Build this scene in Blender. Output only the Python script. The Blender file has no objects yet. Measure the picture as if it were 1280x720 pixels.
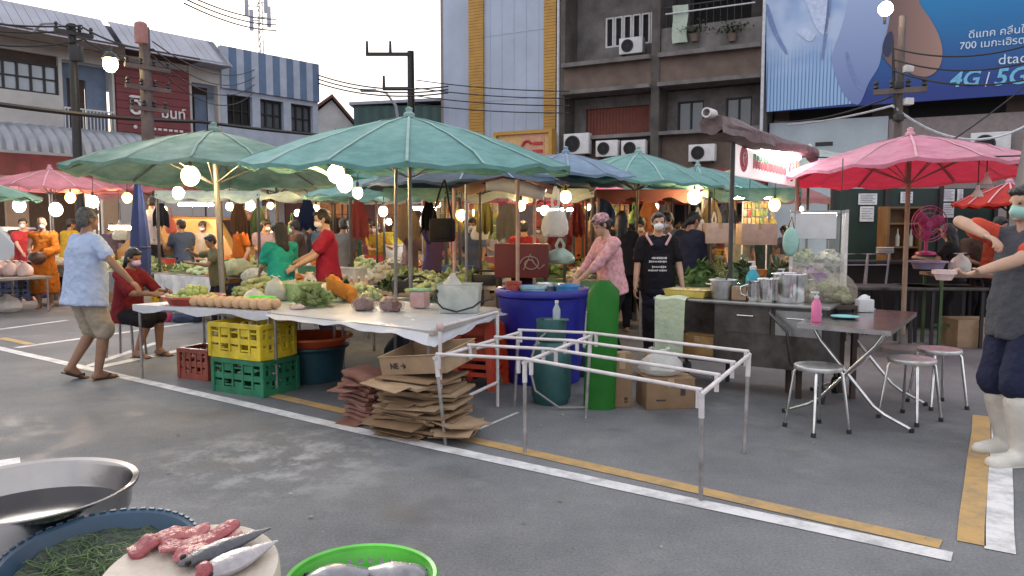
import bpy, bmesh, math, random
from mathutils import Vector as V, Matrix, noise as mnoise
R = math.radians
sc = bpy.context.scene
COL = sc.collection
# ------------------------------------------------------------------ camera, sky, sun, exposure
F, CX, CY, EYE, YH = 940.0, 640.0, 360.0, 1.46, 284.0
PITCH = math.atan((CY - YH) / F)
cam = bpy.data.cameras.new('camera'); camo = bpy.data.objects.new('camera', cam); COL.objects.link(camo)
camo.location = (0, 0, EYE); camo.rotation_euler = (math.pi/2 - PITCH, 0, 0)
cam.sensor_width = 36; cam.lens = 36 * F / 1280; cam.clip_start = 0.05; cam.clip_end = 2000
sc.camera = camo
SUN_EL, SUN_AZ = R(24), R(-28)          # low evening sun behind cloud, beyond the far buildings
w = bpy.data.worlds.new('World'); sc.world = w; w.use_nodes = True
nt = w.node_tree; nt.nodes.clear()
wo = nt.nodes.new('ShaderNodeOutputWorld'); bg = nt.nodes.new('ShaderNodeBackground')
sky = nt.nodes.new('ShaderNodeTexSky'); sky.sky_type = 'NISHITA'; sky.sun_disc = False
sky.sun_elevation = SUN_EL; sky.sun_rotation = SUN_AZ; sky.dust_density = 4; sky.air_density = 1.2
tcw = nt.nodes.new('ShaderNodeTexCoord'); nz = nt.nodes.new('ShaderNodeTexNoise')
nz.inputs['Scale'].default_value = 2.2; nz.inputs['Detail'].default_value = 6
cr = nt.nodes.new('ShaderNodeValToRGB'); cr.color_ramp.elements[0].position = .3; cr.color_ramp.elements[1].position = .75
cr.color_ramp.elements[0].color = (.72, .72, .80, 1); cr.color_ramp.elements[1].color = (1, .975, .96, 1)
sc_ = nt.nodes.new('ShaderNodeVectorMath'); sc_.operation = 'SCALE'; sc_.inputs['Scale'].default_value = 10.5
mx = nt.nodes.new('ShaderNodeMix'); mx.data_type = 'RGBA'; mx.inputs[0].default_value = .80
nt.links.new(tcw.outputs['Generated'], nz.inputs['Vector']); nt.links.new(nz.outputs['Fac'], cr.inputs[0])
nt.links.new(cr.outputs[0], sc_.inputs[0]); nt.links.new(sky.outputs[0], mx.inputs[6]); nt.links.new(sc_.outputs[0], mx.inputs[7])
nt.links.new(mx.outputs[2], bg.inputs[0]); bg.inputs[1].default_value = .12
nt.links.new(bg.outputs[0], wo.inputs[0])
sl = bpy.data.lights.new('sun', 'SUN'); sl.energy = .6; sl.angle = R(18); sl.color = (1, .93, .86)
so = bpy.data.objects.new('sun', sl); COL.objects.link(so)
so.rotation_euler = (math.pi/2 - SUN_EL, 0, math.pi - SUN_AZ)
sc.view_settings.view_transform = 'Standard'; sc.view_settings.look = 'None'
sc.view_settings.exposure = 0.46; sc.view_settings.gamma = 1; sc.view_settings.use_curve_mapping = False
sc.render.engine = 'CYCLES'
sc.cycles.use_denoising = True; sc.cycles.max_bounces = 6; sc.cycles.diffuse_bounces = 3; sc.cycles.glossy_bounces = 3
sc.cycles.transparent_max_bounces = 12; sc.cycles.transmission_bounces = 4
sc.cycles.sample_clamp_indirect = 4; sc.cycles.use_light_tree = True
sc.cycles.caustics_reflective = False; sc.cycles.caustics_refractive = False

# ------------------------------------------------------------------ measuring helpers
def ray(px, py):
    a, b = (px - CX) / F, (CY - py) / F
    return V((a, math.cos(PITCH) + b * math.sin(PITCH), -math.sin(PITCH) + b * math.cos(PITCH)))
def gp(px, py, z=0.0):
    d = ray(px, py); t = (z - EYE) / d.z
    return V((d.x * t, d.y * t, z))
def at(px, py, Y):
    d = ray(px, py); t = Y / d.y
    return V((d.x * t, Y, EYE + d.z * t))
def ground(px, Y): return V(((px - CX) / F * Y, Y, 0))
class Face:                                   # a vertical facade plane: local x along it, y into the building, z up
    def __init__(s, o, ang):
        s.o = V((o[0], o[1], 0)); s.a = ang
        s.u = V((math.cos(ang), math.sin(ang), 0)); s.v = V((-math.sin(ang), math.cos(ang), 0))
    def hit(s, px, py, off=0.0):
        d = ray(px, py); c = V((0, 0, EYE)); t = ((s.o + s.v * off - c).dot(s.v)) / d.dot(s.v)
        p = c + d * t
        return (p - s.o).dot(s.u), p.z

# ------------------------------------------------------------------ materials
MATS = {}
def mat(name, col, rough=.6, metal=0, var=.12, scale=8, bump=0, emit=0, trans=0, alpha=1, col2=None, spec=.5, island=0, bscale=None, ecol=None):
    if name in MATS: return MATS[name]
    m = bpy.data.materials.new(name); m.use_nodes = True; MATS[name] = m
    t = m.node_tree; n = t.nodes; b = n['Principled BSDF']
    b.inputs['Roughness'].default_value = rough; b.inputs['Metallic'].default_value = metal
    b.inputs['Specular IOR Level'].default_value = spec
    c = (*col, 1); tc = n.new('ShaderNodeTexCoord')
    nz = n.new('ShaderNodeTexNoise'); nz.inputs['Scale'].default_value = scale; nz.inputs['Detail'].default_value = 5
    nz.inputs['Roughness'].default_value = .62
    t.links.new(tc.outputs['Object'], nz.inputs['Vector'])
    rp = n.new('ShaderNodeValToRGB'); rp.color_ramp.elements[0].position = .32; rp.color_ramp.elements[1].position = .68
    lo = col2 if col2 else tuple(max(0, x * (1 - var * 1.6)) for x in col)
    hi = col if col2 else tuple(min(1, x * (1 + var)) for x in col)
    rp.color_ramp.elements[0].color = (*lo, 1); rp.color_ramp.elements[1].color = (*hi, 1)
    t.links.new(nz.outputs['Fac'], rp.inputs[0]); out = rp.outputs[0]
    if island:
        g = n.new('ShaderNodeNewGeometry'); r2 = n.new('ShaderNodeValToRGB'); r2.color_ramp.elements[0].color = (*(col2 or lo), 1); r2.color_ramp.elements[1].color = (*hi, 1)
        t.links.new(g.outputs['Random Per Island'], r2.inputs[0]); mm = n.new('ShaderNodeMix'); mm.data_type = 'RGBA'; mm.inputs[0].default_value = island
        t.links.new(out, mm.inputs[6]); t.links.new(r2.outputs[0], mm.inputs[7]); out = mm.outputs[2]
    t.links.new(out, b.inputs['Base Color'])
    if bump:
        bn = n.new('ShaderNodeTexNoise'); bn.inputs['Scale'].default_value = bscale or scale * 4; bn.inputs['Detail'].default_value = 4
        t.links.new(tc.outputs['Object'], bn.inputs['Vector'])
        bp = n.new('ShaderNodeBump'); bp.inputs['Strength'].default_value = bump; bp.inputs['Distance'].default_value = .02
        t.links.new(bn.outputs['Fac'], bp.inputs['Height']); t.links.new(bp.outputs[0], b.inputs['Normal'])
    rv = n.new('ShaderNodeMapRange'); rv.inputs[3].default_value = max(.02, rough - .1); rv.inputs[4].default_value = min(1, rough + .12)
    t.links.new(nz.outputs['Fac'], rv.inputs[0]); t.links.new(rv.outputs[0], b.inputs['Roughness'])
    if emit:
        b.inputs['Emission Color'].default_value = (*(ecol or col), 1); b.inputs['Emission Strength'].default_value = emit
    if alpha < 1: b.inputs['Alpha'].default_value = alpha
    if trans:
        o = n['Material Output']; tr = n.new('ShaderNodeBsdfTranslucent'); ms = n.new('ShaderNodeMixShader'); ms.inputs[0].default_value = trans
        t.links.new(out, tr.inputs[0]); t.links.new(b.outputs[0], ms.inputs[1]); t.links.new(tr.outputs[0], ms.inputs[2]); t.links.new(ms.outputs[0], o.inputs[0])
    return m
def steel(name='brushed_steel', c=.62, rough=.28): return mat(name, (c, c, c*.99), rough, 1, .12, 14)

# ------------------------------------------------------------------ mesh helpers
def B(): return bmesh.new()
def _tf(bm, vs, M): bmesh.ops.transform(bm, matrix=M, verts=vs)
def box(bm, c, s, rz=0, bev=0, M=None, ax=0):
    r = bmesh.ops.create_cube(bm, size=1); vs = r['verts']
    bmesh.ops.scale(bm, vec=s, verts=vs)
    if bev:
        es = list({e for v in vs for e in v.link_edges})
        rr = bmesh.ops.bevel(bm, geom=es, offset=min(bev, min(s)*.45), segments=2, affect='EDGES', profile=.6)
        vs = list({v for f in rr['faces'] for v in f.verts} | {v for v in vs if v.is_valid})
        seen = set(vs); st = list(vs)
        while st:
            x = st.pop()
            for e in x.link_edges:
                y = e.other_vert(x)
                if y not in seen: seen.add(y); st.append(y)
        vs = list(seen)
    T = Matrix.Translation(V(c)) @ Matrix.Rotation(rz, 4, 'Z') @ Matrix.Rotation(ax, 4, 'X')
    _tf(bm, vs, M @ T if M else T); return vs
def cyl(bm, p0, p1, r0, r1=None, seg=12, caps=True):
    p0, p1 = V(p0), V(p1); d = p1 - p0; L = d.length
    if L < 1e-6: return []
    r = bmesh.ops.create_cone(bm, cap_ends=caps, segments=seg, radius1=r0, radius2=r0 if r1 is None else r1, depth=L)
    q = V((0, 0, 1)).rotation_difference(d.normalized()).to_matrix().to_4x4()
    _tf(bm, r['verts'], Matrix.Translation((p0 + p1) / 2) @ q); return r['verts']
def sph(bm, c, r, seg=12, rot=None):
    if not hasattr(r, '__len__'): r = (r, r, r)
    M = Matrix.Translation(V(c)) @ (rot.to_4x4() if rot else Matrix()) @ Matrix.Diagonal((*r, 1)); n = max(6, seg*2//3); nv = bm.verts.new
    top, bot = nv(M @ V((0, 0, 1))), nv(M @ V((0, 0, -1))); rows = []
    for k in range(1, n):
        a = math.pi*k/n; sa, ca = math.sin(a), math.cos(a)
        rows.append([nv(M @ V((sa*math.cos(2*math.pi*i/seg), sa*math.sin(2*math.pi*i/seg), ca))) for i in range(seg)])
    for i in range(seg):
        k = (i+1) % seg; bm.faces.new((top, rows[0][i], rows[0][k])); bm.faces.new((bot, rows[-1][k], rows[-1][i]))
        for a, b in zip(rows, rows[1:]): bm.faces.new((a[i], b[i], b[k], a[k]))
    return [top, bot] + [v for q in rows for v in q]
def eloft(bm, rings, seg=20):                 # closed body through ellipses: (centre, rx, ry, rotation)
    R_ = []
    for c, rx, ry, rot in rings:
        R_.append([bm.verts.new(V(c) + rot @ V((rx*math.cos(2*math.pi*i/seg), ry*math.sin(2*math.pi*i/seg), 0))) for i in range(seg)])
    for a, b in zip(R_, R_[1:]):
        for i in range(seg): k = (i+1) % seg; bm.faces.new((a[i], a[k], b[k], b[i]))
    bm.faces.new(R_[0][::-1]); bm.faces.new(R_[-1])
def ico(bm, c, r, sub=1, jit=0, rnd=random, rot=None):
    if not hasattr(r, '__len__'): r = (r, r, r)
    q = bmesh.ops.create_icosphere(bm, subdivisions=sub, radius=1); vs = q['verts']
    if jit:
        for v in vs: v.co *= 1 + rnd.uniform(-jit, jit)
    _tf(bm, vs, Matrix.Translation(V(c)) @ (rot.to_4x4() if rot else Matrix()) @ Matrix.Diagonal((*r, 1))); return vs
def lathe(bm, prof, seg=24, c=(0, 0, 0), capb=False, capt=False):
    c = V(c); rings = []
    for r, z in prof:
        rings.append([bm.verts.new(c + V((r*math.cos(2*math.pi*i/seg), r*math.sin(2*math.pi*i/seg), z))) for i in range(seg)])
    for a, b in zip(rings, rings[1:]):
        for i in range(seg):
            bm.faces.new((a[i], a[(i+1) % seg], b[(i+1) % seg], b[i]))
    if capb: bm.faces.new(rings[0][::-1])
    if capt: bm.faces.new(rings[-1])
    return rings
def tube(bm, pts, r, seg=8, close=False):
    pts = [V(p) for p in pts]; rings = []; n = len(pts); up = V((0, 0, 1)); prev = None
    for i, p in enumerate(pts):
        a = pts[(i-1) % n] if close or i else p; b = pts[(i+1) % n] if close or i < n-1 else p
        d = (b - a).normalized()
        s = d.cross(up if prev is None and abs(d.z) < .95 else (prev if prev is not None else V((1, 0, 0))))
        if s.length < 1e-4: s = d.cross(V((1, 0, 0)))
        s.normalize(); t = s.cross(d).normalized(); prev = t
        rr = r[i] if hasattr(r, '__len__') else r
        rings.append([bm.verts.new(p + s*rr*math.cos(2*math.pi*k/seg) + t*rr*math.sin(2*math.pi*k/seg)) for k in range(seg)])
    m = n if close else n-1
    for i in range(m):
        a, b = rings[i], rings[(i+1) % n]
        for k in range(seg): bm.faces.new((a[k], a[(k+1) % seg], b[(k+1) % seg], b[k]))
    if not close: bm.faces.new(rings[0][::-1]); bm.faces.new(rings[-1])
def prism(bm, pts, y0, y1):                   # polygon in local x,z swept from y0 to y1
    a = [bm.verts.new((x, y0, z)) for x, z in pts]; b = [bm.verts.new((x, y1, z)) for x, z in pts]
    bm.faces.new(a); bm.faces.new(b[::-1]); n = len(pts)
    for i in range(n): bm.faces.new((a[i], b[i], b[(i+1) % n], a[(i+1) % n]))
def slabq(bm, quad, z0, z1):                  # any ground-plan polygon as a slab
    a = [bm.verts.new((p[0], p[1], z0)) for p in quad]; b = [bm.verts.new((p[0], p[1], z1)) for p in quad]
    bm.faces.new(a[::-1]); bm.faces.new(b); n = len(quad)
    for i in range(n): bm.faces.new((a[i], a[(i+1) % n], b[(i+1) % n], b[i]))
def fin(bm, smooth=True, ang=40):
    bmesh.ops.recalc_face_normals(bm, faces=bm.faces)
    me = bpy.data.meshes.new('mesh'); bm.to_mesh(me); bm.free()
    if smooth:
        me.shade_smooth(); me.set_sharp_from_angle(angle=R(ang))
    return me
def obj(name, bm, m, parent=None, loc=(0, 0, 0), rz=0, smooth=True, ang=40):
    me = bm if isinstance(bm, bpy.types.Mesh) else fin(bm, smooth, ang)
    me.name = name
    if m is not None:
        me.materials.clear(); me.materials.append(m)
    o = bpy.data.objects.new(name, me); COL.objects.link(o)
    o.location = loc; o.rotation_euler = (0, 0, rz)
    if parent: o.parent = parent
    return o
def tag(o, label=None, cat=None, group=None, kind=None):
    for k, x in (('label', label), ('category', cat), ('group', group), ('kind', kind)):
        if x: o[k] = x
    return o
def thing(name, label, cat, loc=(0, 0, 0), rz=0, group=None):
    o = bpy.data.objects.new(name, None); COL.objects.link(o); o.empty_display_size = .1
    o.location = loc; o.rotation_euler = (0, 0, rz); return tag(o, label, cat, group)
def copy_tree(o, parent=None):
    c = o.copy(); COL.objects.link(c)
    if parent: c.parent = parent
    for ch in list(o.children): copy_tree(ch, c)
    return c
def dup(o, loc, rz=0, label=None, scale=None):
    c = copy_tree(o); c.location = loc; c.rotation_euler = (0, 0, rz)
    if label: c['label'] = label
    if scale: c.scale = scale
    return c
BAKE = bpy.data.scenes.new('bake')             # a scratch scene so that only the shape at hand is evaluated
def bake(bm, mods, m, smooth=True):           # apply modifiers through the depsgraph; returns a mesh
    bmesh.ops.recalc_face_normals(bm, faces=bm.faces)
    me = bpy.data.meshes.new('tmp'); bm.to_mesh(me); bm.free()
    o = bpy.data.objects.new('tmp', me); BAKE.collection.objects.link(o)
    for kind, kw in mods:
        md = o.modifiers.new('m', kind)
        for k, x in kw.items(): setattr(md, k, x)
    with bpy.context.temp_override(scene=BAKE, view_layer=BAKE.view_layers[0]): dg = bpy.context.evaluated_depsgraph_get()
    dg.update()
    r = bpy.data.meshes.new_from_object(o.evaluated_get(dg))
    bpy.data.objects.remove(o); bpy.data.meshes.remove(me)
    if smooth: r.shade_smooth()
    return r
def text_mesh(s, size, depth=.004, extra=.0):
    cu = bpy.data.curves.new('t', 'FONT'); cu.body = s; cu.size = size; cu.extrude = depth; cu.offset = extra; cu.resolution_u = 3
    o = bpy.data.objects.new('t', cu); BAKE.collection.objects.link(o)
    with bpy.context.temp_override(scene=BAKE, view_layer=BAKE.view_layers[0]): dg = bpy.context.evaluated_depsgraph_get()
    dg.update()
    r = bpy.data.meshes.new_from_object(o.evaluated_get(dg)); bpy.data.objects.remove(o)
    r.transform(Matrix.Rotation(math.pi/2, 4, 'X'))      # stand it up: x along, z up, facing -y
    return r
CLOUD = bpy.data.textures.new('folds', 'CLOUDS'); CLOUD.noise_scale = .11; CLOUD.noise_depth = 2
CLOUD2 = bpy.data.textures.new('crumple', 'CLOUDS'); CLOUD2.noise_scale = .045; CLOUD2.noise_depth = 3
# ------------------------------------------------------------------ people
def ik(a, c, l1, l2, pole):
    a, c, pole = V(a), V(c), V(pole); d = c - a; L = min(d.length, (l1 + l2) * .995); dn = d.normalized(); c = a + dn * L
    x = (l1*l1 - l2*l2 + L*L) / (2*L); h = math.sqrt(max(0, l1*l1 - x*x))
    p = pole - dn * pole.dot(dn)
    if p.length < 1e-4: p = V((0, 1, 0)) - dn*dn.y
    return a + dn*x + p.normalized()*h, c
def capsule(bm, p0, r0, p1, r1, seg=12):
    sph(bm, p0, r0, seg); sph(bm, p1, r1, seg); cyl(bm, p0, p1, r0, r1, seg)
def spine_rot(d, twist=0):
    z = V(d).normalized(); x = Matrix.Rotation(twist, 3, 'Z') @ V((1, 0, 0)); x = (x - z*x.dot(z)).normalized(); y = z.cross(x)
    return Matrix((x, y, z)).transposed()
def hand_prims(bm, w, f, n, s_, side, curl):
    # palm and five separate fingers; f along the forearm, n palm normal, thumb leaves the side
    f = V(f).normalized(); n = V(n); n = (n - f*n.dot(f)).normalized(); t = f.cross(n) * side
    rot = Matrix((t, n, f)).transposed()
    pc = w + f*.045*s_
    sph(bm, pc, (.042*s_, .017*s_, .052*s_), 10, rot)
    for k, (off, ln) in enumerate(((-.030, .062), (-.010, .076), (.011, .082), (.031, .074))):
        p = w + f*(.080*s_) + t*(off*s_); d = f; r = .0092*s_
        for j, (fr, bend) in enumerate(((.46, curl*.55), (.31, curl*.8), (.23, curl*.6))):
            d = (Matrix.Rotation(-bend*1.0, 3, t) @ d) if (Matrix.Rotation(-.3, 3, t) @ f).dot(n) > 0 else (Matrix.Rotation(bend, 3, t) @ d)
            q = p + d*(ln*fr*s_); capsule(bm, p, r, q, r*.92, 8); p = q; r *= .92
    p = w + f*.022*s_ + t*.030*s_; d = (f*.55 + t*.75 + n*.25).normalized()
    q = p + d*.040*s_; capsule(bm, p, .0125*s_, q, .0105*s_, 8)
    d2 = (f*.85 + t*.25 + n*.45).normalized(); capsule(bm, q, .0105*s_, q + d2*.032*s_, .009*s_, 8)
SKIN = [mat('skin_tan', (.38, .22, .14), .5, 0, .10, 12, spec=.4), mat('skin_brown', (.27, .145, .09), .5, 0, .1, 12, spec=.4), mat('skin_fair', (.50, .31, .22), .5, 0, .08, 12, spec=.4)]
HAIR = mat('black_hair', (.012, .011, .012), .42, 0, .3, 60, bump=.5, bscale=90)
HAIRG = mat('greying_hair', (.10, .095, .09), .6, 0, .5, 60, bump=.5, bscale=90)
MASKW = mat('white_face_mask', (.72, .74, .76), .8, 0, .05, 20, bump=.2)
EYE_M = mat('dark_eye', (.015, .012, .01), .15)
def fab(name, col, var=.06, scale=9, bump=.35, **k): return mat(name, col, .88, 0, var, scale, bump=.55, bscale=26, spec=.15, **k)

def person(label, loc, face, H=1.62, skin=0, top=None, bottom=None, bottom_kind='trousers', sleeve=.55, hair='short', hairm=None, mask=None,
           ank=None, wri=None, pole=None, hip=None, lean=(0, 0), look=(0, 0), fat=1.0, shoes=None, shoe_kind='sandal', vox=.016, hem=.10, palm=None, curl=.7,
           group=None, extra=None, bm_top=None, wworld=None, knee=None, twist=0, foot_dir=None, hand=True, neckz=None, robe=None):
    s = H / 1.65; rz = math.atan2(-face[0], face[1]); loc = V(loc)
    RI = Matrix.Rotation(-rz, 3, 'Z')
    hipz = hip[2] if hip else .885*s
    P = V((hip[0], hip[1], hip[2])) if hip else V((0, 0, hipz))
    up = V((lean[0], lean[1], 1)).normalized()
    N = P + up * .515*s                                   # neck base
    tw = Matrix.Rotation(twist, 3, 'Z')
    rs = spine_rot(up, twist)
    shx = rs @ V((1, 0, 0)); fw = rs @ V((0, 1, 0))
    sh = [N - up*.055*s + shx*(k*.172*s*(.93 + .07*fat)) for k in (-1, 1)]
    hp = [P + V((k*.088*s, 0, -.02*s)) for k in (-1, 1)]
    ank = ank or [(-.095*s, -.01, .075*s), (.095*s, .01, .075*s)]
    kpole = knee or V((0, 1, 0))
    legs = []
    for k in (0, 1):
        kn, an = ik(hp[k], V(ank[k]), .415*s, .405*s, kpole[k] if isinstance(kpole, (list, tuple)) else kpole); legs.append((hp[k], kn, an))
    if wworld: wri = [RI @ (V(q) - loc) if q is not None else None for q in wworld]
    wri = wri or [None, None]; arms = []
    for k in (0, 1):
        t = wri[k]
        if t is None: t = sh[k] + V(((-1, 1)[k]*(.07 + .36*max(0, fat-1.05))*s, .06*s, -.50*s))
        pl = (pole[k] if pole else V(((-.5, .5)[k], -.8, -.35)))
        el, wr = ik(sh[k], V(t), .285*s, .245*s, pl); arms.append((sh[k], el, wr))
    yaw, pit = look
    hrot = Matrix.Rotation(yaw + twist, 3, 'Z') @ Matrix.Rotation(pit, 3, 'X')
    hb = N + up*.055*s                                    # head pivot
    hc = hb + hrot @ V((0, .018*s, .105*s))
    fat_ = fat
    # ---- body: one continuous mesh
    bm = B()
    sph(bm, P + V((0, 0, -.01*s)), (.150*s*fat_, .108*s*fat_, .115*s), 16, rs)
    sph(bm, P + up*.17*s + fw*.012*fat_, (.128*s*fat_, .098*s*fat_, .15*s), 16, rs)
    sph(bm, P + up*.34*s, (.152*s*fat_, .105*s*fat_, .165*s), 16, rs)
    capsule(bm, sh[0] + shx*.02, .055*s, sh[1] - shx*.02, .055*s)
    capsule(bm, N - up*.03*s, .058*s, hb + hrot @ V((0, .005, .03*s)), .050*s)
    for k in (0, 1): capsule(bm, sh[k], .040*s, N + up*.01*s, .044*s)
    sph(bm, hc + hrot @ V((0, -.008*s, .022*s)), (.074*s, .090*s, .088*s), 18, hrot)
    sph(bm, hc + hrot @ V((0, .022*s, -.045*s)), (.056*s, .064*s, .065*s), 16, hrot)
    sph(bm, hc + hrot @ V((0, .078*s, -.018*s)), (.0125*s, .020*s, .022*s), 10, hrot)      # nose
    sph(bm, hc + hrot @ V((0, .070*s, -.057*s)), (.024*s, .016*s, .009*s), 10, hrot)       # lips
    sph(bm, hc + hrot @ V((0, .068*s, -.088*s)), (.022*s, .018*s, .016*s), 10, hrot)       # chin
    capsule(bm, hc + hrot @ V((-.034*s, .070*s, .020*s)), .010*s, hc + hrot @ V((.034*s, .070*s, .020*s)), .010*s, 8)
    for k in (-1, 1): sph(bm, hc + hrot @ V((k*.076*s, -.006*s, -.012*s)), (.010*s, .019*s, .031*s), 8, hrot)
    for k in (0, 1):
        a, e, wr = arms[k]
        capsule(bm, a, .050*s, e, .037*s); capsule(bm, e, .038*s, e + (wr-e)*.35, .037*s); capsule(bm, e + (wr-e)*.35, .037*s, wr, .025*s)
        fdir = (wr - e).normalized()
        pn = palm[k] if palm and palm[k] is not None else V(((1, -1)[k]*.8, .1, -.5))
        if hand: hand_prims(bm, wr + fdir*.012*s, fdir, pn, s, (-1, 1)[k]*(1), curl)
        else: sph(bm, wr + fdir*.06*s, (.03*s, .03*s, .06*s), 8, spine_rot(fdir))
        h, kn, an = legs[k]
        capsule(bm, h, .086*s, kn, .056*s); capsule(bm, kn, .054*s, kn + (an-kn)*.32, .056*s); capsule(bm, kn + (an-kn)*.32, .056*s, an, .036*s)
        sd = (an - kn).normalized(); fd = (V(foot_dir[k]) if foot_dir else V((0, 1, -.10 if abs(sd.z) > .9 else -.3))).normalized()
        heel = an + V((0, 0, -.040*s)) - fd*.035*s
        capsule(bm, heel, .034*s, an + fd*.12*s + V((0, 0, -.045*s)), .028*s); capsule(bm, an, .036*s, an + fd*.10*s + V((0, 0, -.042*s)), .03*s)
        sph(bm, an + fd*.15*s + V((0, 0, -.05*s)), (.042*s, .045*s, .02*s), 10, Matrix.Rotation(math.atan2(-fd.x, fd.y), 3, 'Z'))
    me = bake(bm, [('REMESH', dict(mode='VOXEL', voxel_size=vox)), ('SMOOTH', dict(factor=.5, iterations=3 if vox < .012 else 2))], None)
    root = obj('person', me, SKIN[skin], None, loc, rz); tag(root, label, 'person', group)
    def cloth(name, build, m, v=None, fold=.030, it=3):
        bm = B(); build(bm)
        me = bake(bm, [('REMESH', dict(mode='VOXEL', voxel_size=v or max(vox, .012))), ('SMOOTH', dict(factor=.5, iterations=it)),
                       ('DISPLACE', dict(texture=CLOUD, strength=fold, mid_level=.5, texture_coords='LOCAL')), ('DISPLACE', dict(texture=CLOUD2, strength=fold*.35, mid_level=.5, texture_coords='LOCAL'))], None)
        return obj(name, me, m, root)
    g = .018*s
    if top:
        def sh_(bm):
            sph(bm, P + up*.17*s + fw*.012, (.140*s*fat_ + g, .106*s*fat_ + g, .16*s), 16, rs)
            sph(bm, P + up*.34*s, (.158*s*fat_ + g, .108*s*fat_ + g, .165*s), 16, rs)
            capsule(bm, sh[0] + shx*.02, .058*s + g, sh[1] - shx*.02, .058*s + g)
            for k in (0, 1): capsule(bm, sh[k], .042*s + g, N - up*.006*s, .040*s + g*.6)
            Z_ = Matrix(); a_ = P + up*.36*s; b_ = P - V((0, 0, hem*s)); rr = []
            for q in range(9):
                f = q/8; c = a_*(1-f) + b_*f; rr.append((c + fw*.012*math.sin(f*3), (.150 + .020*f)*s*fat_ + g*(1 + .6*f), (.104 + .024*f)*s*fat_ + g*(1 + .6*f), rs))
            eloft(bm, rr[::-1])
            for k in (0, 1):
                a, e, wr = arms[k]
                if sleeve <= 1: capsule(bm, a, .056*s + g*.8, a + (e-a)*sleeve, .052*s + g*.9)
                else: capsule(bm, a, .056*s + g*.8, e, .046*s + g*.7); capsule(bm, e, .046*s + g*.7, e + (wr-e)*(sleeve-1), .038*s + g*.5)
        cloth('shirt', sh_, top)
    if bottom:
        def bt(bm):
            sph(bm, P + V((0, 0, -.02*s)), (.156*s*fat_ + g*.7, .112*s*fat_ + g*.7, .125*s), 16, rs)
            for k in (0, 1):
                h, kn, an = legs[k]
                if bottom_kind == 'shorts':
                    capsule(bm, h, .098*s + g*.5, h + (kn-h)*.97, .080*s + g*1.2)
                elif bottom_kind == 'skirt':
                    capsule(bm, h, .10*s + g, kn, .10*s + g); capsule(bm, kn, .10*s + g, kn + (an-kn)*.55, .10*s + g)
                else:
                    capsule(bm, h, .096*s + g*.4, kn, .066*s + g*.7); capsule(bm, kn, .066*s + g*.7, an + (kn-an)*.06, .050*s + g*.5)
        cloth({'shorts': 'shorts', 'skirt': 'skirt'}.get(bottom_kind, 'trousers'), bt, bottom)
    if robe:
        def rb(bm):
            rr = []; c0 = N - up*.04*s
            for q in range(10):
                f = q/9; c = c0*(1-f) + V((P.x, P.y, .28*s))*f; rr.append((c, (.165 + .06*f - .03*math.sin(f*6))*s, (.11 + .075*f)*s, rs if f < .4 else Matrix.Identity(3)))
            eloft(bm, rr[::-1])
            capsule(bm, sh[0], .075*s, sh[1], .075*s)
            a, e, wr = arms[0]; capsule(bm, a, .08*s, e, .08*s); capsule(bm, e, .08*s, e + (wr-e)*.8, .085*s)
            capsule(bm, sh[0] + fw*.07, .06*s, P + shx*.1 + fw*.12 + up*.1, .06*s)
        cloth('robe', rb, robe, fold=.05)
    if hair:
        def hr(bm):
            if hair == 'shaved': return
            sph(bm, hc + hrot @ V((0, -.020*s, .036*s)), (.083*s, .095*s, .084*s), 16, hrot)
            sph(bm, hc + hrot @ V((0, -.045*s, -.005*s)), (.078*s, .066*s, .085*s), 16, hrot)
            for k in (-1, 1): sph(bm, hc + hrot @ V((k*.070*s, .012*s, .025*s)), (.014*s, .03*s, .042*s), 8, hrot)
            sph(bm, hc + hrot @ V((.012*s, .052*s, .072*s)), (.06*s, .034*s, .028*s), 10, hrot)
            if hair == 'long':
                capsule(bm, hc + hrot @ V((0, -.06*s, 0)), .075*s, hc + hrot @ V((0, -.095*s, -.24*s)), .055*s)
                for k in (-1, 1): capsule(bm, hc + hrot @ V((k*.06*s, -.03*s, 0)), .035*s, hc + hrot @ V((k*.075*s, -.05*s, -.20*s)), .03*s)
            if hair == 'bun': sph(bm, hc + hrot @ V((0, -.11*s, -.02*s)), .048*s, 12)
            if hair == 'tied': capsule(bm, hc + hrot @ V((0, -.09*s, -.01*s)), .04*s, hc + hrot @ V((0, -.13*s, -.16*s)), .022*s)
        if hair != 'shaved':
            bm = B(); hr(bm)
            me = bake(bm, [('REMESH', dict(mode='VOXEL', voxel_size=max(.009, vox*.8))), ('SMOOTH', dict(factor=.4, iterations=2)), ('DISPLACE', dict(texture=CLOUD2, strength=.018, mid_level=.5, texture_coords='LOCAL'))], None)
            obj('hair', me, hairm or HAIR, root)
    if mask:
        bm = B(); sph(bm, hc + hrot @ V((0, .036*s, -.048*s)), (.056*s, .062*s, .052*s), 16, hrot); sph(bm, hc + hrot @ V((0, .055*s, -.045*s)), (.036*s, .054*s, .040*s), 14, hrot)
        sph(bm, hc + hrot @ V((0, .082*s, -.020*s)), (.018*s, .018*s, .020*s), 10, hrot)
        me = bake(bm, [('REMESH', dict(mode='VOXEL', voxel_size=max(.008, vox*.6))), ('SMOOTH', dict(factor=.5, iterations=2))], None)
        mo = obj('face_mask', me, mask, root)
        bm = B()
        for k in (-1, 1): tube(bm, [hc + hrot @ V((k*.050*s, .055*s, -.030*s)), hc + hrot @ V((k*.070*s, .03*s, -.020*s)), hc + hrot @ V((k*.084*s, -.01*s, .006*s))], .0022*s, 6)
        obj('ear_loop', bm, mask, mo)
    for k in (-1, 1):
        bm = B(); sph(bm, hc + hrot @ V((k*.030*s, .0725*s, .004*s)), (.0125*s, .006*s, .0065*s), 10, hrot); obj('eye', bm, EYE_M, root)
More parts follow.
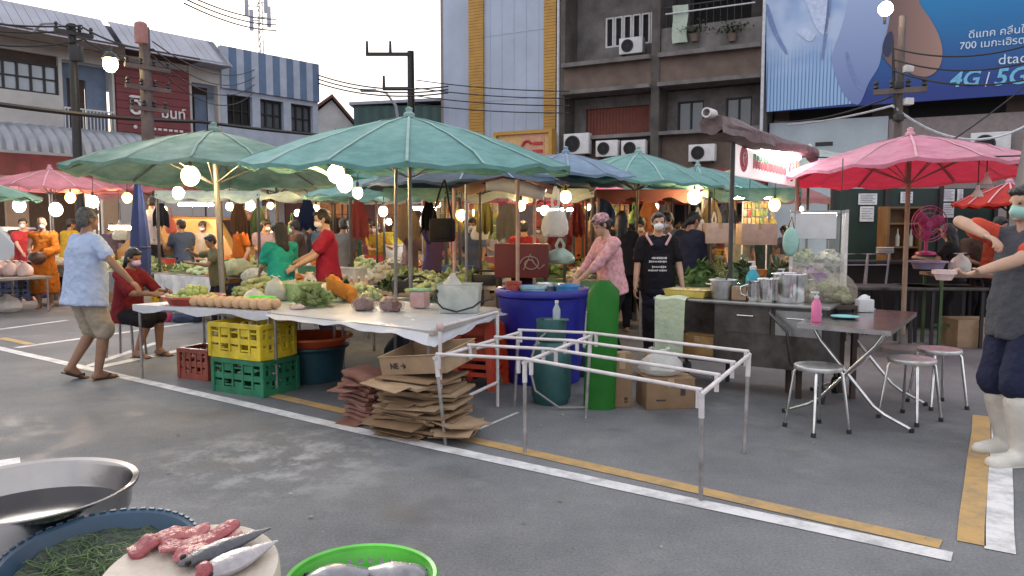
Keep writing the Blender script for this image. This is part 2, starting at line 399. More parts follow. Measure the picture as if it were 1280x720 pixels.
    if shoes:
        for k in (0, 1):
            h, kn, an = legs[k]; fd = (V(foot_dir[k]) if foot_dir else V((0, 1, -.10))).normalized(); bm = B()
            if shoe_kind == 'boot':
                capsule(bm, an + V((0, 0, -.03*s)) - fd*.03*s, .055*s, an + fd*.15*s + V((0, 0, -.035*s)), .05*s)
                capsule(bm, an + V((0, 0, -.02*s)), .062*s, an + (kn - an)*.74, .076*s); sph(bm, an + fd*.19*s + V((0, 0, -.03*s)), (.052*s, .055*s, .042*s), 12)
                me = bake(bm, [('REMESH', dict(mode='VOXEL', voxel_size=.011)), ('SMOOTH', dict(factor=.5, iterations=4)), ('DISPLACE', dict(texture=CLOUD, strength=.012, mid_level=.5, texture_coords='LOCAL'))], None)
                b_ = obj('boot', me, shoes, root)
                bm = B(); q = Matrix.Rotation(math.atan2(-fd.x, fd.y), 4, 'Z'); q.translation = an + fd*.07*s + V((0, 0, -.07*s)); box(bm, (0, 0, 0), (.105*s, .30*s, .016), 0, .006, q); obj('sole', bm, mat('boot_sole', (.62, .58, .5), .7), b_)
            else:
                q = Matrix.Rotation(math.atan2(-fd.x, fd.y), 4, 'Z') @ Matrix.Rotation(math.asin(max(-1, min(1, fd.z + .10))), 4, 'X'); q.translation = an + fd*.055*s + V((0, 0, -.074*s))
                box(bm, (0, 0, 0), (.092*s, .262*s, .016), 0, .007, q)
                sn = obj('sandal', bm, shoes, root); bm = B()
                for kk in (-1, 1): tube(bm, [q @ V((0, .085*s, .012)), q @ V((kk*.03*s, .05*s, .05*s)), q @ V((kk*.043*s, -.01, .01))], .006, 6)
                obj('strap', bm, shoes, sn)
    if extra: extra(root, dict(P=P, N=N, hc=hc, hrot=hrot, up=up, fw=fw, shx=shx, rs=rs, s=s, arms=arms, legs=legs, sh=sh, cloth=cloth))
    return root
# ------------------------------------------------------------------ the setting: ground and painted lines
def ground_material():
    m = bpy.data.materials.new('worn_asphalt'); m.use_nodes = True; t = m.node_tree; n = t.nodes; b = n['Principled BSDF']; L = t.links.new
    tc = n.new('ShaderNodeTexCoord')
    def nzt(sc_, det=6, ro=.6, off=(0, 0, 0)):
        mp = n.new('ShaderNodeMapping'); mp.inputs['Location'].default_value = off; L(tc.outputs['Object'], mp.inputs['Vector'])
        x = n.new('ShaderNodeTexNoise'); x.inputs['Scale'].default_value = sc_; x.inputs['Detail'].default_value = det; x.inputs['Roughness'].default_value = ro
        L(mp.outputs[0], x.inputs['Vector']); return x
    def ramp(src, p0, p1, c0, c1):
        r = n.new('ShaderNodeValToRGB'); r.color_ramp.elements[0].position = p0; r.color_ramp.elements[1].position = p1
        r.color_ramp.elements[0].color = (*c0, 1); r.color_ramp.elements[1].color = (*c1, 1); L(src, r.inputs[0]); return r.outputs[0]
    def mix(fac, a, c, mode='MIX'):
        x = n.new('ShaderNodeMix'); x.data_type = 'RGBA'; x.blend_type = mode
        if hasattr(fac, 'links'): L(fac, x.inputs[0])
        else: x.inputs[0].default_value = fac
        for s, i in ((a, 6), (c, 7)):
            if hasattr(s, 'links'): L(s, x.inputs[i])
            else: x.inputs[i].default_value = (*s, 1)
        return x.outputs[2]
    base = ramp(nzt(.33, 9, .70).outputs[0], .34, .66, (.104, .111, .122), (.230, .236, .246))
    grain = ramp(nzt(70, 3, .7).outputs[0], .3, .7, (.72, .72, .72), (1.22, 1.22, 1.22))
    c = mix(1, base, grain, 'MULTIPLY')
    scuff = ramp(nzt(1.6, 9, .72, (4, 1, 0)).outputs[0], .56, .72, (0, 0, 0), (1, 1, 1))
    c = mix(mix(1, scuff, (.4, .4, .4), 'MULTIPLY'), c, (.30, .30, .30))
    damp = ramp(nzt(.55, 8, .70, (9, 3, 0)).outputs[0], .54, .62, (0, 0, 0), (1, 1, 1))
    c = mix(mix(1, damp, (.5, .5, .5), 'MULTIPLY'), c, (.066, .068, .073))
    # dried fish-water salts on the open lane
    sep = n.new('ShaderNodeVectorMath'); sep.operation = 'DISTANCE'; L(tc.outputs['Object'], sep.inputs[0]); sep.inputs[1].default_value = SALT
    mr = n.new('ShaderNodeMapRange'); mr.inputs[1].default_value = .15; mr.inputs[2].default_value = 1.0; mr.inputs[3].default_value = 1; mr.inputs[4].default_value = 0; L(sep.outputs['Value'], mr.inputs[0])
    st = ramp(nzt(3.2, 8, .7, (2, 7, 0)).outputs[0], .47, .60, (0, 0, 0), (1, 1, 1))
    ma = n.new('ShaderNodeMath'); ma.operation = 'MULTIPLY'; L(mr.outputs[0], ma.inputs[0]); L(st, ma.inputs[1])
    mb = n.new('ShaderNodeMath'); mb.operation = 'MULTIPLY'; mb.inputs[1].default_value = .75; L(ma.outputs[0], mb.inputs[0])
    c = mix(mb.outputs[0], c, (.40, .41, .42))
    # hairline cracks
    vo = n.new('ShaderNodeTexVoronoi'); vo.feature = 'DISTANCE_TO_EDGE'; vo.inputs['Scale'].default_value = .38
    wv = n.new('ShaderNodeMix'); wv.data_type = 'RGBA'; wv.blend_type = 'ADD'; wv.inputs[0].default_value = .5; L(tc.outputs['Object'], wv.inputs[6]); L(nzt(1.4, 6).outputs['Color'], wv.inputs[7]); L(wv.outputs[2], vo.inputs['Vector'])
    ck = ramp(vo.outputs['Distance'], .002, .006, (1, 1, 1), (0, 0, 0))
    c = mix(mix(1, ck, (.10, .10, .10), 'MULTIPLY'), c, (.05, .05, .055))
    L(c, b.inputs['Base Color'])
    rr = n.new('ShaderNodeMapRange'); rr.inputs[3].default_value = .78; rr.inputs[4].default_value = .50; L(damp, rr.inputs[0]); L(rr.outputs[0], b.inputs['Roughness'])
    bp = n.new('ShaderNodeBump'); bp.inputs['Strength'].default_value = .35; bp.inputs['Distance'].default_value = .006; L(nzt(55, 4, .7).outputs[0], bp.inputs['Height']); L(bp.outputs[0], b.inputs['Normal'])
    b.inputs['Specular IOR Level'].default_value = .3
    return m
SALT = tuple(gp(345, 575))
bm = B(); bmesh.ops.create_grid(bm, x_segments=1, y_segments=1, size=300); obj('ground', bm, ground_material(), None, (0, 60, 0), smooth=False)['kind'] = 'structure'
bpy.data.objects['ground'].data.transform(Matrix.Translation((0, 60, 0))); bpy.data.objects['ground'].location = (0, 0, 0)
def paint_mat(name, col):
    m = bpy.data.materials.new(name); m.use_nodes = True; t = m.node_tree; n = t.nodes; b = n['Principled BSDF']; L = t.links.new
    tc = n.new('ShaderNodeTexCoord'); z = n.new('ShaderNodeTexNoise'); z.inputs['Scale'].default_value = 5; z.inputs['Detail'].default_value = 9; z.inputs['Roughness'].default_value = .75; L(tc.outputs['Object'], z.inputs['Vector'])
    r = n.new('ShaderNodeValToRGB'); r.color_ramp.elements[0].position = .38; r.color_ramp.elements[1].position = .56
    r.color_ramp.elements[0].color = (*[x*.50 + .07 for x in col], 1); r.color_ramp.elements[1].color = (*col, 1); L(z.outputs[0], r.inputs[0]); L(r.outputs[0], b.inputs['Base Color']); b.inputs['Roughness'].default_value = .65
    return m
WP, YP = paint_mat('white_road_paint', (.70, .70, .71)), paint_mat('yellow_road_paint', (.50, .32, .12))
def strip(name, a, b, off, wd, m, z=.004):
    a, b = V((a[0], a[1], 0)), V((b[0], b[1], 0)); d = (b - a).normalized(); s = V((-d.y, d.x, 0)); bm = B(); n = max(2, int((b-a).length/.3)); L_ = (b-a).length; ps = []
    for i in range(n+1):
        p = a + d*(L_*i/n); j = .003*math.sin(i*.7) + .002*math.sin(i*1.6)
        ps.append((bm.verts.new(p + s*(off - wd/2 + j) + V((0, 0, z))), bm.verts.new(p + s*(off + wd/2 + j) + V((0, 0, z)))))
    for q, r in zip(ps, ps[1:]): bm.faces.new((q[0], r[0], r[1], q[1]))
    o = obj(name, bm, m, smooth=False); o['kind'] = 'structure'; return o
A_, B_, C_ = gp(20, 440), gp(500, 550), gp(1190, 697)
D1 = (C_ - A_).normalized(); D2 = V((-D1.y, D1.x, 0)); RZ1 = math.atan2(D1.y, D1.x)
strip('white_line', gp(-60, 422), B_ - D1*.3, 0, .115, WP); strip('white_line', B_ - D1*.3, C_, 0, .115, WP)
strip('yellow_line', gp(300, 492), C_ - D1*.06, .125, .115, YP)
q0, q1 = gp(1250, 690), gp(1252, 470)
strip('white_line', q0, q1, 0, .12, WP); strip('yellow_line', gp(1214, 680), gp(1227, 520), 0, .115, YP)
strip('white_line', gp(-30, 416), gp(84, 400.5), 0, .10, WP); strip('white_line', gp(20, 435), gp(252, 402), 0, .11, WP); strip('white_line', gp(120, 460), gp(226, 438), 0, .14, WP)
strip('white_line', gp(152, 458), gp(232, 428), .35, .10, WP); strip('white_line', gp(571, 549), gp(648, 516), 0, .03, WP); strip('yellow_line', gp(-10, 424), gp(28, 432), .1, .12, YP)
strip('white_line', gp(-40, 590), gp(26, 580), 0, .30, WP)

# ------------------------------------------------------------------ buildings
CONC = mat('stained_concrete', (.22, .205, .20), .85, 0, .28, 1.6, bump=.3, col2=(.10, .092, .09)); CONC_D = mat('dark_concrete', (.13, .118, .112), .9, 0, .3, 1.3, bump=.3, col2=(.055, .048, .045))  # CONC_D is a darker mottled concrete for shell and balcony wall
CREAM = mat('aged_cream_render', (.58, .56, .55), .8, 0, .14, .9, col2=(.42, .41, .41)); DARKFILL = mat('dark_fill', (.02, .019, .02), .9); GLASS = mat('window_glass', (.10, .12, .14), .08, 0, .2, .7, spec=.8)  # near-black colour stands in for the unlit depth of openings
GLASS_B = mat('sky_painted_glass', (.33, .38, .45), .12, 0, .15, .6, spec=.9); WHITE_P = mat('white_painted_metal', (.62, .62, .63), .5, 0, .08, 5)  # GLASS_B carries the reflected sky in its pale blue base colour
CORR = mat('blue_grey_cladding', (.37, .43, .55), .45, .1, .08, .7); ORANGE = mat('ochre_cladding', (.46, .25, .05), .55, 0, .1, 3); RED_SH = mat('red_brown_shutter', (.21, .055, .035), .6, 0, .15, 3)
BROWN_ = mat('brown_render', (.155, .115, .095), .85, 0, .2, 1.6); PIPE = mat('pale_pipe', (.55, .57, .62), .5); BLACKM = mat('black_metal', (.025, .025, .028), .5, .2)
def corrug(bm, x0, x1, z0, z1, y, pitch=.25, dep=.05):
    n = max(2, int((x1-x0)/pitch*2)); prev = None
    for i in range(n+1):
        x = x0 + (x1-x0)*i/n; yy = y - (dep if i % 2 else 0); a, b = bm.verts.new((x, yy, z0)), bm.verts.new((x, yy, z1))
        if prev: bm.faces.new((prev[0], a, b, prev[1]))
        prev = (a, b)
def rect(bm, x0, x1, z0, z1, y0, y1, bev=0): box(bm, ((x0+x1)/2, (y0+y1)/2, (z0+z1)/2), (abs(x1-x0), abs(y1-y0), abs(z1-z0)), bev=bev)
def wall_holes(bm, X0, X1, Z0, Z1, holes, y0, y1):   # a wall with real openings, as butted blocks
    xs = sorted({X0, X1, *[h[0] for h in holes], *[h[1] for h in holes]})
    for a, b in zip(xs, xs[1:]):
        m_ = (a+b)/2; zs = Z0
        for h in sorted([h for h in holes if h[0] < m_ < h[1]], key=lambda h: h[2]):
            if h[2] > zs: rect(bm, a, b, zs, h[2], y0, y1)
            zs = h[3]
        if zs < Z1: rect(bm, a, b, zs, Z1, y0, y1)
def window(root, x0, x1, z0, z1, y, m=GLASS, fm=WHITE_P, bars=1, ft=.05, rows=0):
    bm = B(); rect(bm, x0, x1, z0, z0+ft, y-.03, y+.05); rect(bm, x0, x1, z1-ft, z1, y-.03, y+.05); rect(bm, x0, x0+ft, z0+ft, z1-ft, y-.03, y+.05); rect(bm, x1-ft, x1, z0+ft, z1-ft, y-.03, y+.05)
    for i in range(bars):
        x = x0 + (x1-x0)*(i+1)/(bars+1); rect(bm, x-ft/2, x+ft/2, z0+ft, z1-ft, y-.02, y+.04)
    for i in range(rows):
        z = z0 + (z1-z0)*(i+1)/(rows+1); rect(bm, x0+ft, x1-ft, z-ft/3, z+ft/3, y-.015, y+.03)
    f = obj('window', bm, fm, root, smooth=False); bm = B(); rect(bm, x0+ft*.5, x1-ft*.5, z0+ft*.5, z1-ft*.5, y+.055, y+.075); obj('pane', bm, m, f, smooth=False)
def aircon(loc, rz, label, w_=.85, h=.6, two=False):
    t = thing('air_conditioner', label, 'air conditioner', loc, rz, 'air conditioner units on the back wall'); bm = B(); box(bm, (0, 0, h/2), (w_, .32, h), bev=.02); obj('casing', bm, WHITE_P, t)
    bm = B(); lathe(bm, [(h*.40, 0), (h*.40, .02), (h*.33, .025)], 24); bmesh.ops.rotate(bm, verts=bm.verts, cent=(0, 0, 0), matrix=Matrix.Rotation(R(90), 3, 'X')); bmesh.ops.translate(bm, verts=bm.verts, vec=(-w_*.14, -.162, h/2)); obj('fan_ring', bm, BLACKM, t)
    bm = B()
    for k in range(7): box(bm, (-w_*.14, -.172, h/2), (h*.70, .006, .012), M=None, ax=0); bmesh.ops.rotate(bm, verts=bm.verts, cent=(-w_*.14, -.172, h/2), matrix=Matrix.Rotation(R(180/7), 3, 'Y'))
    obj('grille', bm, BLACKM, t)
    bm = B(); lathe(bm, [(0.001, 0), (h*.36, 0)], 20); bmesh.ops.rotate(bm, verts=bm.verts, cent=(0, 0, 0), matrix=Matrix.Rotation(R(90), 3, 'X')); bmesh.ops.translate(bm, verts=bm.verts, vec=(-w_*.14, -.164, h/2)); obj('fan', bm, DARKFILL, t)
    for k in (-1, 1): bm = B(); box(bm, (k*w_*.35, .02, -.03), (.05, .4, .05)); obj('bracket', bm, BLACKM, t)
    return t

# -- the grey shophouse block in the middle distance
CF = Face((1.72, 27.3), math.atan2(-.469, .883)); Wd = 7.1
def cz(py, px=705): return CF.hit(px, py)[1]
t = thing('shophouse', 'stained grey concrete shophouse with balconies and a red shutter', 'building', CF.o, CF.a)
xm = CF.hit(820, 120)[0]
bm = B(); rect(bm, 0, Wd, 0, 13.5, 4.2, 8); rect(bm, 0, .18, 0, 13.5, .0, 4.2); rect(bm, Wd-.18, Wd, 0, 13.5, 0, 4.2); rect(bm, xm-.14, xm+.14, 0, 13.5, -.12, 4.2); obj('wall', bm, CONC_D, t, smooth=False)
zA, zB, zC, zD = cz(82), cz(116), cz(172), cz(200)
for nm, z0, z1, y0 in (('slab', zA-.14, zA, -.35), ('slab', zB-.13, zB, -.35), ('slab', zA+3.0, zA+3.14, -.35), ('slab', zC-.12, zC, -.12)):
    bm = B()
    for a, b in ((.18, xm-.14), (xm+.14, Wd-.18)): rect(bm, a, b, z0, z1, y0, .6)
    obj(nm, bm, CONC, t, smooth=False)
for a, b in ((.18, xm-.14), (xm+.14, Wd-.18)):
    bm = B(); rect(bm, a, b, zB, zA-.14, -.08, .10); obj('parapet', bm, BROWN_, t, smooth=False)
# upper storey, first bay: rendered wall with a row of louvre windows
x0, _ = CF.hit(742, 30); x1, _ = CF.hit(812, 30); bm = B()
z1_, z0_ = CF.hit(775, 8)[1], CF.hit(775, 48)[1]
wall_holes(bm, .18, xm-.14, zA, zA+3.0, [(x0, x1, z0_, z1_)], 1.1, 1.3); obj('wall', bm, CONC, t, smooth=False)
n = 6
for i in range(n): window(t, x0 + (x1-x0)*i/n + .01, x0 + (x1-x0)*(i+1)/n - .01, z0_, z1_, 1.15, DARKFILL, WHITE_P, 0, .06)
# upper storey, second bay: open balcony, dark doorway, low wall
bm = B(); wall_holes(bm, xm+.14, Wd-.18, zA, zA+3.0, [(xm+.6, Wd-.9, zA+.05, zA+2.4)], 1.9, 2.1); obj('wall', bm, CONC_D, t, smooth=False)
bm = B(); rect(bm, xm+.6, Wd-.9, zA+.05, zA+2.4, 2.4, 2.45); obj('door', bm, DARKFILL, t, smooth=False)
bm = B(); rect(bm, xm+.15, Wd-.18, zA, zA+.85, 0.0, .12); obj('balcony_wall', bm, CONC, t, smooth=False)
bm = B()
for i in range(12): rect(bm, xm+.3+i*.22, xm+.32+i*.22, zA+.85, zA+1.5, .04, .06)
rect(bm, xm+.15, Wd-.18, zA+1.5, zA+1.54, .03, .07); obj('railing', bm, BLACKM, t, smooth=False)
# middle storey
sx0, sz0 = CF.hit(732, 172, .9); sx1, _ = CF.hit(811, 172, .9); sz1 = CF.hit(770, 134, .9)[1]
wx = [CF.hit(p, 140, .9)[0] for p in (847, 880, 907, 940)]; wz0, wz1 = CF.hit(890, 166, .9)[1], CF.hit(890, 124, .9)[1]
bm = B(); wall_holes(bm, .18, xm-.14, zC, zB-.13, [(sx0, sx1, sz0, sz1)], .9, 1.1); wall_holes(bm, xm+.14, Wd-.18, zC, zB-.13, [(wx[0], wx[1], wz0, wz1), (wx[2], wx[3], wz0, wz1)], .9, 1.1); obj('wall', bm, CONC, t, smooth=False)
bm = B(); corrug(bm, sx0, sx1, sz0, sz1, 1.02, .12, .02); obj('shutter', bm, RED_SH, t, smooth=False)
window(t, wx[0], wx[1], wz0, wz1, .95, GLASS, BLACKM, 1); window(t, wx[2], wx[3], wz0, wz1, .95, GLASS, BLACKM, 1)
# ground storey: brown fascia over dark shop openings
bm = B(); wall_holes(bm, .18, Wd-.18, 0, zC-.12, [(.6, xm-.5, 0, 2.7), (xm+.4, Wd-.6, 0, 2.7)], .3, .5); obj('shop_front', bm, BROWN_, t, smooth=False)
bm = B(); rect(bm, .3, Wd-.3, 0, 2.7, 2.0, 2.05); obj('shop_interior', bm, DARKFILL, t, smooth=False)
def cloc(px, py, y): x, z = CF.hit(px, py, y); return CF.o + CF.u*x + CF.v*y + V((0, 0, z))
for px, py, y, w_, lab in ((790, 68, .85, .85, 'white air conditioner below the row of louvre windows'), (722, 193, .1, .95, 'big white air conditioner below the red shutter, beside the ochre strip'), (760, 196, .1, .8, 'smaller white air conditioner in the middle of three under the shutter'), (793, 196, .1, .85, 'white air conditioner under the shutter, beside the pilaster'), (878, 202, .1, .85, 'white air conditioner under the grey windows behind the rolled awning')):
    aircon(cloc(px, py, y-.2), CF.a, lab, w_, .72 if px == 722 else .55)
lc = cloc(850, 22, -.15); bm = B()
for i in range(7):
    for j in range(2): pass
vs = [[bm.verts.new((x + .03*math.sin(k*1.3), .04*math.sin(x*9 + k), -z)) for x in (-.25, -.12, 0, .12, .25)] for k, z in enumerate((0, .25, .5, .75, 1.0, 1.2))]
for a, b in zip(vs, vs[1:]):
    for i in range(4): bm.faces.new((a[i], a[i+1], b[i+1], b[i]))
tag(obj('hanging_cloth', bm, fab('pale_green_cloth', (.42, .50, .42)), None, lc + V((0, 0, .4)), CF.a), 'pale green cloth hung out on the upper balcony', 'laundry')
bm = B(); cyl(bm, cloc(832, 18, -.2), cloc(944, 3, -.2), .025); tag(obj('laundry_pole', bm, PIPE), 'pale horizontal laundry pole across the upper balcony', 'pole')
for k, (px, lab) in enumerate(((795, 'shrub'), (905, 'shrub'))): pass
rnd = random.Random(4)
for px, nm in ((868, 'low dark potted plant along the upper balcony ledge near the hanging cloth'), (915, 'sprawling dark potted plant on the upper balcony ledge')):
    p = cloc(px, 52, -.15); tt = thing('potted_plant', nm, 'plant', p, CF.a); bm = B(); lathe(bm, [(.10, 0), (.15, .22), (.16, .24)], 14, capb=True); obj('pot', bm, BROWN_, tt)
    bm = B()
    for i in range(120):
        c = V((rnd.gauss(0, .28), rnd.gauss(0, .1), .3 + abs(rnd.gauss(0, .16)))); q = Matrix.Rotation(rnd.uniform(0, 6), 3, 'Z') @ Matrix.Rotation(rnd.uniform(-1, 1), 3, 'X')
        vs = [bm.verts.new(c + q @ V(v)) for v in ((-.03, 0, 0), (0, -.07, 0), (.03, 0, 0), (0, .09, .02))]; bm.faces.new(vs)
    obj('foliage', bm, mat('dark_leaf', (.035, .06, .02), .6, col2=(.015, .03, .01)), tt, smooth=False)

# -- the tall block wrapped in blue-grey sheet with ochre strips
t = thing('clad_building', 'tall building wrapped in blue grey sheet with two ochre stripes', 'building', CF.o, CF.a)
xL = CF.hit(549, 100)[0]; e = [CF.hit(p, 100)[0] for p in (549, 584, 602, 678, 693, 700)]
bm = B(); rect(bm, xL, -.02, 0, 14, .35, 9); obj('wall', bm, CONC, t, smooth=False)
zb = 4.0
bm = B(); corrug(bm, e[0], e[1], zb, 14, .30, .5, .02); rect(bm, e[0], e[1], zb, 14, .305, .34); obj('side_cladding', bm, CORR, t, smooth=False)
for a, b in ((e[1], e[2]), (e[3], e[4])):
    bm = B(); n = 90
    for i in range(n):
        z = zb + (14-zb)*i/n; rect(bm, a, b, z, z + (14-zb)/n*.90, .10, .32)
    obj('ochre_cladding', bm, ORANGE, t, smooth=False)
bm = B(); rect(bm, e[2], e[3], zb, 14, .2, .34)
for i in range(5): x = e[2] + (e[3]-e[2])*(i+.5)/5; rect(bm, x-.012, x+.012, zb, 14, .188, .2)
for z in (6.2, 8.6, 11): rect(bm, e[2], e[3], z, z+.02, .186, .2)
obj('front_cladding', bm, CORR, t, smooth=False)
bm = B(); cyl(bm, ((e[4]+e[5])/2, .1, 0), ((e[4]+e[5])/2, .1, 14), .06); obj('downpipe', bm, PIPE, t)
bm = B(); rect(bm, xL, -.03, 0, zb-.01, .2, .345); obj('shop_front', bm, BROWN_, t, smooth=False)
bm = B(); rect(bm, xL-.12, xL-.003, 0, 14, .3, .8); obj('edge_trim', bm, mat('rusty_trim', (.25, .2, .19), .8), t, smooth=False)
# ochre sign box
x0, z1 = CF.hit(618, 166, -.5); x1, z0 = CF.hit(691, 202, -.5)
t = thing('shop_sign', 'ochre framed shop sign with red lettering on a yellow panel', 'sign', CF.o + CF.u*x0 + CF.v*-.5 + V((0, 0, z0-.25)), CF.a); W_, H_ = x1-x0, z1-z0+.25
bm = B(); rect(bm, 0, W_, 0, .12, -.1, .3); rect(bm, 0, W_, H_-.12, H_, -.1, .3); rect(bm, 0, .12, .12, H_-.12, -.1, .3); rect(bm, W_-.12, W_, .12, H_-.12, -.1, .3); obj('sign_frame', bm, ORANGE, t, smooth=False)
bm = B(); rect(bm, .12, W_-.12, .12, H_-.12, 0, .05); obj('sign_panel', bm, mat('yellow_sign_panel', (.62, .38, .16), .5), t, smooth=False)
bm = B(); rect(bm, W_*.48, W_*.86, .2, H_*.9, -.02, -.005); obj('sign_patch', bm, mat('cream_red_patch', (.58, .30, .2), .5), t, smooth=False)
bm = B(); tube(bm, [(W_*.58 + .22*math.cos(a), -.04, H_*.52 + .3*math.sin(a)) for a in [R(40 + i*28) for i in range(11)]], .05, 6)
for k, (a, b) in enumerate(((.68, .62), (.66, .42), (.70, .26))): rect(bm, W_*a, W_*.84, H_*b, H_*b + .11, -.05, -.025)
obj('lettering', bm, mat('sign_red', (.42, .03, .02), .5), t)

# -- billboard and the building it hangs on
t = thing('corner_building', 'low building with pale blue wall panels under the huge billboard', 'building', CF.o + CF.u*Wd, CF.a)
def hz(px, py, off=.0): x, z = CF.hit(px, py, off); return x - Wd, z
bm = B(); rect(bm, .05, 14, 0, 10.5, 1.2, 8); obj('wall', bm, BROWN_, t, smooth=False)
a0, zt = hz(975, 152); a1, _ = hz(1110, 152); _, zb2 = hz(1040, 205)
bm = B(); rect(bm, .06, a1, 0, zt, .25, 1.19); obj('wall_panel', bm, mat('pale_blue_panel', (.40, .47, .52), .6, 0, .1, 1), t, smooth=False)
bm = B(); rect(bm, a1+.01, 14, 0, zt-.1, .3, 1.19); obj('shop_wall', bm, mat('mauve_grey_wall', (.24, .20, .20), .7), t, smooth=False)
for p0, p1 in ((980, 1087), (1135, 1262)):
    b0, _ = hz(p0, 150); b1, _ = hz(p1, 150); bm = B(); rect(bm, b0, b1, zt+.03, zt+.75, 1.14, 1.18); obj('opening_shade_panel', bm, DARKFILL, t, smooth=False)  # near-black panels on the wall stand in for shaded openings
x, z = hz(1029, 179); bm = B(); rect(bm, x-.25, x+.25, z-.06, z+.06, .235, .249); obj('wall_vent', bm, BLACKM, t, smooth=False)
x, z = CF.hit(1237, 182, .1); aircon(CF.o + CF.u*x + CF.v*.02 + V((0, 0, z-.3)), CF.a, 'white air conditioner above the red umbrella on the mauve wall', .95, .65)
bm = B(); x, _ = hz(956, 100, -.1); p = CF.o + CF.u*(x+Wd) - CF.v*.5; cyl(bm, p, p + V((0, 0, 13)), .05); tag(obj('drain_pipe', bm, PIPE), 'thin pale vertical pipe beside the billboard edge', 'pipe')
def rounded(pts, n=5):                          # closed Catmull-Rom through the corner points
    o = []; m = len(pts)
    for i in range(m):
        p0, p1, p2, p3 = (V(pts[(i+k-1) % m]) for k in range(4))
        for j in range(n):
            t_ = j/n; o.append(tuple(.5*((2*p1) + (p2-p0)*t_ + (2*p0-5*p1+4*p2-p3)*t_**2 + (3*p1-p0-3*p2+p3)*t_**3)))
    return o
OFF = -.15; bx0, bz0 = CF.hit(958, 140, OFF); bx1 = bx0 + 11.5; bz1 = bz0 + 6.2
t = thing('billboard', 'huge blue advertising billboard showing a pale shirt and bent arm', 'billboard', CF.o + CF.u*bx0 + CF.v*OFF + V((0, 0, bz0)), CF.a)
def bb(px, py): x, z = CF.hit(px, py, OFF); return x - bx0, z - bz0
def grad_mat(name, c0, c1, ax=2, lo=0, hi=5):
    m = bpy.data.materials.new(name); m.use_nodes = True; tt = m.node_tree; n = tt.nodes; tc = n.new('ShaderNodeTexCoord'); s = n.new('ShaderNodeSeparateXYZ'); mr = n.new('ShaderNodeMapRange'); r = n.new('ShaderNodeValToRGB')
    mr.inputs[1].default_value = lo; mr.inputs[2].default_value = hi; r.color_ramp.elements[0].color = (*c0, 1); r.color_ramp.elements[1].color = (*c1, 1)
    tt.links.new(tc.outputs['Object'], s.inputs[0]); tt.links.new(s.outputs[ax], mr.inputs[0]); tt.links.new(mr.outputs[0], r.inputs[0]); tt.links.new(r.outputs[0], n['Principled BSDF'].inputs['Base Color']); n['Principled BSDF'].inputs['Roughness'].default_value = .45; return m
bm = B(); rect(bm, 0, bx1-bx0, 0, bz1-bz0, 0, .12); obj('panel', bm, grad_mat('printed_blue_vinyl', (.005, .030, .22), (.005, .26, .56), 2, .3, 3.6), t, smooth=False)
bm = B(); prism(bm, [bb(*p) for p in ((958, 140), (1072, 129), (1078, 100), (1105, 60), (1125, -8), (1125, -70), (958, -70))], -.012, -.002)
def stripe_mat():
    m = bpy.data.materials.new('pinstripe_shirt_print'); m.use_nodes = True; tt = m.node_tree; n = tt.nodes; L = tt.links.new; tc = n.new('ShaderNodeTexCoord'); wv = n.new('ShaderNodeTexWave'); wv.inputs['Scale'].default_value = 3.1; wv.inputs['Distortion'].default_value = .8; wv.inputs['Detail Scale'].default_value = .4
    L(tc.outputs['Object'], wv.inputs['Vector']); nz = n.new('ShaderNodeTexNoise'); nz.inputs['Scale'].default_value = 1.1; L(tc.outputs['Object'], nz.inputs['Vector'])
    sp = n.new('ShaderNodeSeparateXYZ'); L(tc.outputs['Object'], sp.inputs[0]); mr = n.new('ShaderNodeMapRange'); mr.inputs[1].default_value = 2.0; mr.inputs[2].default_value = .9; L(sp.outputs[2], mr.inputs[0])
    r = n.new('ShaderNodeValToRGB'); r.color_ramp.elements[0].color = (.07, .16, .36, 1); r.color_ramp.elements[1].color = (.30, .48, .74, 1); r.color_ramp.elements[1].position = .45; L(wv.outputs['Fac'], r.inputs[0])
    r2 = n.new('ShaderNodeValToRGB'); r2.color_ramp.elements[0].color = (.23, .36, .62, 1); r2.color_ramp.elements[1].color = (.42, .54, .76, 1); r2.color_ramp.elements[0].position = .35; r2.color_ramp.elements[1].position = .6; L(nz.outputs[0], r2.inputs[0])
    mxx = n.new('ShaderNodeMix'); mxx.data_type = 'RGBA'; L(mr.outputs[0], mxx.inputs[0]); L(r2.outputs[0], mxx.inputs[6]); L(r.outputs[0], mxx.inputs[7]); L(mxx.outputs[2], n['Principled BSDF'].inputs['Base Color']); n['Principled BSDF'].inputs['Roughness'].default_value = .5; return m
obj('shirt_print', bm, stripe_mat(), t, smooth=False)
bm = B(); prism(bm, rounded([bb(*p) for p in ((1040, 72), (1050, 40), (1060, 0), (1062, -60), (1118, -60), (1113, 0), (1112, 22), (1106, 48), (1102, 68), (1098, 84), (1086, 104), (1074, 130), (1060, 124), (1048, 104))]), -.022, -.013); obj('sleeve_print', bm, grad_mat('sleeve_print_blue', (.15, .21, .44), (.33, .43, .68), 2, .2, 3.2), t, smooth=False)
bm = B(); prism(bm, rounded([bb(*p) for p in ((1103, 66), (1108, 44), (1113, 12), (1112, -60), (1138, -60), (1146, -8), (1153, 10), (1164, 26), (1174, 46), (1178, 66), (1174, 84), (1162, 95), (1146, 95), (1130, 88), (1114, 83))]), -.034, -.024); obj('arm_print', bm, grad_mat('arm_print_brown', (.15, .085, .085), (.42, .25, .20), 0, 3.3, 5.2), t, smooth=False)
bm = B(); prism(bm, rounded([bb(*p) for p in ((1103, 60), (1108, 44), (1115, 40), (1117, 54), (1112, 70), (1106, 70))]), -.042, -.036); obj('shadow_gap_print', bm, mat('deep_blue_print', (.02, .03, .09), .5), t, smooth=False)
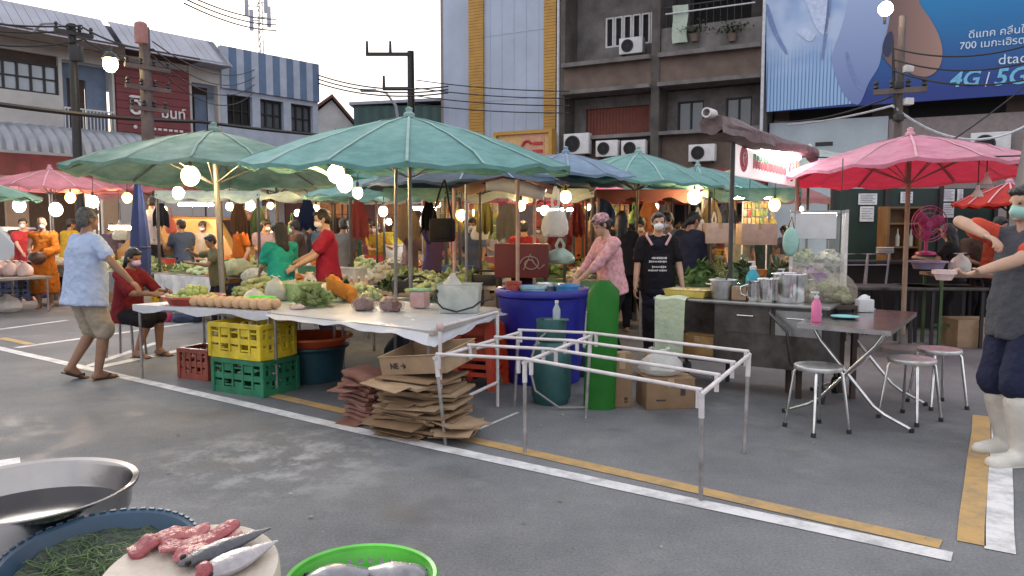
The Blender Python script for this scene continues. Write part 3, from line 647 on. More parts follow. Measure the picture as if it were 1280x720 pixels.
for pts, col in ((((1004, -12), (1012, 14), (1020, 34), (1030, 44), (1037, 36), (1036, 8), (1032, -12)), 'c'), (((996, 40), (1008, 34), (1020, 42), (1012, 52)), 'c'), (((960, 6), (972, 40), (984, 64), (981, 66), (966, 40), (958, 16)), 'f'), (((1040, -10), (1036, 30), (1030, 70), (1027, 70), (1032, 28), (1036, -10)), 'f'), (((1060, 66), (1068, 90), (1078, 110), (1075, 113), (1063, 94), (1057, 70)), 'f')):
    bm = B(); prism(bm, rounded([bb(*p) for p in pts], 4), -.0285, -.0235); obj('collar_print' if col == 'c' else 'fold_print', bm, mat('collar_print', (.50, .60, .82), .5) if col == 'c' else mat('fold_print', (.17, .25, .48), .5), t, smooth=False)
LETW = mat('billboard_white_letters', (.62, .74, .86), .5); LETC = mat('billboard_cyan_letters', (.16, .50, .72), .5)
def btext(s, px, py, pxh, m, extra=0.0, slant=None):
    me = text_mesh(s, 1.0, .008, extra); x, z = bb(px, py); _, z2 = bb(px, py - pxh); sc0 = (z2 - z) / .72
    me.transform(Matrix.Scale(sc0, 4)); 
    if slant: me.transform(Matrix.Shear('XY', 4, (0, 0)) if False else Matrix(((1, 0, slant, 0), (0, 1, 0, 0), (0, 0, 1, 0), (0, 0, 0, 1))))
    obj('lettering', me, m, t, (x, -.02, z), smooth=False)
btext('ดีแทค คลื่นใหม่', 1210, 48, 9, LETW, .006); btext('700 เมกะเฮิรตซ์', 1199, 62, 9, LETW, .006); btext('dtac', 1247, 81, 13, LETW, .0); btext('4G', 1186, 109, 19, LETC, .02, .2); btext('|', 1230, 104, 14, LETW, .0, .2); btext('5G', 1241, 107, 21, LETC, .02, .2)

# -- the long two-storey row on the other side of the street
LF = Face((-16.2, 23.8), math.atan2(.768, .64))
def lh(px, py, off=0): return LF.hit(px, py, off)
xs = {p: lh(p, 100)[0] for p in (-140, 0, 75, 145, 235, 275, 397)}
ZR = 8.3
GREYM = mat('grey_roof_sheet', (.34, .355, .42), .5, .2, .12, .8); DKBR = mat('dark_brown_wood', (.07, .045, .035), .7, 0, .25, 3); BLUEW = mat('blue_shutter_paint', (.16, .22, .33), .6, 0, .15, 2)
def row_unit(label, p0, p1, wm):
    x0, x1 = lh(p0, 100)[0], lh(p1, 100)[0]; t = thing('shophouse', label, 'building', LF.o + LF.u*x0, LF.a); return t, x0, x1 - x0 - .01
def loc2(x0): return lambda px, py, off=0: (lambda q: (q[0]-x0, q[1]))(lh(px, py, off))
# unit 1: cream, strip window under deep eave
t, X0, Wu = row_unit('cream two storey shophouse with a gridded strip window under grey eaves', -140, 143, CREAM); g_ = loc2(X0)
wx0, wx1 = g_(-70, 90)[0], g_(73, 90)[0]; wz1, wz0 = g_(30, 76)[1], g_(30, 114)[1]; dx0, dx1 = g_(78, 100)[0], g_(140, 100)[0]
bm = B(); wall_holes(bm, 0, Wu, 3.6, 7.5, [(wx0, wx1, wz0, wz1+.3), (dx0, dx1, 4.55, 7.0)], 0, .25); obj('wall', bm, CREAM, t, smooth=False)
bm = B(); rect(bm, wx0, wx1, wz1, wz1+.3, .15, .2); obj('recess_shade_strip', bm, DKBR, t, smooth=False)  # dark strip stands in for the shaded recess above the window
window(t, wx0, wx1, wz0, wz1, .1, GLASS_B, BLACKM, 7, .06, 1)
bm = B(); rect(bm, 0, Wu, 7.5, 7.62, -.9, .3); rect(bm, 0, Wu, 7.25, 7.5, -.95, -.85); obj('eave', bm, DKBR, t, smooth=False)
bm = B(); prism(bm, [(0, 0), (1, 0), (1, .05), (0, .05)], 0, .01); bm.clear()
for i in range(int(Wu/.3)):
    box(bm, (i*.3 + .15, -.28, 8.06), (.285, 1.75, .03), ax=R(40))
obj('roof', bm, GREYM, t, smooth=False)
bm = B(); rect(bm, 0, Wu, 7.63, 8.5, .5, 9); obj('roof_body', bm, GREYM, t, smooth=False)
bm = B(); wall_holes(bm, dx0, dx1, 4.55, 7.0, [(dx0+.3, dx0+.9, 4.55, 6.5)], .5, .6); obj('recess_wall', bm, BLUEW, t, smooth=False)
bm = B(); rect(bm, dx0+.3, dx0+.9, 4.55, 6.5, .62, .66); obj('door', bm, DKBR, t, smooth=False)
bm = B()
for i in range(14): rect(bm, dx0 + (dx1-dx0)*i/14, dx0 + (dx1-dx0)*i/14 + .03, 4.56, 5.4, -.05, -.02)
rect(bm, dx0, dx1, 5.4, 5.45, -.06, -.01); obj('railing', bm, WHITE_P, t, smooth=False)
bm = B(); wall_holes(bm, 0, Wu, 0, 3.59, [(.8, Wu*.45, 0, 2.7), (Wu*.55, Wu-.5, 0, 2.7)], .1, .3); obj('shop_wall', bm, mat('peach_wall', (.52, .36, .24), .75, 0, .1, 1), t, smooth=False)
bm = B(); rect(bm, .4, Wu-.4, 0, 2.8, 2.5, 2.55); obj('shop_interior', bm, mat('shop_interior', (.20, .14, .10), .8), t, smooth=False)
# unit 2: red sign wall
t, X0, Wu = row_unit('shophouse faced with a dark red sign wall bearing white script', 143, 236, CREAM); g_ = loc2(X0)
bm = B(); rect(bm, 0, Wu, 0, 7.5, .05, .5); obj('wall', bm, CREAM, t, smooth=False)
sz1, sz0 = g_(190, 82)[1], g_(190, 168)[1]
bm = B()
for i in range(9): z = sz0 + (sz1-sz0)*i/9; rect(bm, .02, Wu-.02, z, z + (sz1-sz0)/9 - .015, -.08, .04)
obj('red_cladding', bm, mat('dark_red_sign', (.19, .045, .05), .6, 0, .12, 2), t, smooth=False)
RLET = mat('white_sign_letters', (.70, .66, .68), .5)
for s, px, py, ph in (('ฮิ', 159, 142, 20), ('มนท์', 199, 147, 11)):
    me = text_mesh(s, 1.0, .03, .012); x, z = g_(px, py); _, z2 = g_(px, py-ph); me.transform(Matrix.Scale((z2-z)/.62, 4)); obj('lettering', me, RLET, t, (x, -.13, z), smooth=False)
bm = B(); x, z = g_(168, 159); sph(bm, (x, -.1, z), (.07, .02, .07))
for i in range(8): rect(bm, x+.2+i*.2, x+.33+i*.2, z-.04, z+.04, -.1, -.085)
obj('small_lettering', bm, RLET, t)
bm = B(); rect(bm, 0, Wu, 7.5, 7.62, -.9, .3); obj('eave', bm, DKBR, t, smooth=False)
bm = B()
for i in range(int(Wu/.3)+1): box(bm, (min(i*.3 + .15, Wu-.14), -.28, 8.06), (.285, 1.75, .03), ax=R(40))
obj('roof', bm, GREYM, t, smooth=False)
bm = B(); rect(bm, 0, Wu, 7.63, 8.5, .5, 9); obj('roof_body', bm, GREYM, t, smooth=False)
# unit 3: grey with recessed balcony
t, X0, Wu = row_unit('narrow grey shophouse with blue door and recessed balcony', 236, 275, CREAM); g_ = loc2(X0)
bm = B(); wall_holes(bm, 0, Wu, 0, 7.5, [(.1, Wu-.1, 4.7, 6.9)], .0, .3); obj('wall', bm, CREAM, t, smooth=False)
bm = B(); rect(bm, .1, Wu-.1, 4.7, 6.9, .8, .85); obj('recess_wall', bm, DKBR, t, smooth=False); bm = B(); rect(bm, Wu*.45, Wu-.2, 4.7, 6.6, .7, .76); obj('door', bm, BLUEW, t, smooth=False)
bm = B(); rect(bm, 0, Wu, 4.5, 4.7, -.5, -.01); obj('balcony_slab', bm, CREAM, t, smooth=False)
bm = B()
for i in range(5): box(bm, (min(i*.3 + .15, Wu-.14), -.28, 8.06), (.285, 1.75, .03), ax=R(40))
rect(bm, 0, Wu, 7.5, 7.62, -.9, .3); obj('roof', bm, GREYM, t, smooth=False)
bm = B(); rect(bm, 0, Wu, 7.63, 8.5, .5, 9); obj('roof_body', bm, GREYM, t, smooth=False)
# unit 4: blue striped
t, X0, Wu = row_unit('shophouse with a blue and white striped parapet and dark windows', 275, 397, CREAM); g_ = loc2(X0)
BL1, BL2 = mat('pale_blue_stripe', (.40, .46, .57), .55, 0, .1, 2), mat('deep_blue_stripe', (.12, .19, .32), .55, 0, .1, 2)
n = 14; zt0 = g_(330, 118)[1]
for par, mm in ((0, BL1), (1, BL2)):
    bm = B()
    for i in range(n):
        if i % 2 == par: rect(bm, Wu*i/n, Wu*(i+1)/n, zt0, 8.45, -.12 - .01*par, .1)
    obj('striped_cladding', bm, mm, t, smooth=False)
zw1, zw0 = g_(330, 124)[1], g_(330, 160)[1]; hs = []
for i in range(3): hs.append((Wu*(.06 + .32*i), Wu*(.30 + .32*i), zw0, zw1))
bm = B(); wall_holes(bm, 0, Wu, 0, zt0, hs, 0, .3); obj('wall', bm, BL1, t, smooth=False)
for h in hs: window(t, *h, .2, DARKFILL if h is hs[0] else GLASS, BLACKM, 2, .07, 1)
bm = B(); rect(bm, 0, Wu, 4.35, 4.55, -.7, -.01); obj('ledge', bm, DKBR, t, smooth=False)
bm = B(); rect(bm, .2, Wu-.2, 7.9, 8.3, .3, 9); rect(bm, Wu-.3, Wu, 0, 8.4, .3, 9); obj('roof_body', bm, BL1, t, smooth=False)
# barrel awning in front of the row, with its dark red fascia
AF = Face(tuple((LF.o - LF.v*4.2)[:2]), LF.a); x0 = AF.hit(-90, 190)[0]; x1 = AF.hit(186, 190)[0]
t = thing('barrel_awning', 'curved grey corrugated awning over the shops across the street', 'awning', AF.o + AF.u*x0, AF.a); bm = B(); Lx = x1-x0; n = int(Lx/.14); prev = None
for i in range(n+1):
    x = Lx*i/n; k = .10 if i % 2 else 0; col = []
    for j in range(9):
        a = R(6 + 100*j/8); rr = 1.55 + k; col.append(bm.verts.new((x, 1.45 - rr*math.cos(a)*1.0, 3.42 + rr*math.sin(a)*.62)))
    if prev:
        for j in range(8): bm.faces.new((prev[j], col[j], col[j+1], prev[j+1]))
    prev = col
obj('corrugated_sheet', bm, mat('galvanised_sheet', (.26, .28, .32), .4, .5, .12, 2), t, ang=25)
bm = B(); rect(bm, 0, Lx, 2.86, 3.46, .0, .06); obj('fascia', bm, mat('dark_red_fascia', (.13, .022, .03), .6, 0, .3, 2), t, smooth=False)
for i in range(5):
    bm = B(); cyl(bm, (Lx*(i+.02)/4.1 + .05, .1, 0), (Lx*(i+.02)/4.1 + .05, .1, 2.9), .05); obj('post', bm, WHITE_P, t)

# far buildings beyond the street
t = thing('far_house', 'small far house with a pale gable and dark red roof', 'building', at(413, 160, 44), R(20)); zb_ = -at(413, 160, 44).z
bm = B(); prism(bm, [(-1.3, zb_), (1.5, zb_), (1.5, .0), (.1, 1.6), (-1.3, .4)], 0, 6); obj('wall', bm, CREAM, t, smooth=False)
bm = B(); prism(bm, [(-1.6, .35), (.1, 1.72), (.1, 1.9), (-1.7, .5)], -.3, 6.2); prism(bm, [(.1, 1.72), (1.7, -.1), (1.7, .06), (.1, 1.9)], -.3, 6.2); obj('roof', bm, mat('dark_red_tiles', (.13, .05, .045), .7, 0, .2, 4), t, smooth=False)
bm = B(); rect(bm, -.7, .1, -1.4, -.5, -.06, .02); obj('window', bm, DARKFILL, t, smooth=False)
p0, p1 = at(442, 132, 40), at(560, 126, 40); t = thing('green_hall', 'long dark green sheet clad hall beyond the street', 'building', (p0.x, 40, 0)); Lx = p1.x - p0.x + 2
bm = B(); corrug(bm, 0, Lx, 0, p0.z, 0, .5, .06); rect(bm, 0, Lx, 0, p0.z - .02, .02, 8); obj('wall', bm, mat('dark_green_sheet', (.055, .11, .105), .6, 0, .12, 1), t, smooth=False)
bm = B(); prism(bm, [(-.2, p0.z), (Lx+.2, p0.z + .35), (Lx+.2, p0.z + .5), (-.2, p0.z + .15)], -.2, 8); obj('roof', bm, GREYM, t, smooth=False)
# low shop wall closing the market at the back
p0, p1 = at(205, 250, 31), at(705, 250, 31)
t = thing('market_shop_row', 'long dark maroon shop row with lit openings behind the stalls', 'building', (p0.x, 31, 0)); Lx = p1.x - p0.x; bm = B()
hs = [(Lx*i/6 + .5, Lx*(i+1)/6 - .5, 0, 2.5) for i in range(6)]; wall_holes(bm, 0, Lx, 0, 3.7, hs, 0, .25); obj('wall', bm, mat('maroon_shop_wall', (.13, .04, .035), .7, 0, .25, 1), t, smooth=False)
bm = B(); rect(bm, 0, Lx, 0, 3.6, 2.6, 2.7); obj('back_wall', bm, mat('shop_back_wall', (.22, .13, .09), .8, 0, .3, 2), t, smooth=False)
bm = B()
for h in hs:
    for k in range(4): rect(bm, h[0]+.1, h[1]-.1, .5 + k*.5, .53 + k*.5, 1.9, 2.4)
obj('shelf', bm, DKBR, t, smooth=False)
bm = B(); prism(bm, [(-.2, 3.7), (Lx+.2, 3.7), (Lx+.2, 3.85), (-.2, 3.85)], -1.4, 4); obj('roof', bm, mat('rust_roof', (.16, .09, .08), .8), t, smooth=False)
# ------------------------------------------------------------------ poles, cables, street lamps
POLEC = mat('concrete_pole', (.13, .105, .10), .85, 0, .2, 3); CABLE = mat('black_cable', (.02, .02, .022), .6)
def upole(label, px, Y, ptop, r=.15, arms=(), m=POLEC, extra=None):
    b = ground(px, Y); h = at(px, ptop, Y).z; t = thing('utility_pole', label, 'utility pole', b); bm = B(); cyl(bm, (0, 0, 0), (0, 0, h), r*1.2, r*.85, 10); obj('pole', bm, m, t)
    for dz, L, rz in arms:
        bm = B(); q = Matrix.Rotation(rz, 4, 'Z'); q.translation = (0, 0, h-dz); box(bm, (0, -.12, 0), (L, .09, .10), M=q); a = obj('crossarm', bm, m, t)
        for k in (-.45, -.15, .15, .45):
            bm = B(); lathe(bm, [(.02, 0), (.05, .03), (.03, .08), (.05, .11), (.03, .16), (.0, .17)], 10, q @ V((L*k, -.12, .05))); obj('insulator', bm, BLACKM, a)
    return t, h
t, h = upole('thick concrete utility pole with a round transformer top before the red sign wall', 191, 19, 34, .15, ((1.0, 1.1, R(50)), (1.5, 1.1, R(50)), (2.0, .9, R(50))))
bm = B(); cyl(bm, (0, -.16, h-.42), (0, -.16, h+.02), .15, .15, 16); sph(bm, (0, -.16, h+.02), (.15, .15, .08)); obj('transformer', bm, mat('faded_pink_tank', (.36, .17, .16), .6), t)
t, h = upole('dark utility pole with bracket boxes in front of the cream shophouse', 103, 19.5, 30, .11, ((.25, .9, R(50)),), BLACKM)
bm = B(); box(bm, (.15, -.1, h-.75), (.25, .2, .4), bev=.02); obj('junction_box', bm, BLACKM, t)
bm = B(); tube(bm, [(0, -.05, h-.15), (-.3, -.1, h+.0), (-.7, -.1, h-.02), (-.95, -.1, h-.25)], .035, 6); obj('bracket', bm, GREYM, t)
t, h = upole('slim black utility pole with two stepped crossarms against the white sky', 516, 33, 64, .17, (), BLACKM)
for z, L in ((h-.15, 1.9), (h-1.6, 1.2)):
    bm = B(); box(bm, (-L/2, -.1, z), (L, .12, .14)); a = obj('crossarm', bm, BLACKM, t)
    for x in ((-L+.05, -L*.45) if L > 1.5 else (-L+.05,)):
        bm = B(); cyl(bm, (x, -.1, z), (x, -.1, z+.55), .07, .05, 8); obj('insulator', bm, BLACKM, a)
t, h = upole('cable laden utility pole carrying a street lamp in front of the billboard', 1116, 14.5, 20, .075, ((1.4, .9, R(-25)),), POLEC)
for k in range(4):
    bm = B(); box(bm, (random.Random(k).uniform(-.12, .12), -.12, h-1.0-k*.3), (.16, .14, .13), bev=.02); obj('junction_box', bm, BLACKM if k % 2 else WHITE_P, t)
# lattice antenna mast
b = ground(333, 34); ht = at(333, -30, 34).z; z0 = 0; t = thing('antenna_mast', 'thin lattice antenna mast rising above the striped parapet', 'antenna', b)
bm = B()
for k in range(3):
    a = R(120*k); cyl(bm, (.16*math.cos(a), .16*math.sin(a), 0), (.10*math.cos(a), .10*math.sin(a), ht), .025, .02, 6)
n = 40
for i in range(n):
    z = ht*i/n
    for k in range(3):
        a, c = R(120*k), R(120*(k+1)); cyl(bm, (.14*math.cos(a), .14*math.sin(a), z), (.14*math.cos(c), .14*math.sin(c), z + ht/n), .01, .01, 5)
obj('lattice', bm, GREYM, t)
for k, (dx, py) in enumerate(((-.55, 8), (.3, 4), (.42, 22), (-.35, 26))):
    z = at(333, py, 34).z; bm = B(); box(bm, (dx, -.1, z), (.16, .12, .9), bev=.02); cyl(bm, (0, 0, z), (dx, -.1, z), .025, .025, 6); obj('antenna_panel', bm, GREYM, t)
# curved street lamp before the green hall
b = ground(500, 36); t = thing('street_lamp', 'slender grey street lamp with curved arm beside the black utility pole', 'street lamp', b); z1 = at(485, 113, 36).z; bm = B(); tube(bm, [(0, 0, 0), (0, 0, z1-1.4), (-.12, 0, z1-.7), (-.55, 0, z1-.12), (-1.1, 0, z1)], [.09, .07, .06, .05, .045], 8); obj('pole', bm, GREYM, t)
bm = B(); box(bm, (-1.4, 0, z1), (.75, .22, .14), bev=.05); obj('lamp_head', bm, GREYM, t)
# lit street lamps
def emis(name, col, s): return mat(name, col, .5, emit=s, ecol=col)
LWARM, LWHITE, LORANGE = emis('warm_bulb_light', (1, .66, .30), 420), emis('white_bulb_light', (1, .88, .78), 320), emis('amber_bulb_light', (1, .48, .14), 330)
FROST = {'w': mat('warm_frosted_glass', (.9, .8, .6), .4, emit=3.2, ecol=(1, .66, .30), alpha=.45), 'c': mat('white_frosted_glass', (.9, .9, .9), .4, emit=3.2, ecol=(1, .90, .86), alpha=.45), 'o': mat('amber_frosted_glass', (.9, .6, .3), .4, emit=2.6, ecol=(1, .45, .12), alpha=.45)}
TUBEL = emis('white_tube_light', (1, .90, .80), 80)
p = at(138, 80, 18.6); t = thing('street_lamp', 'lit yellow street lamp globe hung from a bracket near the dark pole', 'street lamp', p); bm = B(); sph(bm, (0, 0, 0), (.17, .17, .20), 16); obj('bulb', bm, emis('yellow_street_light', (1, .80, .38), 26), t)
bm = B(); tube(bm, [(0, 0, .18), (-.05, .2, .45), (-.35, .7, .5), (-.7, .95, .45)], .025, 6); obj('bracket', bm, BLACKM, t)
bm = B(); lathe(bm, [(.20, .12), (.13, .24), (.04, .30)], 16); obj('lamp_cap', bm, BLACKM, t)
p = at(1107, 11, 14.2); t = thing('street_lamp', 'lit warm street lamp on the pole before the billboard', 'street lamp', p); bm = B(); sph(bm, (0, 0, 0), (.13, .13, .13), 16); obj('bulb', bm, emis('street_lamp_light', (1, .82, .6), 26), t); bm = B(); tube(bm, [(0, .05, .1), (.08, .2, .18), (.14, .3, -.2)], .025, 6); obj('bracket', bm, BLACKM, t)
# cables
def cable(label, a, b, sag, r=.024, n=14, m=CABLE, group='overhead cables'):
    a, b = V(a), V(b); bm = B(); tube(bm, [a + (b-a)*(i/n) - V((0, 0, sag*4*(i/n)*(1-i/n))) for i in range(n+1)], r, 5); tag(obj('cable', bm, m), label, 'cable', group)
for k, (pa, Ya, pb, Yb, sg) in enumerate((((-60, 30), 19, (103, 36), 19.4, .15), ((-60, 22), 19, (103, 32), 19.4, .1), ((-60, 45), 19, (103, 50), 19.4, .2), ((103, 34), 19.5, (191, 62), 19, .12), ((103, 48), 19.5, (191, 70), 19, .2))):
    cable('thin overhead cable strung to the poles before the cream shophouse', at(*pa, Ya), at(*pb, Yb), sg)
for k in range(4): cable('thin overhead cable running from the transformer pole to the striped shophouse', at(191, 52 + k*9, 19), at(320, 86 + k*9, 31), .5 + .1*k, .016)
cable('thick black cable bundle sagging low across the street side', at(-60, 122, 15), at(250, 152, 22), .10, .055); cable('thick black cable bundle continuing behind the big green umbrella', at(250, 152, 22), at(480, 172, 30), .1, .05)
for k in range(3): cable('thin cable crossing the white sky to the clad building', at(398, 94 + k*5, 33), at(560, 108 + k*4, 28.2), .3, .03)
for k in range(4): cable('cable running along the front of the clad building', at(520, 100 + k*10, 29.6), at(712, 114 + k*9, 26.6), .1, .02)
for k in range(3): cable('thin cable high in the sky near the antenna mast', at(230, -8 + k*6, 24), at(345, 24 + k*7, 33.5), .2, .028)
cable('pale cable looping between the lamp pole and the mauve wall', at(1115, 132, 14.4), at(1300, 146, 16), .55, .025, m=PIPE); cable('pale cable stretched from the lamp pole over the rolled awning', at(985, 156, 19.5), at(1116, 132, 14.4), .06, .022, m=PIPE)
cable('dark cable crossing below the billboard', at(968, 152, 20), at(1116, 120, 14.4), .15, .02); cable('dark cable rising across the billboard corner', at(1180, 182, 15), at(1300, 92, 15), .05, .015); cable('dark cable low across the red umbrella', at(1000, 196, 9.5), at(1300, 194, 7.0), .02, .008)
for k in range(3): cable('dark cable running from the lamp pole across the billboard', at(1116, 60 + k*14, 14.4), at(1300, 52 + k*22, 13), .2, .016)
for k in range(4): cable('dark cable drooping at the lamp pole before the billboard', at(1116, 52 + k*12, 14.4), at(1119, 150 - k*5, 14.42), .0, .022)

# ------------------------------------------------------------------ umbrellas
WOODP = mat('pale_wood_pole', (.30, .22, .16), .7, 0, .15, 6); POLEM = mat('dull_metal_pole', (.24, .23, .22), .45, .5); DKPOLE = mat('dark_metal_pole', (.06, .055, .055), .5, .4)
def canopy_m(name, col, tr=.30, light=None, through=None):
    m = mat(name, col, .75, 0, .16, 1.3, bump=.35, bscale=7, trans=tr, spec=.25, col2=light); t = m.node_tree; n = t.nodes; L = t.links.new; b = n['Principled BSDF']; src = b.inputs['Base Color'].links[0].from_socket
    tc = n.new('ShaderNodeTexCoord'); mp = n.new('ShaderNodeMapping'); mp.inputs['Scale'].default_value = (1, 1, 3); z = n.new('ShaderNodeTexNoise'); z.inputs['Scale'].default_value = 5.5; z.inputs['Detail'].default_value = 8; z.inputs['Roughness'].default_value = .7; L(tc.outputs['Object'], mp.inputs[0]); L(mp.outputs[0], z.inputs['Vector'])
    r = n.new('ShaderNodeValToRGB'); e = r.color_ramp.elements; e[0].position = .36; e[1].position = .66; e[0].color = (.82, .82, .82, 1); e[1].color = (1.14, 1.14, 1.14, 1); L(z.outputs[0], r.inputs[0])
    x = n.new('ShaderNodeMix'); x.data_type = 'RGBA'; x.blend_type = 'MULTIPLY'; x.inputs[0].default_value = 1; L(src, x.inputs[6]); L(r.outputs[0], x.inputs[7])
    for k in n:
        if k.bl_idname == 'ShaderNodeBsdfPrincipled' or (k.bl_idname == 'ShaderNodeBsdfTranslucent' and not through): L(x.outputs[2], k.inputs[0])
        elif through and k.bl_idname == 'ShaderNodeBsdfTranslucent':
            for q in list(k.inputs[0].links): t.links.remove(q)
            k.inputs[0].default_value = (*through, 1)
    return m
def umbrella(label, apex, r, drop, cm, seam, pm=POLEM, ribs=8, tilt=(0, 0), base=True, pole_px=None, pr=.022, n=16, seed=0, droop=1.0, foot=None):
    rd = random.Random(seed); apex = V(apex); t = thing('umbrella', label, 'umbrella', (apex.x, apex.y, 0), R(seed*7), 'market umbrellas'); A = apex.z
    TM = Matrix.Translation((0, 0, A - drop)) @ Matrix.Rotation(-R(seed*7), 4, 'Z') @ Matrix.Rotation(tilt[0], 4, 'X') @ Matrix.Rotation(tilt[1], 4, 'Y') @ Matrix.Rotation(R(seed*7), 4, 'Z') @ Matrix.Translation((0, 0, drop - A))
    def zc(f, a): 
        u = (a/(2*math.pi)*n) % 1; sagk = 1 - abs(2*u - 1)
        return A - drop*(.60*f + .40*f*f) - .030*sagk*f*f*droop - .012*math.sin(a*3 + seed)*f
    bm = B(); N = n*4; K = 9; top = bm.verts.new((0, 0, A)); rings = []
    for j in range(1, K+1):
        f = j/K; row = []
        for i in range(N):
            a = 2*math.pi*i/N; u = (a/(2*math.pi)*n) % 1; sagk = 1 - abs(2*u-1); rr = r*f*(1 - .022*sagk*f) * (1 + .012*math.sin(a*2 + seed*1.3)*f)
            row.append(bm.verts.new((rr*math.cos(a), rr*math.sin(a), zc(f, a) + .028*f*mnoise.noise(V((rr*math.cos(a)*3.1 + seed*7, rr*math.sin(a)*3.1, seed))) + .012*mnoise.noise(V((rr*math.cos(a)*9, rr*math.sin(a)*9 + seed*5, 2))))))
        rings.append(row)
    for i in range(N): bm.faces.new((top, rings[0][i], rings[0][(i+1) % N]))
    for a, b in zip(rings, rings[1:]):
        for i in range(N): bm.faces.new((a[i], b[i], b[(i+1) % N], a[(i+1) % N]))
    low = []                                                       # a short hanging hem
    for i in range(N):
        p = rings[-1][i].co; low.append(bm.verts.new((p.x*.997, p.y*.997, p.z - .035 - .008*math.sin(i*2.1 + seed))))
    for i in range(N): bm.faces.new((rings[-1][i], low[i], low[(i+1) % N], rings[-1][(i+1) % N]))
    bm.transform(TM); cv = obj('canopy', bm, cm, t, ang=50)
    bm = B()
    for k in range(n):
        a = 2*math.pi*k/n; pts = []; wd = .012
        for j in range(K+1):
            f = j/K; q = V((r*f*math.cos(a), r*f*math.sin(a), zc(f, a) + .008 + .028*f*mnoise.noise(V((r*f*math.cos(a)*3.1 + seed*7, r*f*math.sin(a)*3.1, seed))) + .012*mnoise.noise(V((r*f*math.cos(a)*9, r*f*math.sin(a)*9 + seed*5, 2))))); s = V((-math.sin(a), math.cos(a), 0))*wd; pts.append((bm.verts.new(q+s), bm.verts.new(q-s)))
        for q, z in zip(pts, pts[1:]): bm.faces.new((q[0], z[0], z[1], q[1]))
    bm.transform(TM); obj('seam_lines', bm, seam, cv)
    for k in range(ribs):
        a = 2*math.pi*k/ribs; bm = B(); tube(bm, [TM @ V((r*f*math.cos(a), r*f*math.sin(a), zc(f, a) - .02 - .01*f)) for f in (.02, .35, .7, .985)], .009, 6)
        rb = obj('rib', bm, pm, t); bm = B(); cyl(bm, TM @ V((0, 0, A-drop-.12)), TM @ V((r*.52*math.cos(a), r*.52*math.sin(a), zc(.52, a) - .03)), .007, seg=6); obj('strut', bm, pm, rb)
    bm = B(); b = V(foot) - V((apex.x, apex.y, 0)) if foot is not None else V((0, 0, 0)); b = Matrix.Rotation(-R(seed*7), 3, 'Z') @ b; cyl(bm, b, TM @ V((0, 0, A-.03)), pr, pr*.9, 12); obj('pole', bm, pm, t)
    bm = B(); lathe(bm, [(.05, 0), (.055, .03), (.03, .05), (.035, .085), (.0, .10)], 12, TM @ V((0, 0, A-.005))); obj('finial', bm, seam, t)
    if base:
        bm = B(); lathe(bm, [(.24, 0), (.24, .06), (.2, .09), (.04, .10), (.04, .22), (.03, .22)], 20, b, capb=True); obj('base', bm, CONC, t)
    return t
TEAL = canopy_m('teal_canopy', (.20, .38, .37), .15, (.13, .285, .28), (.04, .22, .20)); GREEN_C = canopy_m('green_canopy', (.055, .16, .125), .14, (.24, .36, .32)); BLUEG = canopy_m('blue_grey_canopy', (.21, .30, .42), .14, None, (.06, .12, .22))
PINK = canopy_m('faded_pink_canopy', (.36, .15, .19), .3); RED_C = canopy_m('faded_red_canopy', (.74, .30, .42), .34, (.78, .44, .54), (.80, .012, .05)); PALEG = canopy_m('pale_green_canopy', (.42, .52, .46), .35); MINT = canopy_m('mint_canopy', (.22, .42, .33), .3); WTEAL = canopy_m('white_teal_canopy', (.46, .53, .53), .3)
SEAM_T = mat('pale_seam', (.26, .40, .385), .8); SEAM_G = mat('green_seam', (.22, .32, .28), .8); SEAM_R = mat('pink_seam', (.62, .34, .40), .8); SEAM_B = mat('blue_seam', (.22, .30, .4), .8); SEAM_W = mat('white_seam', (.6, .64, .62), .8)
U1 = at(511, 146, 7.35); umbrella('largest teal green umbrella, shading the white covered vegetable table', U1, 1.57, .47, TEAL, SEAM_T, POLEM, 8, (R(3.0), R(.8)), seed=1, pr=.02)
bm = B(); p0 = ground(492, 7.2); cyl(bm, p0, (p0.x + .04, p0.y, 2.25), .017, .017, 10); tag(obj('support_pole', bm, POLEM), 'second thin steel pole beside the teal umbrella pole', 'pole')
umbrella('dark green umbrella with whitened crown, over the fruit table beside the orange robed monk', at(266, 163, 8.2), 1.47, .46, GREEN_C, SEAM_G, POLEM, 8, (R(-2), R(.5)), seed=2, pr=.03, foot=ground(279, 8.1))
umbrella('blue grey umbrella behind the teal one, below the air conditioners', at(706, 191, 10.6), 1.22, .36, BLUEG, SEAM_B, DKPOLE, 8, (0, R(2)), seed=3)
umbrella('green umbrella over the pink shirted and black aproned vendors', at(796, 191, 10.9), 1.32, .42, TEAL, SEAM_T, DKPOLE, 8, (R(2), R(3)), seed=4)
umbrella('green umbrella half hidden by the lit cart sign', at(872, 208, 13.2), 1.35, .42, TEAL, SEAM_T, DKPOLE, 8, seed=5)
umbrella('big faded red umbrella beside the billboard pole, over the dining tables', at(1139, 169, 8.7), 1.46, .43, RED_C, SEAM_R, WOODP, 8, (R(-2.2), R(-.5)), seed=6, pr=.028)
umbrella('faded pink umbrella above the orange robed monk', at(62, 212, 14), 1.22, .34, PINK, SEAM_R, DKPOLE, 8, seed=7)
umbrella('faded pink umbrella half hidden behind the dark green one', at(188, 218, 16.5), 1.4, .36, PINK, SEAM_R, DKPOLE, 8, seed=8)
umbrella('light green umbrella cut off at the picture edge beside the pink one', at(-62, 218, 12), 1.25, .34, MINT, SEAM_W, DKPOLE, 8, seed=9)
umbrella('whitish green patched umbrella between the two big green ones', at(346, 215, 16), 1.08, .36, PALEG, SEAM_W, DKPOLE, 8, seed=10)
umbrella('teal umbrella behind the red shirted masked vendor', at(470, 222, 14), 1.35, .34, TEAL, SEAM_T, DKPOLE, 8, seed=11)
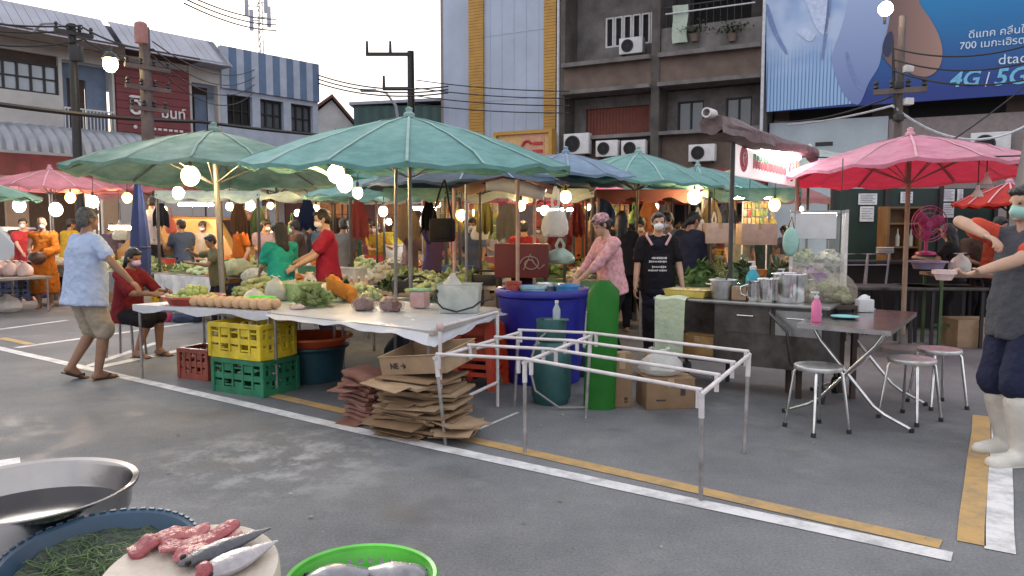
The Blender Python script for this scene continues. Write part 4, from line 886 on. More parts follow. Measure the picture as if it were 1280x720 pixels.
umbrella('deep blue umbrella under the large teal one, over the back stalls', at(600, 200, 10.6), 1.62, .36, canopy_m('deep_blue_canopy', (.05, .08, .12), .1), SEAM_B, DKPOLE, 8, seed=12)
umbrella('rose red umbrella deep in the market behind the black apron vendor', at(775, 220, 15.5), 1.35, .42, RED_C, SEAM_R, DKPOLE, 8, seed=13)
umbrella('pale whitish teal umbrella behind the lit cart sign', at(1012, 186, 14), 1.5, .40, WTEAL, SEAM_W, DKPOLE, 8, seed=14)
umbrella('small bright red umbrella at the far stall with hanging bulbs', at(1262, 228, 11), .72, .3, mat('bright_red_canopy', (.55, .03, .02), .7, trans=.3), SEAM_R, DKPOLE, 8, seed=15)
umbrella('rose umbrella in the far rows behind the hanging white bag', at(700, 232, 18), 1.3, .36, RED_C, SEAM_R, DKPOLE, 8, seed=16)
umbrella('pale teal umbrella in the far rows behind the seated teal shirted woman', at(415, 232, 19), 1.4, .36, WTEAL, SEAM_W, DKPOLE, 8, seed=17)
# closed umbrellas
def furled(label, loc, h, m, r=.09):
    t = thing('furled_umbrella', label, 'umbrella', loc); bm = B(); rg = []
    for z, k in ((h*.30, .8), (h*.35, 1.0), (h*.5, 1.15), (h*.7, .85), (h*.9, .45), (h*.98, .2)):
        rg.append([bm.verts.new((r*k*(1 + .25*(i % 2))*math.cos(R(i*22.5)), r*k*(1 + .25*(i % 2))*math.sin(R(i*22.5)), z)) for i in range(16)])
    for a, b in zip(rg, rg[1:]):
        for i in range(16): bm.faces.new((a[i], a[(i+1) % 16], b[(i+1) % 16], b[i]))
    bm.faces.new(rg[0][::-1]); bm.faces.new(rg[-1]); obj('furled_canopy', bm, m, t); bm = B(); cyl(bm, (0, 0, 0), (0, 0, h*1.03), .018); obj('pole', bm, DKPOLE, t); bm = B(); tube(bm, [(r*1.3*math.cos(R(i*30)), r*1.3*math.sin(R(i*30)), h*.52) for i in range(12)], .012, 6, True); obj('tie', bm, DKPOLE, t)
furled('furled navy umbrella standing upright among the fruit stalls', ground(176, 11), 2.25, mat('navy_cloth', (.03, .045, .13), .8), .10)
furled('grey furled umbrella lashed upright beside the big red umbrella', ground(1288, 6.6), 2.70, mat('grey_cloth', (.20, .19, .19), .8), .13)

# ------------------------------------------------------------------ hanging bulbs
_b = None
def bulb(px, py, Y, kind, r, label, cord=.35, group='lit hanging bulbs'):
    t = thing('hanging_bulb', label, 'light bulb', at(px, py, Y), 0, group); r *= 1.08; bm = B(); sph(bm, (0, 0, 0), (r*.62, r*.62, r*.75), 14); gl = obj('bulb', bm, FROST[kind], t); gl.data.clear_geometry(); bm = B(); sph(bm, (0, 0, 0), (r, r, r*1.15), 16); bm.to_mesh(gl.data); bm.free(); gl.data.shade_smooth(); bm = B(); sph(bm, (0, 0, 0), (r*.60, r*.60, r*.72), 14); obj('glowing_core', bm, {'w': LWARM, 'c': LWHITE, 'o': LORANGE}[kind], gl)
    bm = B(); cyl(bm, (0, 0, r*.95), (0, 0, r*.95 + .07), .022, .018, 10); obj('socket', bm, BLACKM, t); bm = B(); cord = max(cord, 2.08 - t.location.z - r); tube(bm, [(0, 0, r + .06), (.01, 0, r + cord*.6), (0, 0, r + cord)], .005, 5); obj('cord', bm, BLACKM, t)
for a in ((238, 220, 7.9, 'w', .085, 'large warm bulb under the dark green umbrella'), (223, 241, 11, 'c', .075, 'pinkish white bulb lower and further than the one under the dark green umbrella'),
          (420, 217, 7.4, 'w', .075, 'upper of the two close bulbs under the largest teal umbrella'), (431, 229, 7.7, 'w', .075, 'lower of the two close bulbs under the largest teal umbrella'), (447, 241, 9.5, 'w', .06, 'third and smallest warm bulb trailing down beside the pair under the teal umbrella'),
          (310, 245, 13, 'w', .085, 'warm bulb under the whitish patched umbrella, upper of two'), (313, 257, 13.5, 'w', .075, 'warm bulb under the whitish patched umbrella, lower of two'), (287, 258, 14, 'o', .065, 'small amber bulb beside the gold vehicle'), (338, 257, 15, 'w', .055, 'tiny warm bulb above the seated teal shirted woman'),
          (24, 257, 14, 'c', .10, 'white bulb hanging beside the red shirted shopper'), (70, 262, 13.4, 'c', .10, 'white bulb just above the monk under the pink umbrella'), (88, 247, 15, 'o', .09, 'amber bulb under the pink umbrella over the yellow shirt'), (116, 252, 12, 'c', .08, 'white bulb just above the head of the blue shirted man'), (159, 247, 14, 'o', .08, 'amber bulb beside the furled navy umbrella'),
          (395, 262, 14, 'w', .07, 'warm bulb just behind the head of the red shirted vendor'), (479, 264, 12.5, 'c', .07, 'white bulb beside the two steel poles'), (486, 277, 14, 'c', .05, 'small white bulb low behind the two steel poles'), (576, 269, 11, 'o', .07, 'amber bulb between the wooden stall posts'),
          (651, 257, 11, 'w', .065, 'warm bulb behind the pink wooden post of the maroon canopy'), (681, 263, 12.5, 'w', .07, 'warm bulb behind the hanging white bag'), (707, 246, 10.2, 'w', .07, 'bright bulb beside the hanging white bag'), (868, 246, 11.5, 'w', .095, 'bright warm bulb behind the dark shirted shoppers'),
          (968, 256, 11, 'o', .075, 'amber bulb beside the glass cabinet'), (735, 259, 17, 'w', .06, 'far warm bulb between the white bag and the flower banded vendor'), (1238, 268, 13, 'w', .07, 'warm bulb at the far stall under the small red umbrella'),
          (512, 262, 16, 'c', .07, 'white bulb deep in the market beyond the black handbag'), (610, 262, 17, 'w', .06, 'far warm bulb beneath the maroon canopy'), (547, 256, 18, 'w', .07, 'far warm bulb above the black handbag'), (1090, 292, 14, 'w', .0, '')):
    if a[4]: bulb(*a)
def tube_lamp(px, py, Y, L, label, m=None):
    t = thing('fluorescent_lamp', label, 'lamp', at(px, py, Y), 0, 'lit tube lamps'); bm = B(); cyl(bm, (-L/2, 0, 0), (L/2, 0, 0), .03); obj('tube', bm, m or TUBEL, t); bm = B(); box(bm, (0, 0, .05), (L*1.04, .07, .04), bev=.01); obj('fitting', bm, WHITE_P, t); bm = B(); cyl(bm, (0, 0, .06), (0, 0, .5), .006); obj('cord', bm, BLACKM, t)
tube_lamp(937, 246, 11.5, .62, 'long white tube lamp over the vegetable stall behind the cart'); tube_lamp(528, 261, 15, .6, 'white tube lamp deep in the market by the steel poles'); tube_lamp(245, 256, 15.5, .7, 'white tube lamp beside the gold vehicle'); tube_lamp(1060, 262, 19, .01, 'x') if False else None
tube_lamp(151, 285, 15, .45, 'warm tube lamp on the stall behind the blue shirted man', emis('warm_tube_light', (1, .62, .32), 90)); tube_lamp(700, 262, 20, 1.2, 'far white tube lamp behind the hanging white bag')
for px, py, lab in ((1233, 224, 'unlit white lamp shade dangling under the red umbrella'), (1222, 240, 'lower unlit lamp shade dangling under the red umbrella')):
    t = thing('hanging_lamp', lab, 'lamp', at(px, py, 7.8), 0, 'unlit lamp shades'); bm = B(); lathe(bm, [(.055, -.05), (.05, -.02), (.02, .03), (.015, .07)], 14); obj('lamp_shade', bm, mat('white_plastic_shade', (.6, .58, .55), .5), t); bm = B(); cyl(bm, (0, 0, .06), (0, 0, .35), .005, seg=6); obj('cord', bm, BLACKM, t)

# lamps further in and under awnings; shop-row tubes are added to warm its walls
for px, py, Y, L, lab in ((40, 226, 19.3, 1.2, 'tube lamp under the barrel awning above the pink bags'), (150, 232, 20.5, 1.2, 'tube lamp under the barrel awning behind the dark green umbrella'), (250, 240, 32.4, 1.2, 'added tube lamp in the shop opening behind the gold vehicle'), (330, 242, 32.4, 1.2, 'added tube lamp in the shop opening behind the patched umbrella'), (420, 244, 32.4, 1.2, 'added tube lamp in the shop opening beyond the crimson shirted vendor'), (508, 246, 32.4, 1.2, 'added tube lamp in the shop opening beyond the steel poles'), (600, 246, 32.4, 1.2, 'added tube lamp in the shop opening beyond the maroon canopy'), (660, 247, 32.4, 1.2, 'added tube lamp in the last shop opening beyond the white bag')):
    tube_lamp(px, py, Y, L, lab, emis('warm_tube_light', (1, .62, .32), 90))
for px, py, Y, k, r, lab in ((372, 266, 18, 'w', .07, 'far warm bulb just left of the crimson vendor above red goods'), (455, 268, 19, 'w', .07, 'far warm bulb over the furthest row by the steel poles'), (590, 266, 14.5, 'o', .06, 'amber bulb just beyond the wooden post pair'), (760, 262, 15, 'o', .06, 'amber bulb beyond the flower banded head'), (820, 258, 16.5, 'w', .06, 'far warm bulb above the black apron vendor'), (905, 262, 14, 'o', .06, 'amber bulb beside the dark sign post'), (205, 262, 16, 'w', .06, 'far warm bulb beside the white shirted man'), (640, 272, 16, 'o', .06, 'far amber bulb over the counter box'), (1000, 262, 15, 'w', .06, 'far warm bulb behind the glass cabinet')):
    bulb(px, py, Y, k, r, lab)
# ------------------------------------------------------------------ the near stalls
PLW = mat('white_plastic_film', (.74, .76, .82), .35, 0, .05, 6, bump=.6, bscale=14, trans=.25, spec=.5); BAGW = mat('thin_white_bag', (.74, .74, .72), .32, 0, .06, 8, bump=1.0, bscale=20, alpha=.66, trans=.2)
BAGC = mat('clear_bag', (.62, .60, .57), .25, 0, .1, 8, bump=.6, bscale=30, alpha=.42); PIPEW = mat('white_enamelled_pipe', (.66, .62, .62), .4, .1, .12, 9); RUSTP = mat('grey_pipe_leg', (.30, .28, .28), .5, .4, .25, 9)
def plastic(name, col, rough=.38, **k): return mat(name, col, rough, 0, k.pop('var', .22), 4.5, bump=.10, **k)
def bag(name, label, loc, w_, h, m, seed=0, cat='plastic bag', flat=.8, ears=True, rz=0, group=None, contents=None):
    rd = random.Random(seed); t = thing(name, label, cat, loc, rz, group); bm = B(); prof = [(.0, 0), (.30, .0), (.44, .06), (.50, .22), (.47, .42), (.34, .62), (.17, .74), (.12, .80)]; sg = 20; rings = []
    for r, z in prof:
        rings.append([bm.verts.new((w_*(r*math.cos(2*math.pi*i/sg)*(1 + rd.uniform(-.10, .10))), w_*flat*(r*math.sin(2*math.pi*i/sg)*(1 + rd.uniform(-.12, .12))), h*z + (rd.uniform(-.03, .03)*h if z > .05 else 0))) for i in range(sg)] if r else [bm.verts.new((0, 0, .002))])
    for a, b in zip(rings, rings[1:]):
        for i in range(sg):
            if len(a) == 1: bm.faces.new((a[0], b[(i+1) % sg], b[i]))
            else: bm.faces.new((a[i], a[(i+1) % sg], b[(i+1) % sg], b[i]))
    obj('bag_body', bm, m, t)
    if ears and name == 'hanging_bag' or 'hanging' in label or 'dangling' in label:
        for k in (-1, 1):
            bm = B(); pts = [V((k*w_*.10, .01*k, h*.76)), V((k*w_*.13, 0, h*.95)), V((k*w_*.05, 0, h*1.18)), V((0, 0, h*1.30))]; vs = [(bm.verts.new(q + V((-w_*.05, .004, 0))), bm.verts.new(q + V((w_*.05, -.004, 0)))) for q in pts]
            for a, b in zip(vs, vs[1:]): bm.faces.new((a[0], a[1], b[1], b[0]))
            obj('handle', bm, m, t)
        if 2.04 - t.location.z > h*1.3: bm = B(); cyl(bm, (0, 0, h*1.29), (0, 0, 2.04 - t.location.z), .004, seg=5); obj('cord', bm, BLACKM, t)
    elif ears:
        bm = B(); ico(bm, (0, 0, h*.80), (w_*.11, w_*.10, h*.07), 2, .2, rd); obj('knot', bm, m, t)
        for k in (-1, 1):
            bm = B(); vs = []; tw = rd.uniform(-.5, .5)
            for j in range(4):
                f = j/3; c = V((k*w_*(.06 + .20*f), w_*tw*f*.4, h*(.81 + .07*math.sin(f*2.6)))); ww = w_*(.05 + .09*f); vs.append((bm.verts.new(c + V((0, -ww, rd.uniform(-.02, .02)*h))), bm.verts.new(c + V((0, ww, rd.uniform(-.04, .04)*h)))))
            for a, b in zip(vs, vs[1:]): bm.faces.new((a[0], a[1], b[1], b[0]))
            obj('handle', bm, m, t)
    if contents is not None:
        bm = B()
        for i in range(16): ico(bm, (rd.uniform(-.26, .26)*w_, rd.uniform(-.24, .24)*w_*flat, h*rd.uniform(.14, .42)), w_*(.19 if name == 'mince_bag' else .13), 1, .15, rd)
        obj('contents', bm, contents, t)
    return t
def basin(name, label, loc, r, h, m, rim=.02, cat='basin', taper=.78, group=None, handles=False):
    t = thing(name, label, cat, loc, 0, group); bm = B(); lathe(bm, [(r*taper, 0), (r*taper, .002), (r*.97, h*.92), (r, h), (r + rim, h), (r + rim, h - .02), (r + .004, h - .022), (r*.95 + .004, h*.85)], 36, capb=False)
    bm2 = bm; lathe(bm, [(0.001, .008), (r*taper - .004, .008), (r*.97 - .006, h*.92), (r - .003, h + .001)], 36); lathe(bm, [(r*.95 + .004, h*.85), (r*taper + .006, .0), (0.001, 0)], 36); obj('bowl', bm, m, t); return t
def crate(label, loc, s, m, rz, cat='crate', hand=True, group=None, slots=5, name='crate'):
    W_, D_, H_ = s; t = thing(name, label, cat, loc, rz, group); th = .014
    def side(bm, c, w2, ax):                                       # a slotted wall with rim, feet and hand hole
        def bx(x, z, sx, sz, d=th):
            v = (x, 0, z) if ax == 0 else (0, x, z); box(bm, V(c) + V(v), (sx, d, sz) if ax == 0 else (d, sx, sz))
        bx(0, .03, w2, .06, th*1.6); bx(0, H_-.02, w2, .04, th*2.4); bx(0, H_*.5, w2, .05); n = slots
        for i in range(n+1): bx(-w2/2 + w2*i/n, H_/2, .022, H_-.02, th*1.5)
        for z in (H_*.25, H_*.75):
            for i in range(n):
                if i % 2 == (z > H_/2): bx(-w2/2 + w2*(i+.5)/n, z, w2/n*.72, H_*.2, th*.6)
                else: bx(-w2/2 + w2*(i+.5)/n, z, w2/n*.72, .014, th*.8)
    for c, w2, ax in (((0, -D_/2, 0), W_, 0), ((0, D_/2, 0), W_, 0), ((-W_/2, 0, 0), D_, 1), ((W_/2, 0, 0), D_, 1)):
        bm = B(); side(bm, c, w2, ax); obj('slotted_panel', bm, m, t, smooth=False)
    bm = B(); box(bm, (0, 0, .012), (W_-.02, D_-.02, .014)); obj('base_panel', bm, m, t, smooth=False)
    for k in (-1, 1):
        for j in (-1, 1): bm = B(); box(bm, (k*(W_/2), j*(D_/2), H_/2), (.04, .04, H_-.006), bev=.008); obj('corner_post', bm, m, t, smooth=False)
    return t
# --- fruit table
TZ = .72
def quad_table(name, label, quad, z, m_top, m_leg, cat='table', leg_r=.014, group=None, th=.03, feet=None, top=True, rail=True):
    c = sum((V(q) for q in quad), V())/len(quad); c.z = 0; t = thing(name, label, cat, c, 0, group); q = [V(p) - c for p in quad]
    if top: bm = B(); slabq(bm, q, z-th, z); obj('top', bm, m_top, t, smooth=False)
    for p in q:
        p2 = p*.95; bm = B(); cyl(bm, (p2.x, p2.y, 0), (p2.x, p2.y, z-th), leg_r, seg=10); obj('leg', bm, m_leg, t)
    if rail:
        bm = B(); n = len(q)
        for i in range(n): a, b = q[i]*.95, q[(i+1) % n]*.95; cyl(bm, (a.x, a.y, z-th-.015), (b.x, b.y, z-th-.015), leg_r*.8, seg=8)
        obj('top_frame', bm, m_leg, t)
    return t
f0, f1 = gp(168, 381, TZ), gp(338, 391, TZ); dep = D2*.78
quad_table('market_table', 'low fruit table with thin grey legs beside the blue shirted man', [f0, f1, f1 + dep, f0 + dep*.9], TZ, mat('worn_board', (.40, .36, .32), .7, 0, .15, 4), RUSTP, leg_r=.013)
bm = B(); n = 12
vs = []
for i in range(n+1):
    p = f0 + (f1-f0)*(i/n) - D2*.02; vs.append((bm.verts.new(p + V((0, 0, .004)) + D2*.4), bm.verts.new(p + V((0, 0, .006))), bm.verts.new(p + V((0, 0, -.05 - .025*math.sin(i*1.3)))) ))
for a, b in zip(vs, vs[1:]):
    for k in (0, 1): bm.faces.new((a[k], b[k], b[k+1], a[k+1]))
tag(obj('table_cloth', bm, PLW), 'white plastic cloth edging the front of the fruit table', 'tablecloth')
c = gp(205, 366, TZ + .0); c = f0 + D1*.42 + D2*.36; c.z = TZ + .004
basin('fruit_basin', 'wide shallow red basin heaped with pale green guavas', c, .27, .085, plastic('red_plastic', (.42, .07, .04)), cat='basin')
rnd = random.Random(3); GUAVA = mat('pale_green_guava', (.40, .46, .16), .45, 0, .15, 20, bump=.2, col2=(.28, .38, .10)); first = None
for i in range(44):
    f = i/44; a = i*2.4; rr = .215*math.sqrt((i % 26)/26); z = .06 + (.055 if i >= 26 else 0) + (.03 if i > 38 else 0); rr *= .72 if i >= 26 else 1
    if i > 38: rr *= .4
    p = c + V((rr*math.cos(a), rr*math.sin(a), z + rnd.uniform(-.004, .012)))
    if first is None:
        bm = B(); ico(bm, (0, 0, 0), (.038, .038, .042), 2, .03, rnd); first = tag(obj('guava', bm, GUAVA, None, p), 'pale green guava heaped in the red basin', 'guava', 'guavas in the red basin')
    else:
        o = first.copy(); COL.objects.link(o); o.location = p; o.rotation_euler = (rnd.random()*6, rnd.random()*6, 0); o.scale = (rnd.uniform(.8, 1.1),)*3
PEACH = mat('peach_skin_fruit', (.60, .40, .24), .55, 0, .14, 16, bump=.15, col2=(.52, .32, .17)); first = None
for i in range(18):
    row = i // 9; p = f0 + (f1-f0)*(.40 + .062*(i % 9)) + D2*(.10 + .11*row); p.z = TZ + .055
    if first is None: bm = B(); ico(bm, (0, 0, 0), (.056, .062, .052), 3, .015, rnd); first = tag(obj('melon', bm, PEACH, None, p), 'small pale orange melon lined up along the front of the fruit table', 'melon', 'pale orange melons in a row')
    else: o = first.copy(); COL.objects.link(o); o.location = p; o.rotation_euler = (0, 0, rnd.random()*6); o.scale = (rnd.uniform(.88, 1.06),)*3
def tray_box(name, label, loc, s, m, rz, cat, wall=.012, taper=.9, group=None):
    W_, D_, H_ = s; t = thing(name, label, cat, loc, rz, group); bm = B(); lo = [(-1, -1), (1, -1), (1, 1), (-1, 1)]
    def ring(k, z, inn=0): return [bm.verts.new((x*(W_/2*k - inn), y*(D_/2*k - inn), z)) for x, y in lo]
    r0, r1, r2, r3, r4 = ring(taper, 0), ring(1, H_), ring(1, H_ + .006, -.012), ring(1, H_ + .006, wall), ring(taper, wall, wall)
    for a, b in ((r0, r1), (r1, r2), (r2, r3), (r3, r4)):
        for i in range(4): bm.faces.new((a[i], a[(i+1) % 4], b[(i+1) % 4], b[i]))
    bm.faces.new(r0[::-1]); bm.faces.new(r4); obj('tub', bm, m, t, smooth=False); return t
NEON = plastic('neon_green_plastic', (.10, .72, .06)); LGREEN = mat('translucent_green_plastic', (.46, .60, .30), .4, trans=.3)
p = f0 + (f1-f0)*.68 + D2*.34; p.z = TZ + .003; basin('green_basin', 'bright neon green basin on the fruit table', p, .16, .085, NEON)
p = f0 + (f1-f0)*.42 + D2*.95; p.z = TZ; 
quad_table('market_table', 'second table behind the fruit table, heaped with greens and boxes', [f0 + D2*.84, f1 + D2*.84, f1 + D2*1.75, f0 + D2*1.75], TZ, mat('worn_board', (.4, .36, .32)), RUSTP)
p = f0 + (f1-f0)*.52 + D2*1.05; p.z = TZ + .003; tray_box('green_tub', 'pale translucent green tub with a white bag, behind the guavas', p, (.52, .36, .17), LGREEN, RZ1, 'tub')
CREAM_F = mat('pale_cabbage', (.46, .50, .30), .6, 0, .2, 14, bump=.4, col2=(.34, .42, .2)); LEAF = mat('market_greens', (.10, .20, .05), .55, col2=(.05, .11, .03), island=.6); LEAFP = mat('pale_greens', (.34, .40, .18), .55, col2=(.2, .28, .1), island=.6); MIXV = mat('mixed_vegetables', (.42, .42, .24), .6, col2=(.12, .2, .05), island=.7); WHV = mat('white_radish_garlic', (.56, .54, .46), .6, col2=(.4, .38, .28), island=.5); REDV = mat('chillies_tomatoes', (.42, .08, .03), .45, col2=(.3, .16, .03), island=.7); ORV = mat('orange_fruit', (.55, .22, .03), .5, col2=(.4, .12, .02), island=.6); DKV = mat('dark_greens', (.05, .10, .035), .55, col2=(.03, .05, .02), island=.6)
def heap(name, label, loc, rx, ry, h, m, n=90, sz=.05, seed=0, rz=0, kind='stuff', leafy=False, cat='vegetables'):
    rd = random.Random(seed); bm = B()
    for i in range(n):
        a = rd.uniform(0, 6.283); q = math.sqrt(rd.random()); z = h*(1 - q**1.6)*rd.uniform(.55, 1.0); c = (rx*q*math.cos(a), ry*q*math.sin(a), z + sz*.4)
        rot = Matrix.Rotation(rd.uniform(0, 6), 3, 'Z') @ Matrix.Rotation(rd.uniform(-.8, .8), 3, 'X')
        if leafy:
            for k in range(3):
                q2 = rot @ Matrix.Rotation(k*2.1, 3, 'Z') @ Matrix.Rotation(rd.uniform(-.5, .9), 3, 'X'); L = sz*rd.uniform(1.2, 2.6); ws = sz*rd.uniform(.4, .8)
                v = [bm.verts.new(V(c) + q2 @ V(x)) for x in ((0, 0, 0), (ws, L*.5, .015), (0, L, .03), (-ws, L*.5, .015))]; bm.faces.new(v)
        else: ico(bm, c, (sz*rd.uniform(.4, 1.15), sz*rd.uniform(.45, 1.5), sz*rd.uniform(.4, .9)), 1, .12, rd, rot)
    ico(bm, (0, 0, h*.05), (rx*.85, ry*.85, h*.75), 2, .04, rd)
    o = obj(name, bm, m, None, loc, rz, smooth=not leafy, ang=60); return tag(o, label, cat, None, kind)
for k, (u, v, rx, ry, h, m, lf, lab) in enumerate(((.12, 1.25, .26, .3, .20, MIXV, False, 'heap of mixed vegetables behind the guavas'), (.55, 1.45, .34, .22, .14, DKV, True, 'heap of dark leafy greens behind the pale green tub'), (.90, 1.2, .22, .26, .16, CREAM_F, False, 'heap of pale cabbages behind the melons'), (.95, .55, .16, .16, .13, LEAFP, True, 'bunch of pale greens at the end of the fruit table'))):
    p = f0 + (f1-f0)*u + D2*v; p.z = TZ; heap('vegetable_heap', lab, p, rx, ry, h, m, 70, .055, k, RZ1, leafy=lf)
p = f0 + (f1-f0)*.80 + D2*.98; p.z = TZ; t = thing('melon', 'large round white melon between the neon basin and the orange cloth', 'melon', p); bm = B(); ico(bm, (0, 0, .095), (.10, .10, .095), 3, .01); obj('fruit', bm, mat('white_melon', (.62, .60, .52), .5), t)
bm = B(); p = f0 + (f1-f0)*.92 + D2*.95; p.z = TZ
for k in range(6): ico(bm, (k*.04-.09, .04*math.sin(k*2), .07 + .05*(5-k)/2), (.06, .07, .09), 2, .12, rnd)
me = bake(bm, [('REMESH', dict(mode='VOXEL', voxel_size=.016)), ('SMOOTH', dict(iterations=3)), ('DISPLACE', dict(texture=CLOUD2, strength=.03, mid_level=.5, texture_coords='LOCAL'))], None); tag(obj('cloth_bundle', me, fab('orange_cloth', (.55, .21, .04)), None, p), 'crumpled orange cloth bundle beside the white melon', 'cloth')
# --- white covered table
w0, w1, w2, w3 = gp(337, 391, TZ), gp(541, 414, TZ), gp(626, 386, TZ), gp(366, 368, TZ)
quad_table('market_table', 'long table under white plastic sheeting in front of the red shirted vendor', [w0, w1, w2, w3], TZ, mat('worn_board', (.4, .36, .32)), RUSTP, leg_r=.014)
wc = (w0 + w1 + w2 + w3)/4
bm = B(); nu, nv = 46, 22; grid = []
rd = random.Random(8)
for j in range(nv+1):
    row = []
    for i in range(nu+1):
        u, v = -.02 + 1.045*i/nu, -.035 + 1.05*j/nv; p = (w0*(1-u) + w1*u)*(1-v) + (w3*(1-u) + w2*u)*v
        ou = max(0, u-1, -u)*(w1-w0).length; ov = max(0, v-1, -v)*(w3-w0).length; z = TZ + .006
        z += .004*mnoise.noise(V((p.x*5, p.y*5, 0)))
        if v < 0 or u > 1: z -= .045 + .035*mnoise.noise(V((u*9, v*9, 3))) + (.06*max(0, (u-.82)/.18) if v < 0 else .05*(1-abs(v)))
        row.append(bm.verts.new((p.x, p.y, z)))
    grid.append(row)
for a, b in zip(grid, grid[1:]):
    for i in range(nu): bm.faces.new((a[i], a[i+1], b[i+1], b[i]))
tag(obj('plastic_sheet', bm, PLW), 'creased white plastic sheet drooping over the long table', 'tablecloth')
def W(u, v): p = (w0*(1-u) + w1*u)*(1-v) + (w3*(1-u) + w2*u)*v; p.z = TZ + .012; return p
def wp(px, py): p = gp(px, py, TZ); p.z = TZ + .012; return p
bag('plastic_bag', 'crumpled translucent white bag standing near the teal shirted woman', wp(345, 377), .22, .28, BAGW, 1, contents=LEAFP); bag('plastic_bag', 'knotted white bag in front of the red shirted vendor', wp(388, 368), .18, .27, BAGW, 2)
bag('plastic_bag', 'small flat pale pink bag on the white sheet beside the white bag', wp(372, 388), .14, .06, mat('pale_pink_film', (.6, .48, .46), .4, alpha=.8), 3, ears=False)
t = thing('drinking_cup', 'small teal plastic cup on the white sheet', 'cup', wp(427, 371)); bm = B(); lathe(bm, [(.030, 0), (.040, .11), (.043, .11), (.038, .105), (.028, .005), (.001, .005)], 20, capb=False); obj('cup', bm, plastic('teal_plastic', (.04, .45, .42), trans=.3), t)
bm = B(); lathe(bm, [(.043, .11), (.046, .115), (.040, .125), (.001, .127)], 20); obj('lid', bm, mat('clear_lid', (.6, .7, .7), .2, alpha=.6), t)
bag('plastic_bag', 'hot pink plastic bag slumped behind the bags of mince', wp(446, 377), .17, .10, plastic('hot_pink_film', (.75, .08, .28), .35, trans=.3), 4)
MINCE = mat('pinkish_mince', (.17, .085, .075), .6, col2=(.10, .05, .045))
bag('mince_bag', 'knotted clear bag of dark pinkish mince, the first of two', wp(455, 389), .23, .17, mat('clear_pinkish_bag', (.56, .40, .38), .2, bump=.8, bscale=30, alpha=.32), 5, contents=MINCE, rz=.4); bag('mince_bag', 'knotted clear bag of dark mince beside the lidded pink tub', wp(489, 390), .24, .17, mat('clear_pinkish_bag', (.5, .38, .36), .2), 6, contents=MINCE, rz=-.3)
for k, (px, m_, lab) in enumerate(((440, (.5, .10, .08), 'red sauce bottle, first of three small bottles'), (449, (.35, .12, .1), 'dark red sauce bottle between two others'), (458, (.55, .32, .25), 'pale capped bottle, last of three small bottles'))):
    t = thing('sauce_bottle', lab, 'bottle', wp(px, 369 - k), 0, 'small bottles behind the mince'); bm = B(); lathe(bm, [(.024, 0), (.027, .02), (.026, .10), (.011, .14), (.011, .165)], 16, capb=True); obj('bottle', bm, mat('bottle_%d' % k if False else ('bottle_glass_a', 'bottle_glass_b', 'bottle_glass_c')[k], m_, .2), t); bm = B(); lathe(bm, [(.013, .165), (.013, .19), (.001, .192)], 12); obj('cap', bm, WHITE_P, t)
p = wp(525, 386); t = thing('lidded_tub', 'square tub of pink paste with a pale green lid', 'tub', p, RZ1 + .3); bm = B(); box(bm, (0, 0, .075), (.145, .14, .15), bev=.02); obj('tub', bm, mat('frosted_pink_tub', (.58, .36, .35), .35), t); bm = B(); box(bm, (0, 0, .163), (.16, .155, .025), bev=.01); obj('lid', bm, plastic('pale_green_lid', (.36, .60, .35)), t)
p = wp(575, 391); t = tray_box('clear_tub', 'big frosted clear tub with a looping black handle', p, (.36, .27, .235), mat('frosted_clear_plastic', (.66, .70, .67), .3, alpha=.62, trans=.25), RZ1 + .55, 'tub'); bm = B(); tube(bm, [(-.18, -.12, .19), (-.20, -.17, .12), (-.12, -.20, .05), (0, -.21, .02), (.14, -.19, .06), (.19, -.15, .10), (.30, -.12, .12)], .008, 8); obj('handle', bm, BLACKM, t); bm = B(); cyl(bm, (-.18, -.125, .185), (-.18, -.155, .185), .018); obj('handle_pivot', bm, BLACKM, t)
bm = B(); box(bm, (0, 0, .0), (.01, .01, .01)); bm.free()
p2 = p.copy(); p2.z += .02; bag('plastic_bag', 'white carrier bag with round handle bulging out of the clear tub', p2 - D1*.08, .22, .36, BAGW, 9, contents=LEAFP)
# --- beneath the tables
YEL = plastic('yellow_crate_plastic', (.62, .47, .03)); GRN = plastic('green_crate_plastic', (.02, .17, .085)); RDB = plastic('brown_red_crate_plastic', (.26, .06, .04))
def gnd_at(px, py): return gp(px, py, 0)
pg = gnd_at(292, 491) + D2*.19 + D1*.06; CZ = RZ1 + .13
crate('dark green slotted crate on the ground under the yellow one', pg, (.60, .40, .31), GRN, CZ)
pyc = pg.copy(); pyc.z = .315; pyc += V((-.02, 0, 0)); crate('bright yellow slotted crate stacked on the green crate', pyc, (.60, .40, .31), YEL, CZ)
bm = B()
q = Matrix.Rotation(CZ, 4, 'Z'); 
for r_ in range(2):
    for i in range(7): box(bm, (-.16 + i*.045, -.216, .33 + .0 - r_*.055 + .315 - .38), (.03, .004, .028 if (i*7 + r_) % 3 else .018))
crate('brown red slotted crate alone under the fruit table', gnd_at(240, 474) + D2*.15, (.36, .30, .30), RDB, RZ1 + .2)
t = basin('plastic_tub', 'round dark teal tub under the white covered table', gnd_at(378, 476) + D2*.12, .33, .34, plastic('dark_teal_plastic', (.012, .055, .075)), .025, 'tub', .82)
pr_ = gnd_at(378, 476) + D2*.12; pr_.z = .33; basin('red_basin', 'wide orange red basin resting on the dark teal tub', pr_, .37, .10, plastic('orange_red_plastic', (.52, .09, .03)), .02)
pst = gnd_at(492, 474) + D2*.55
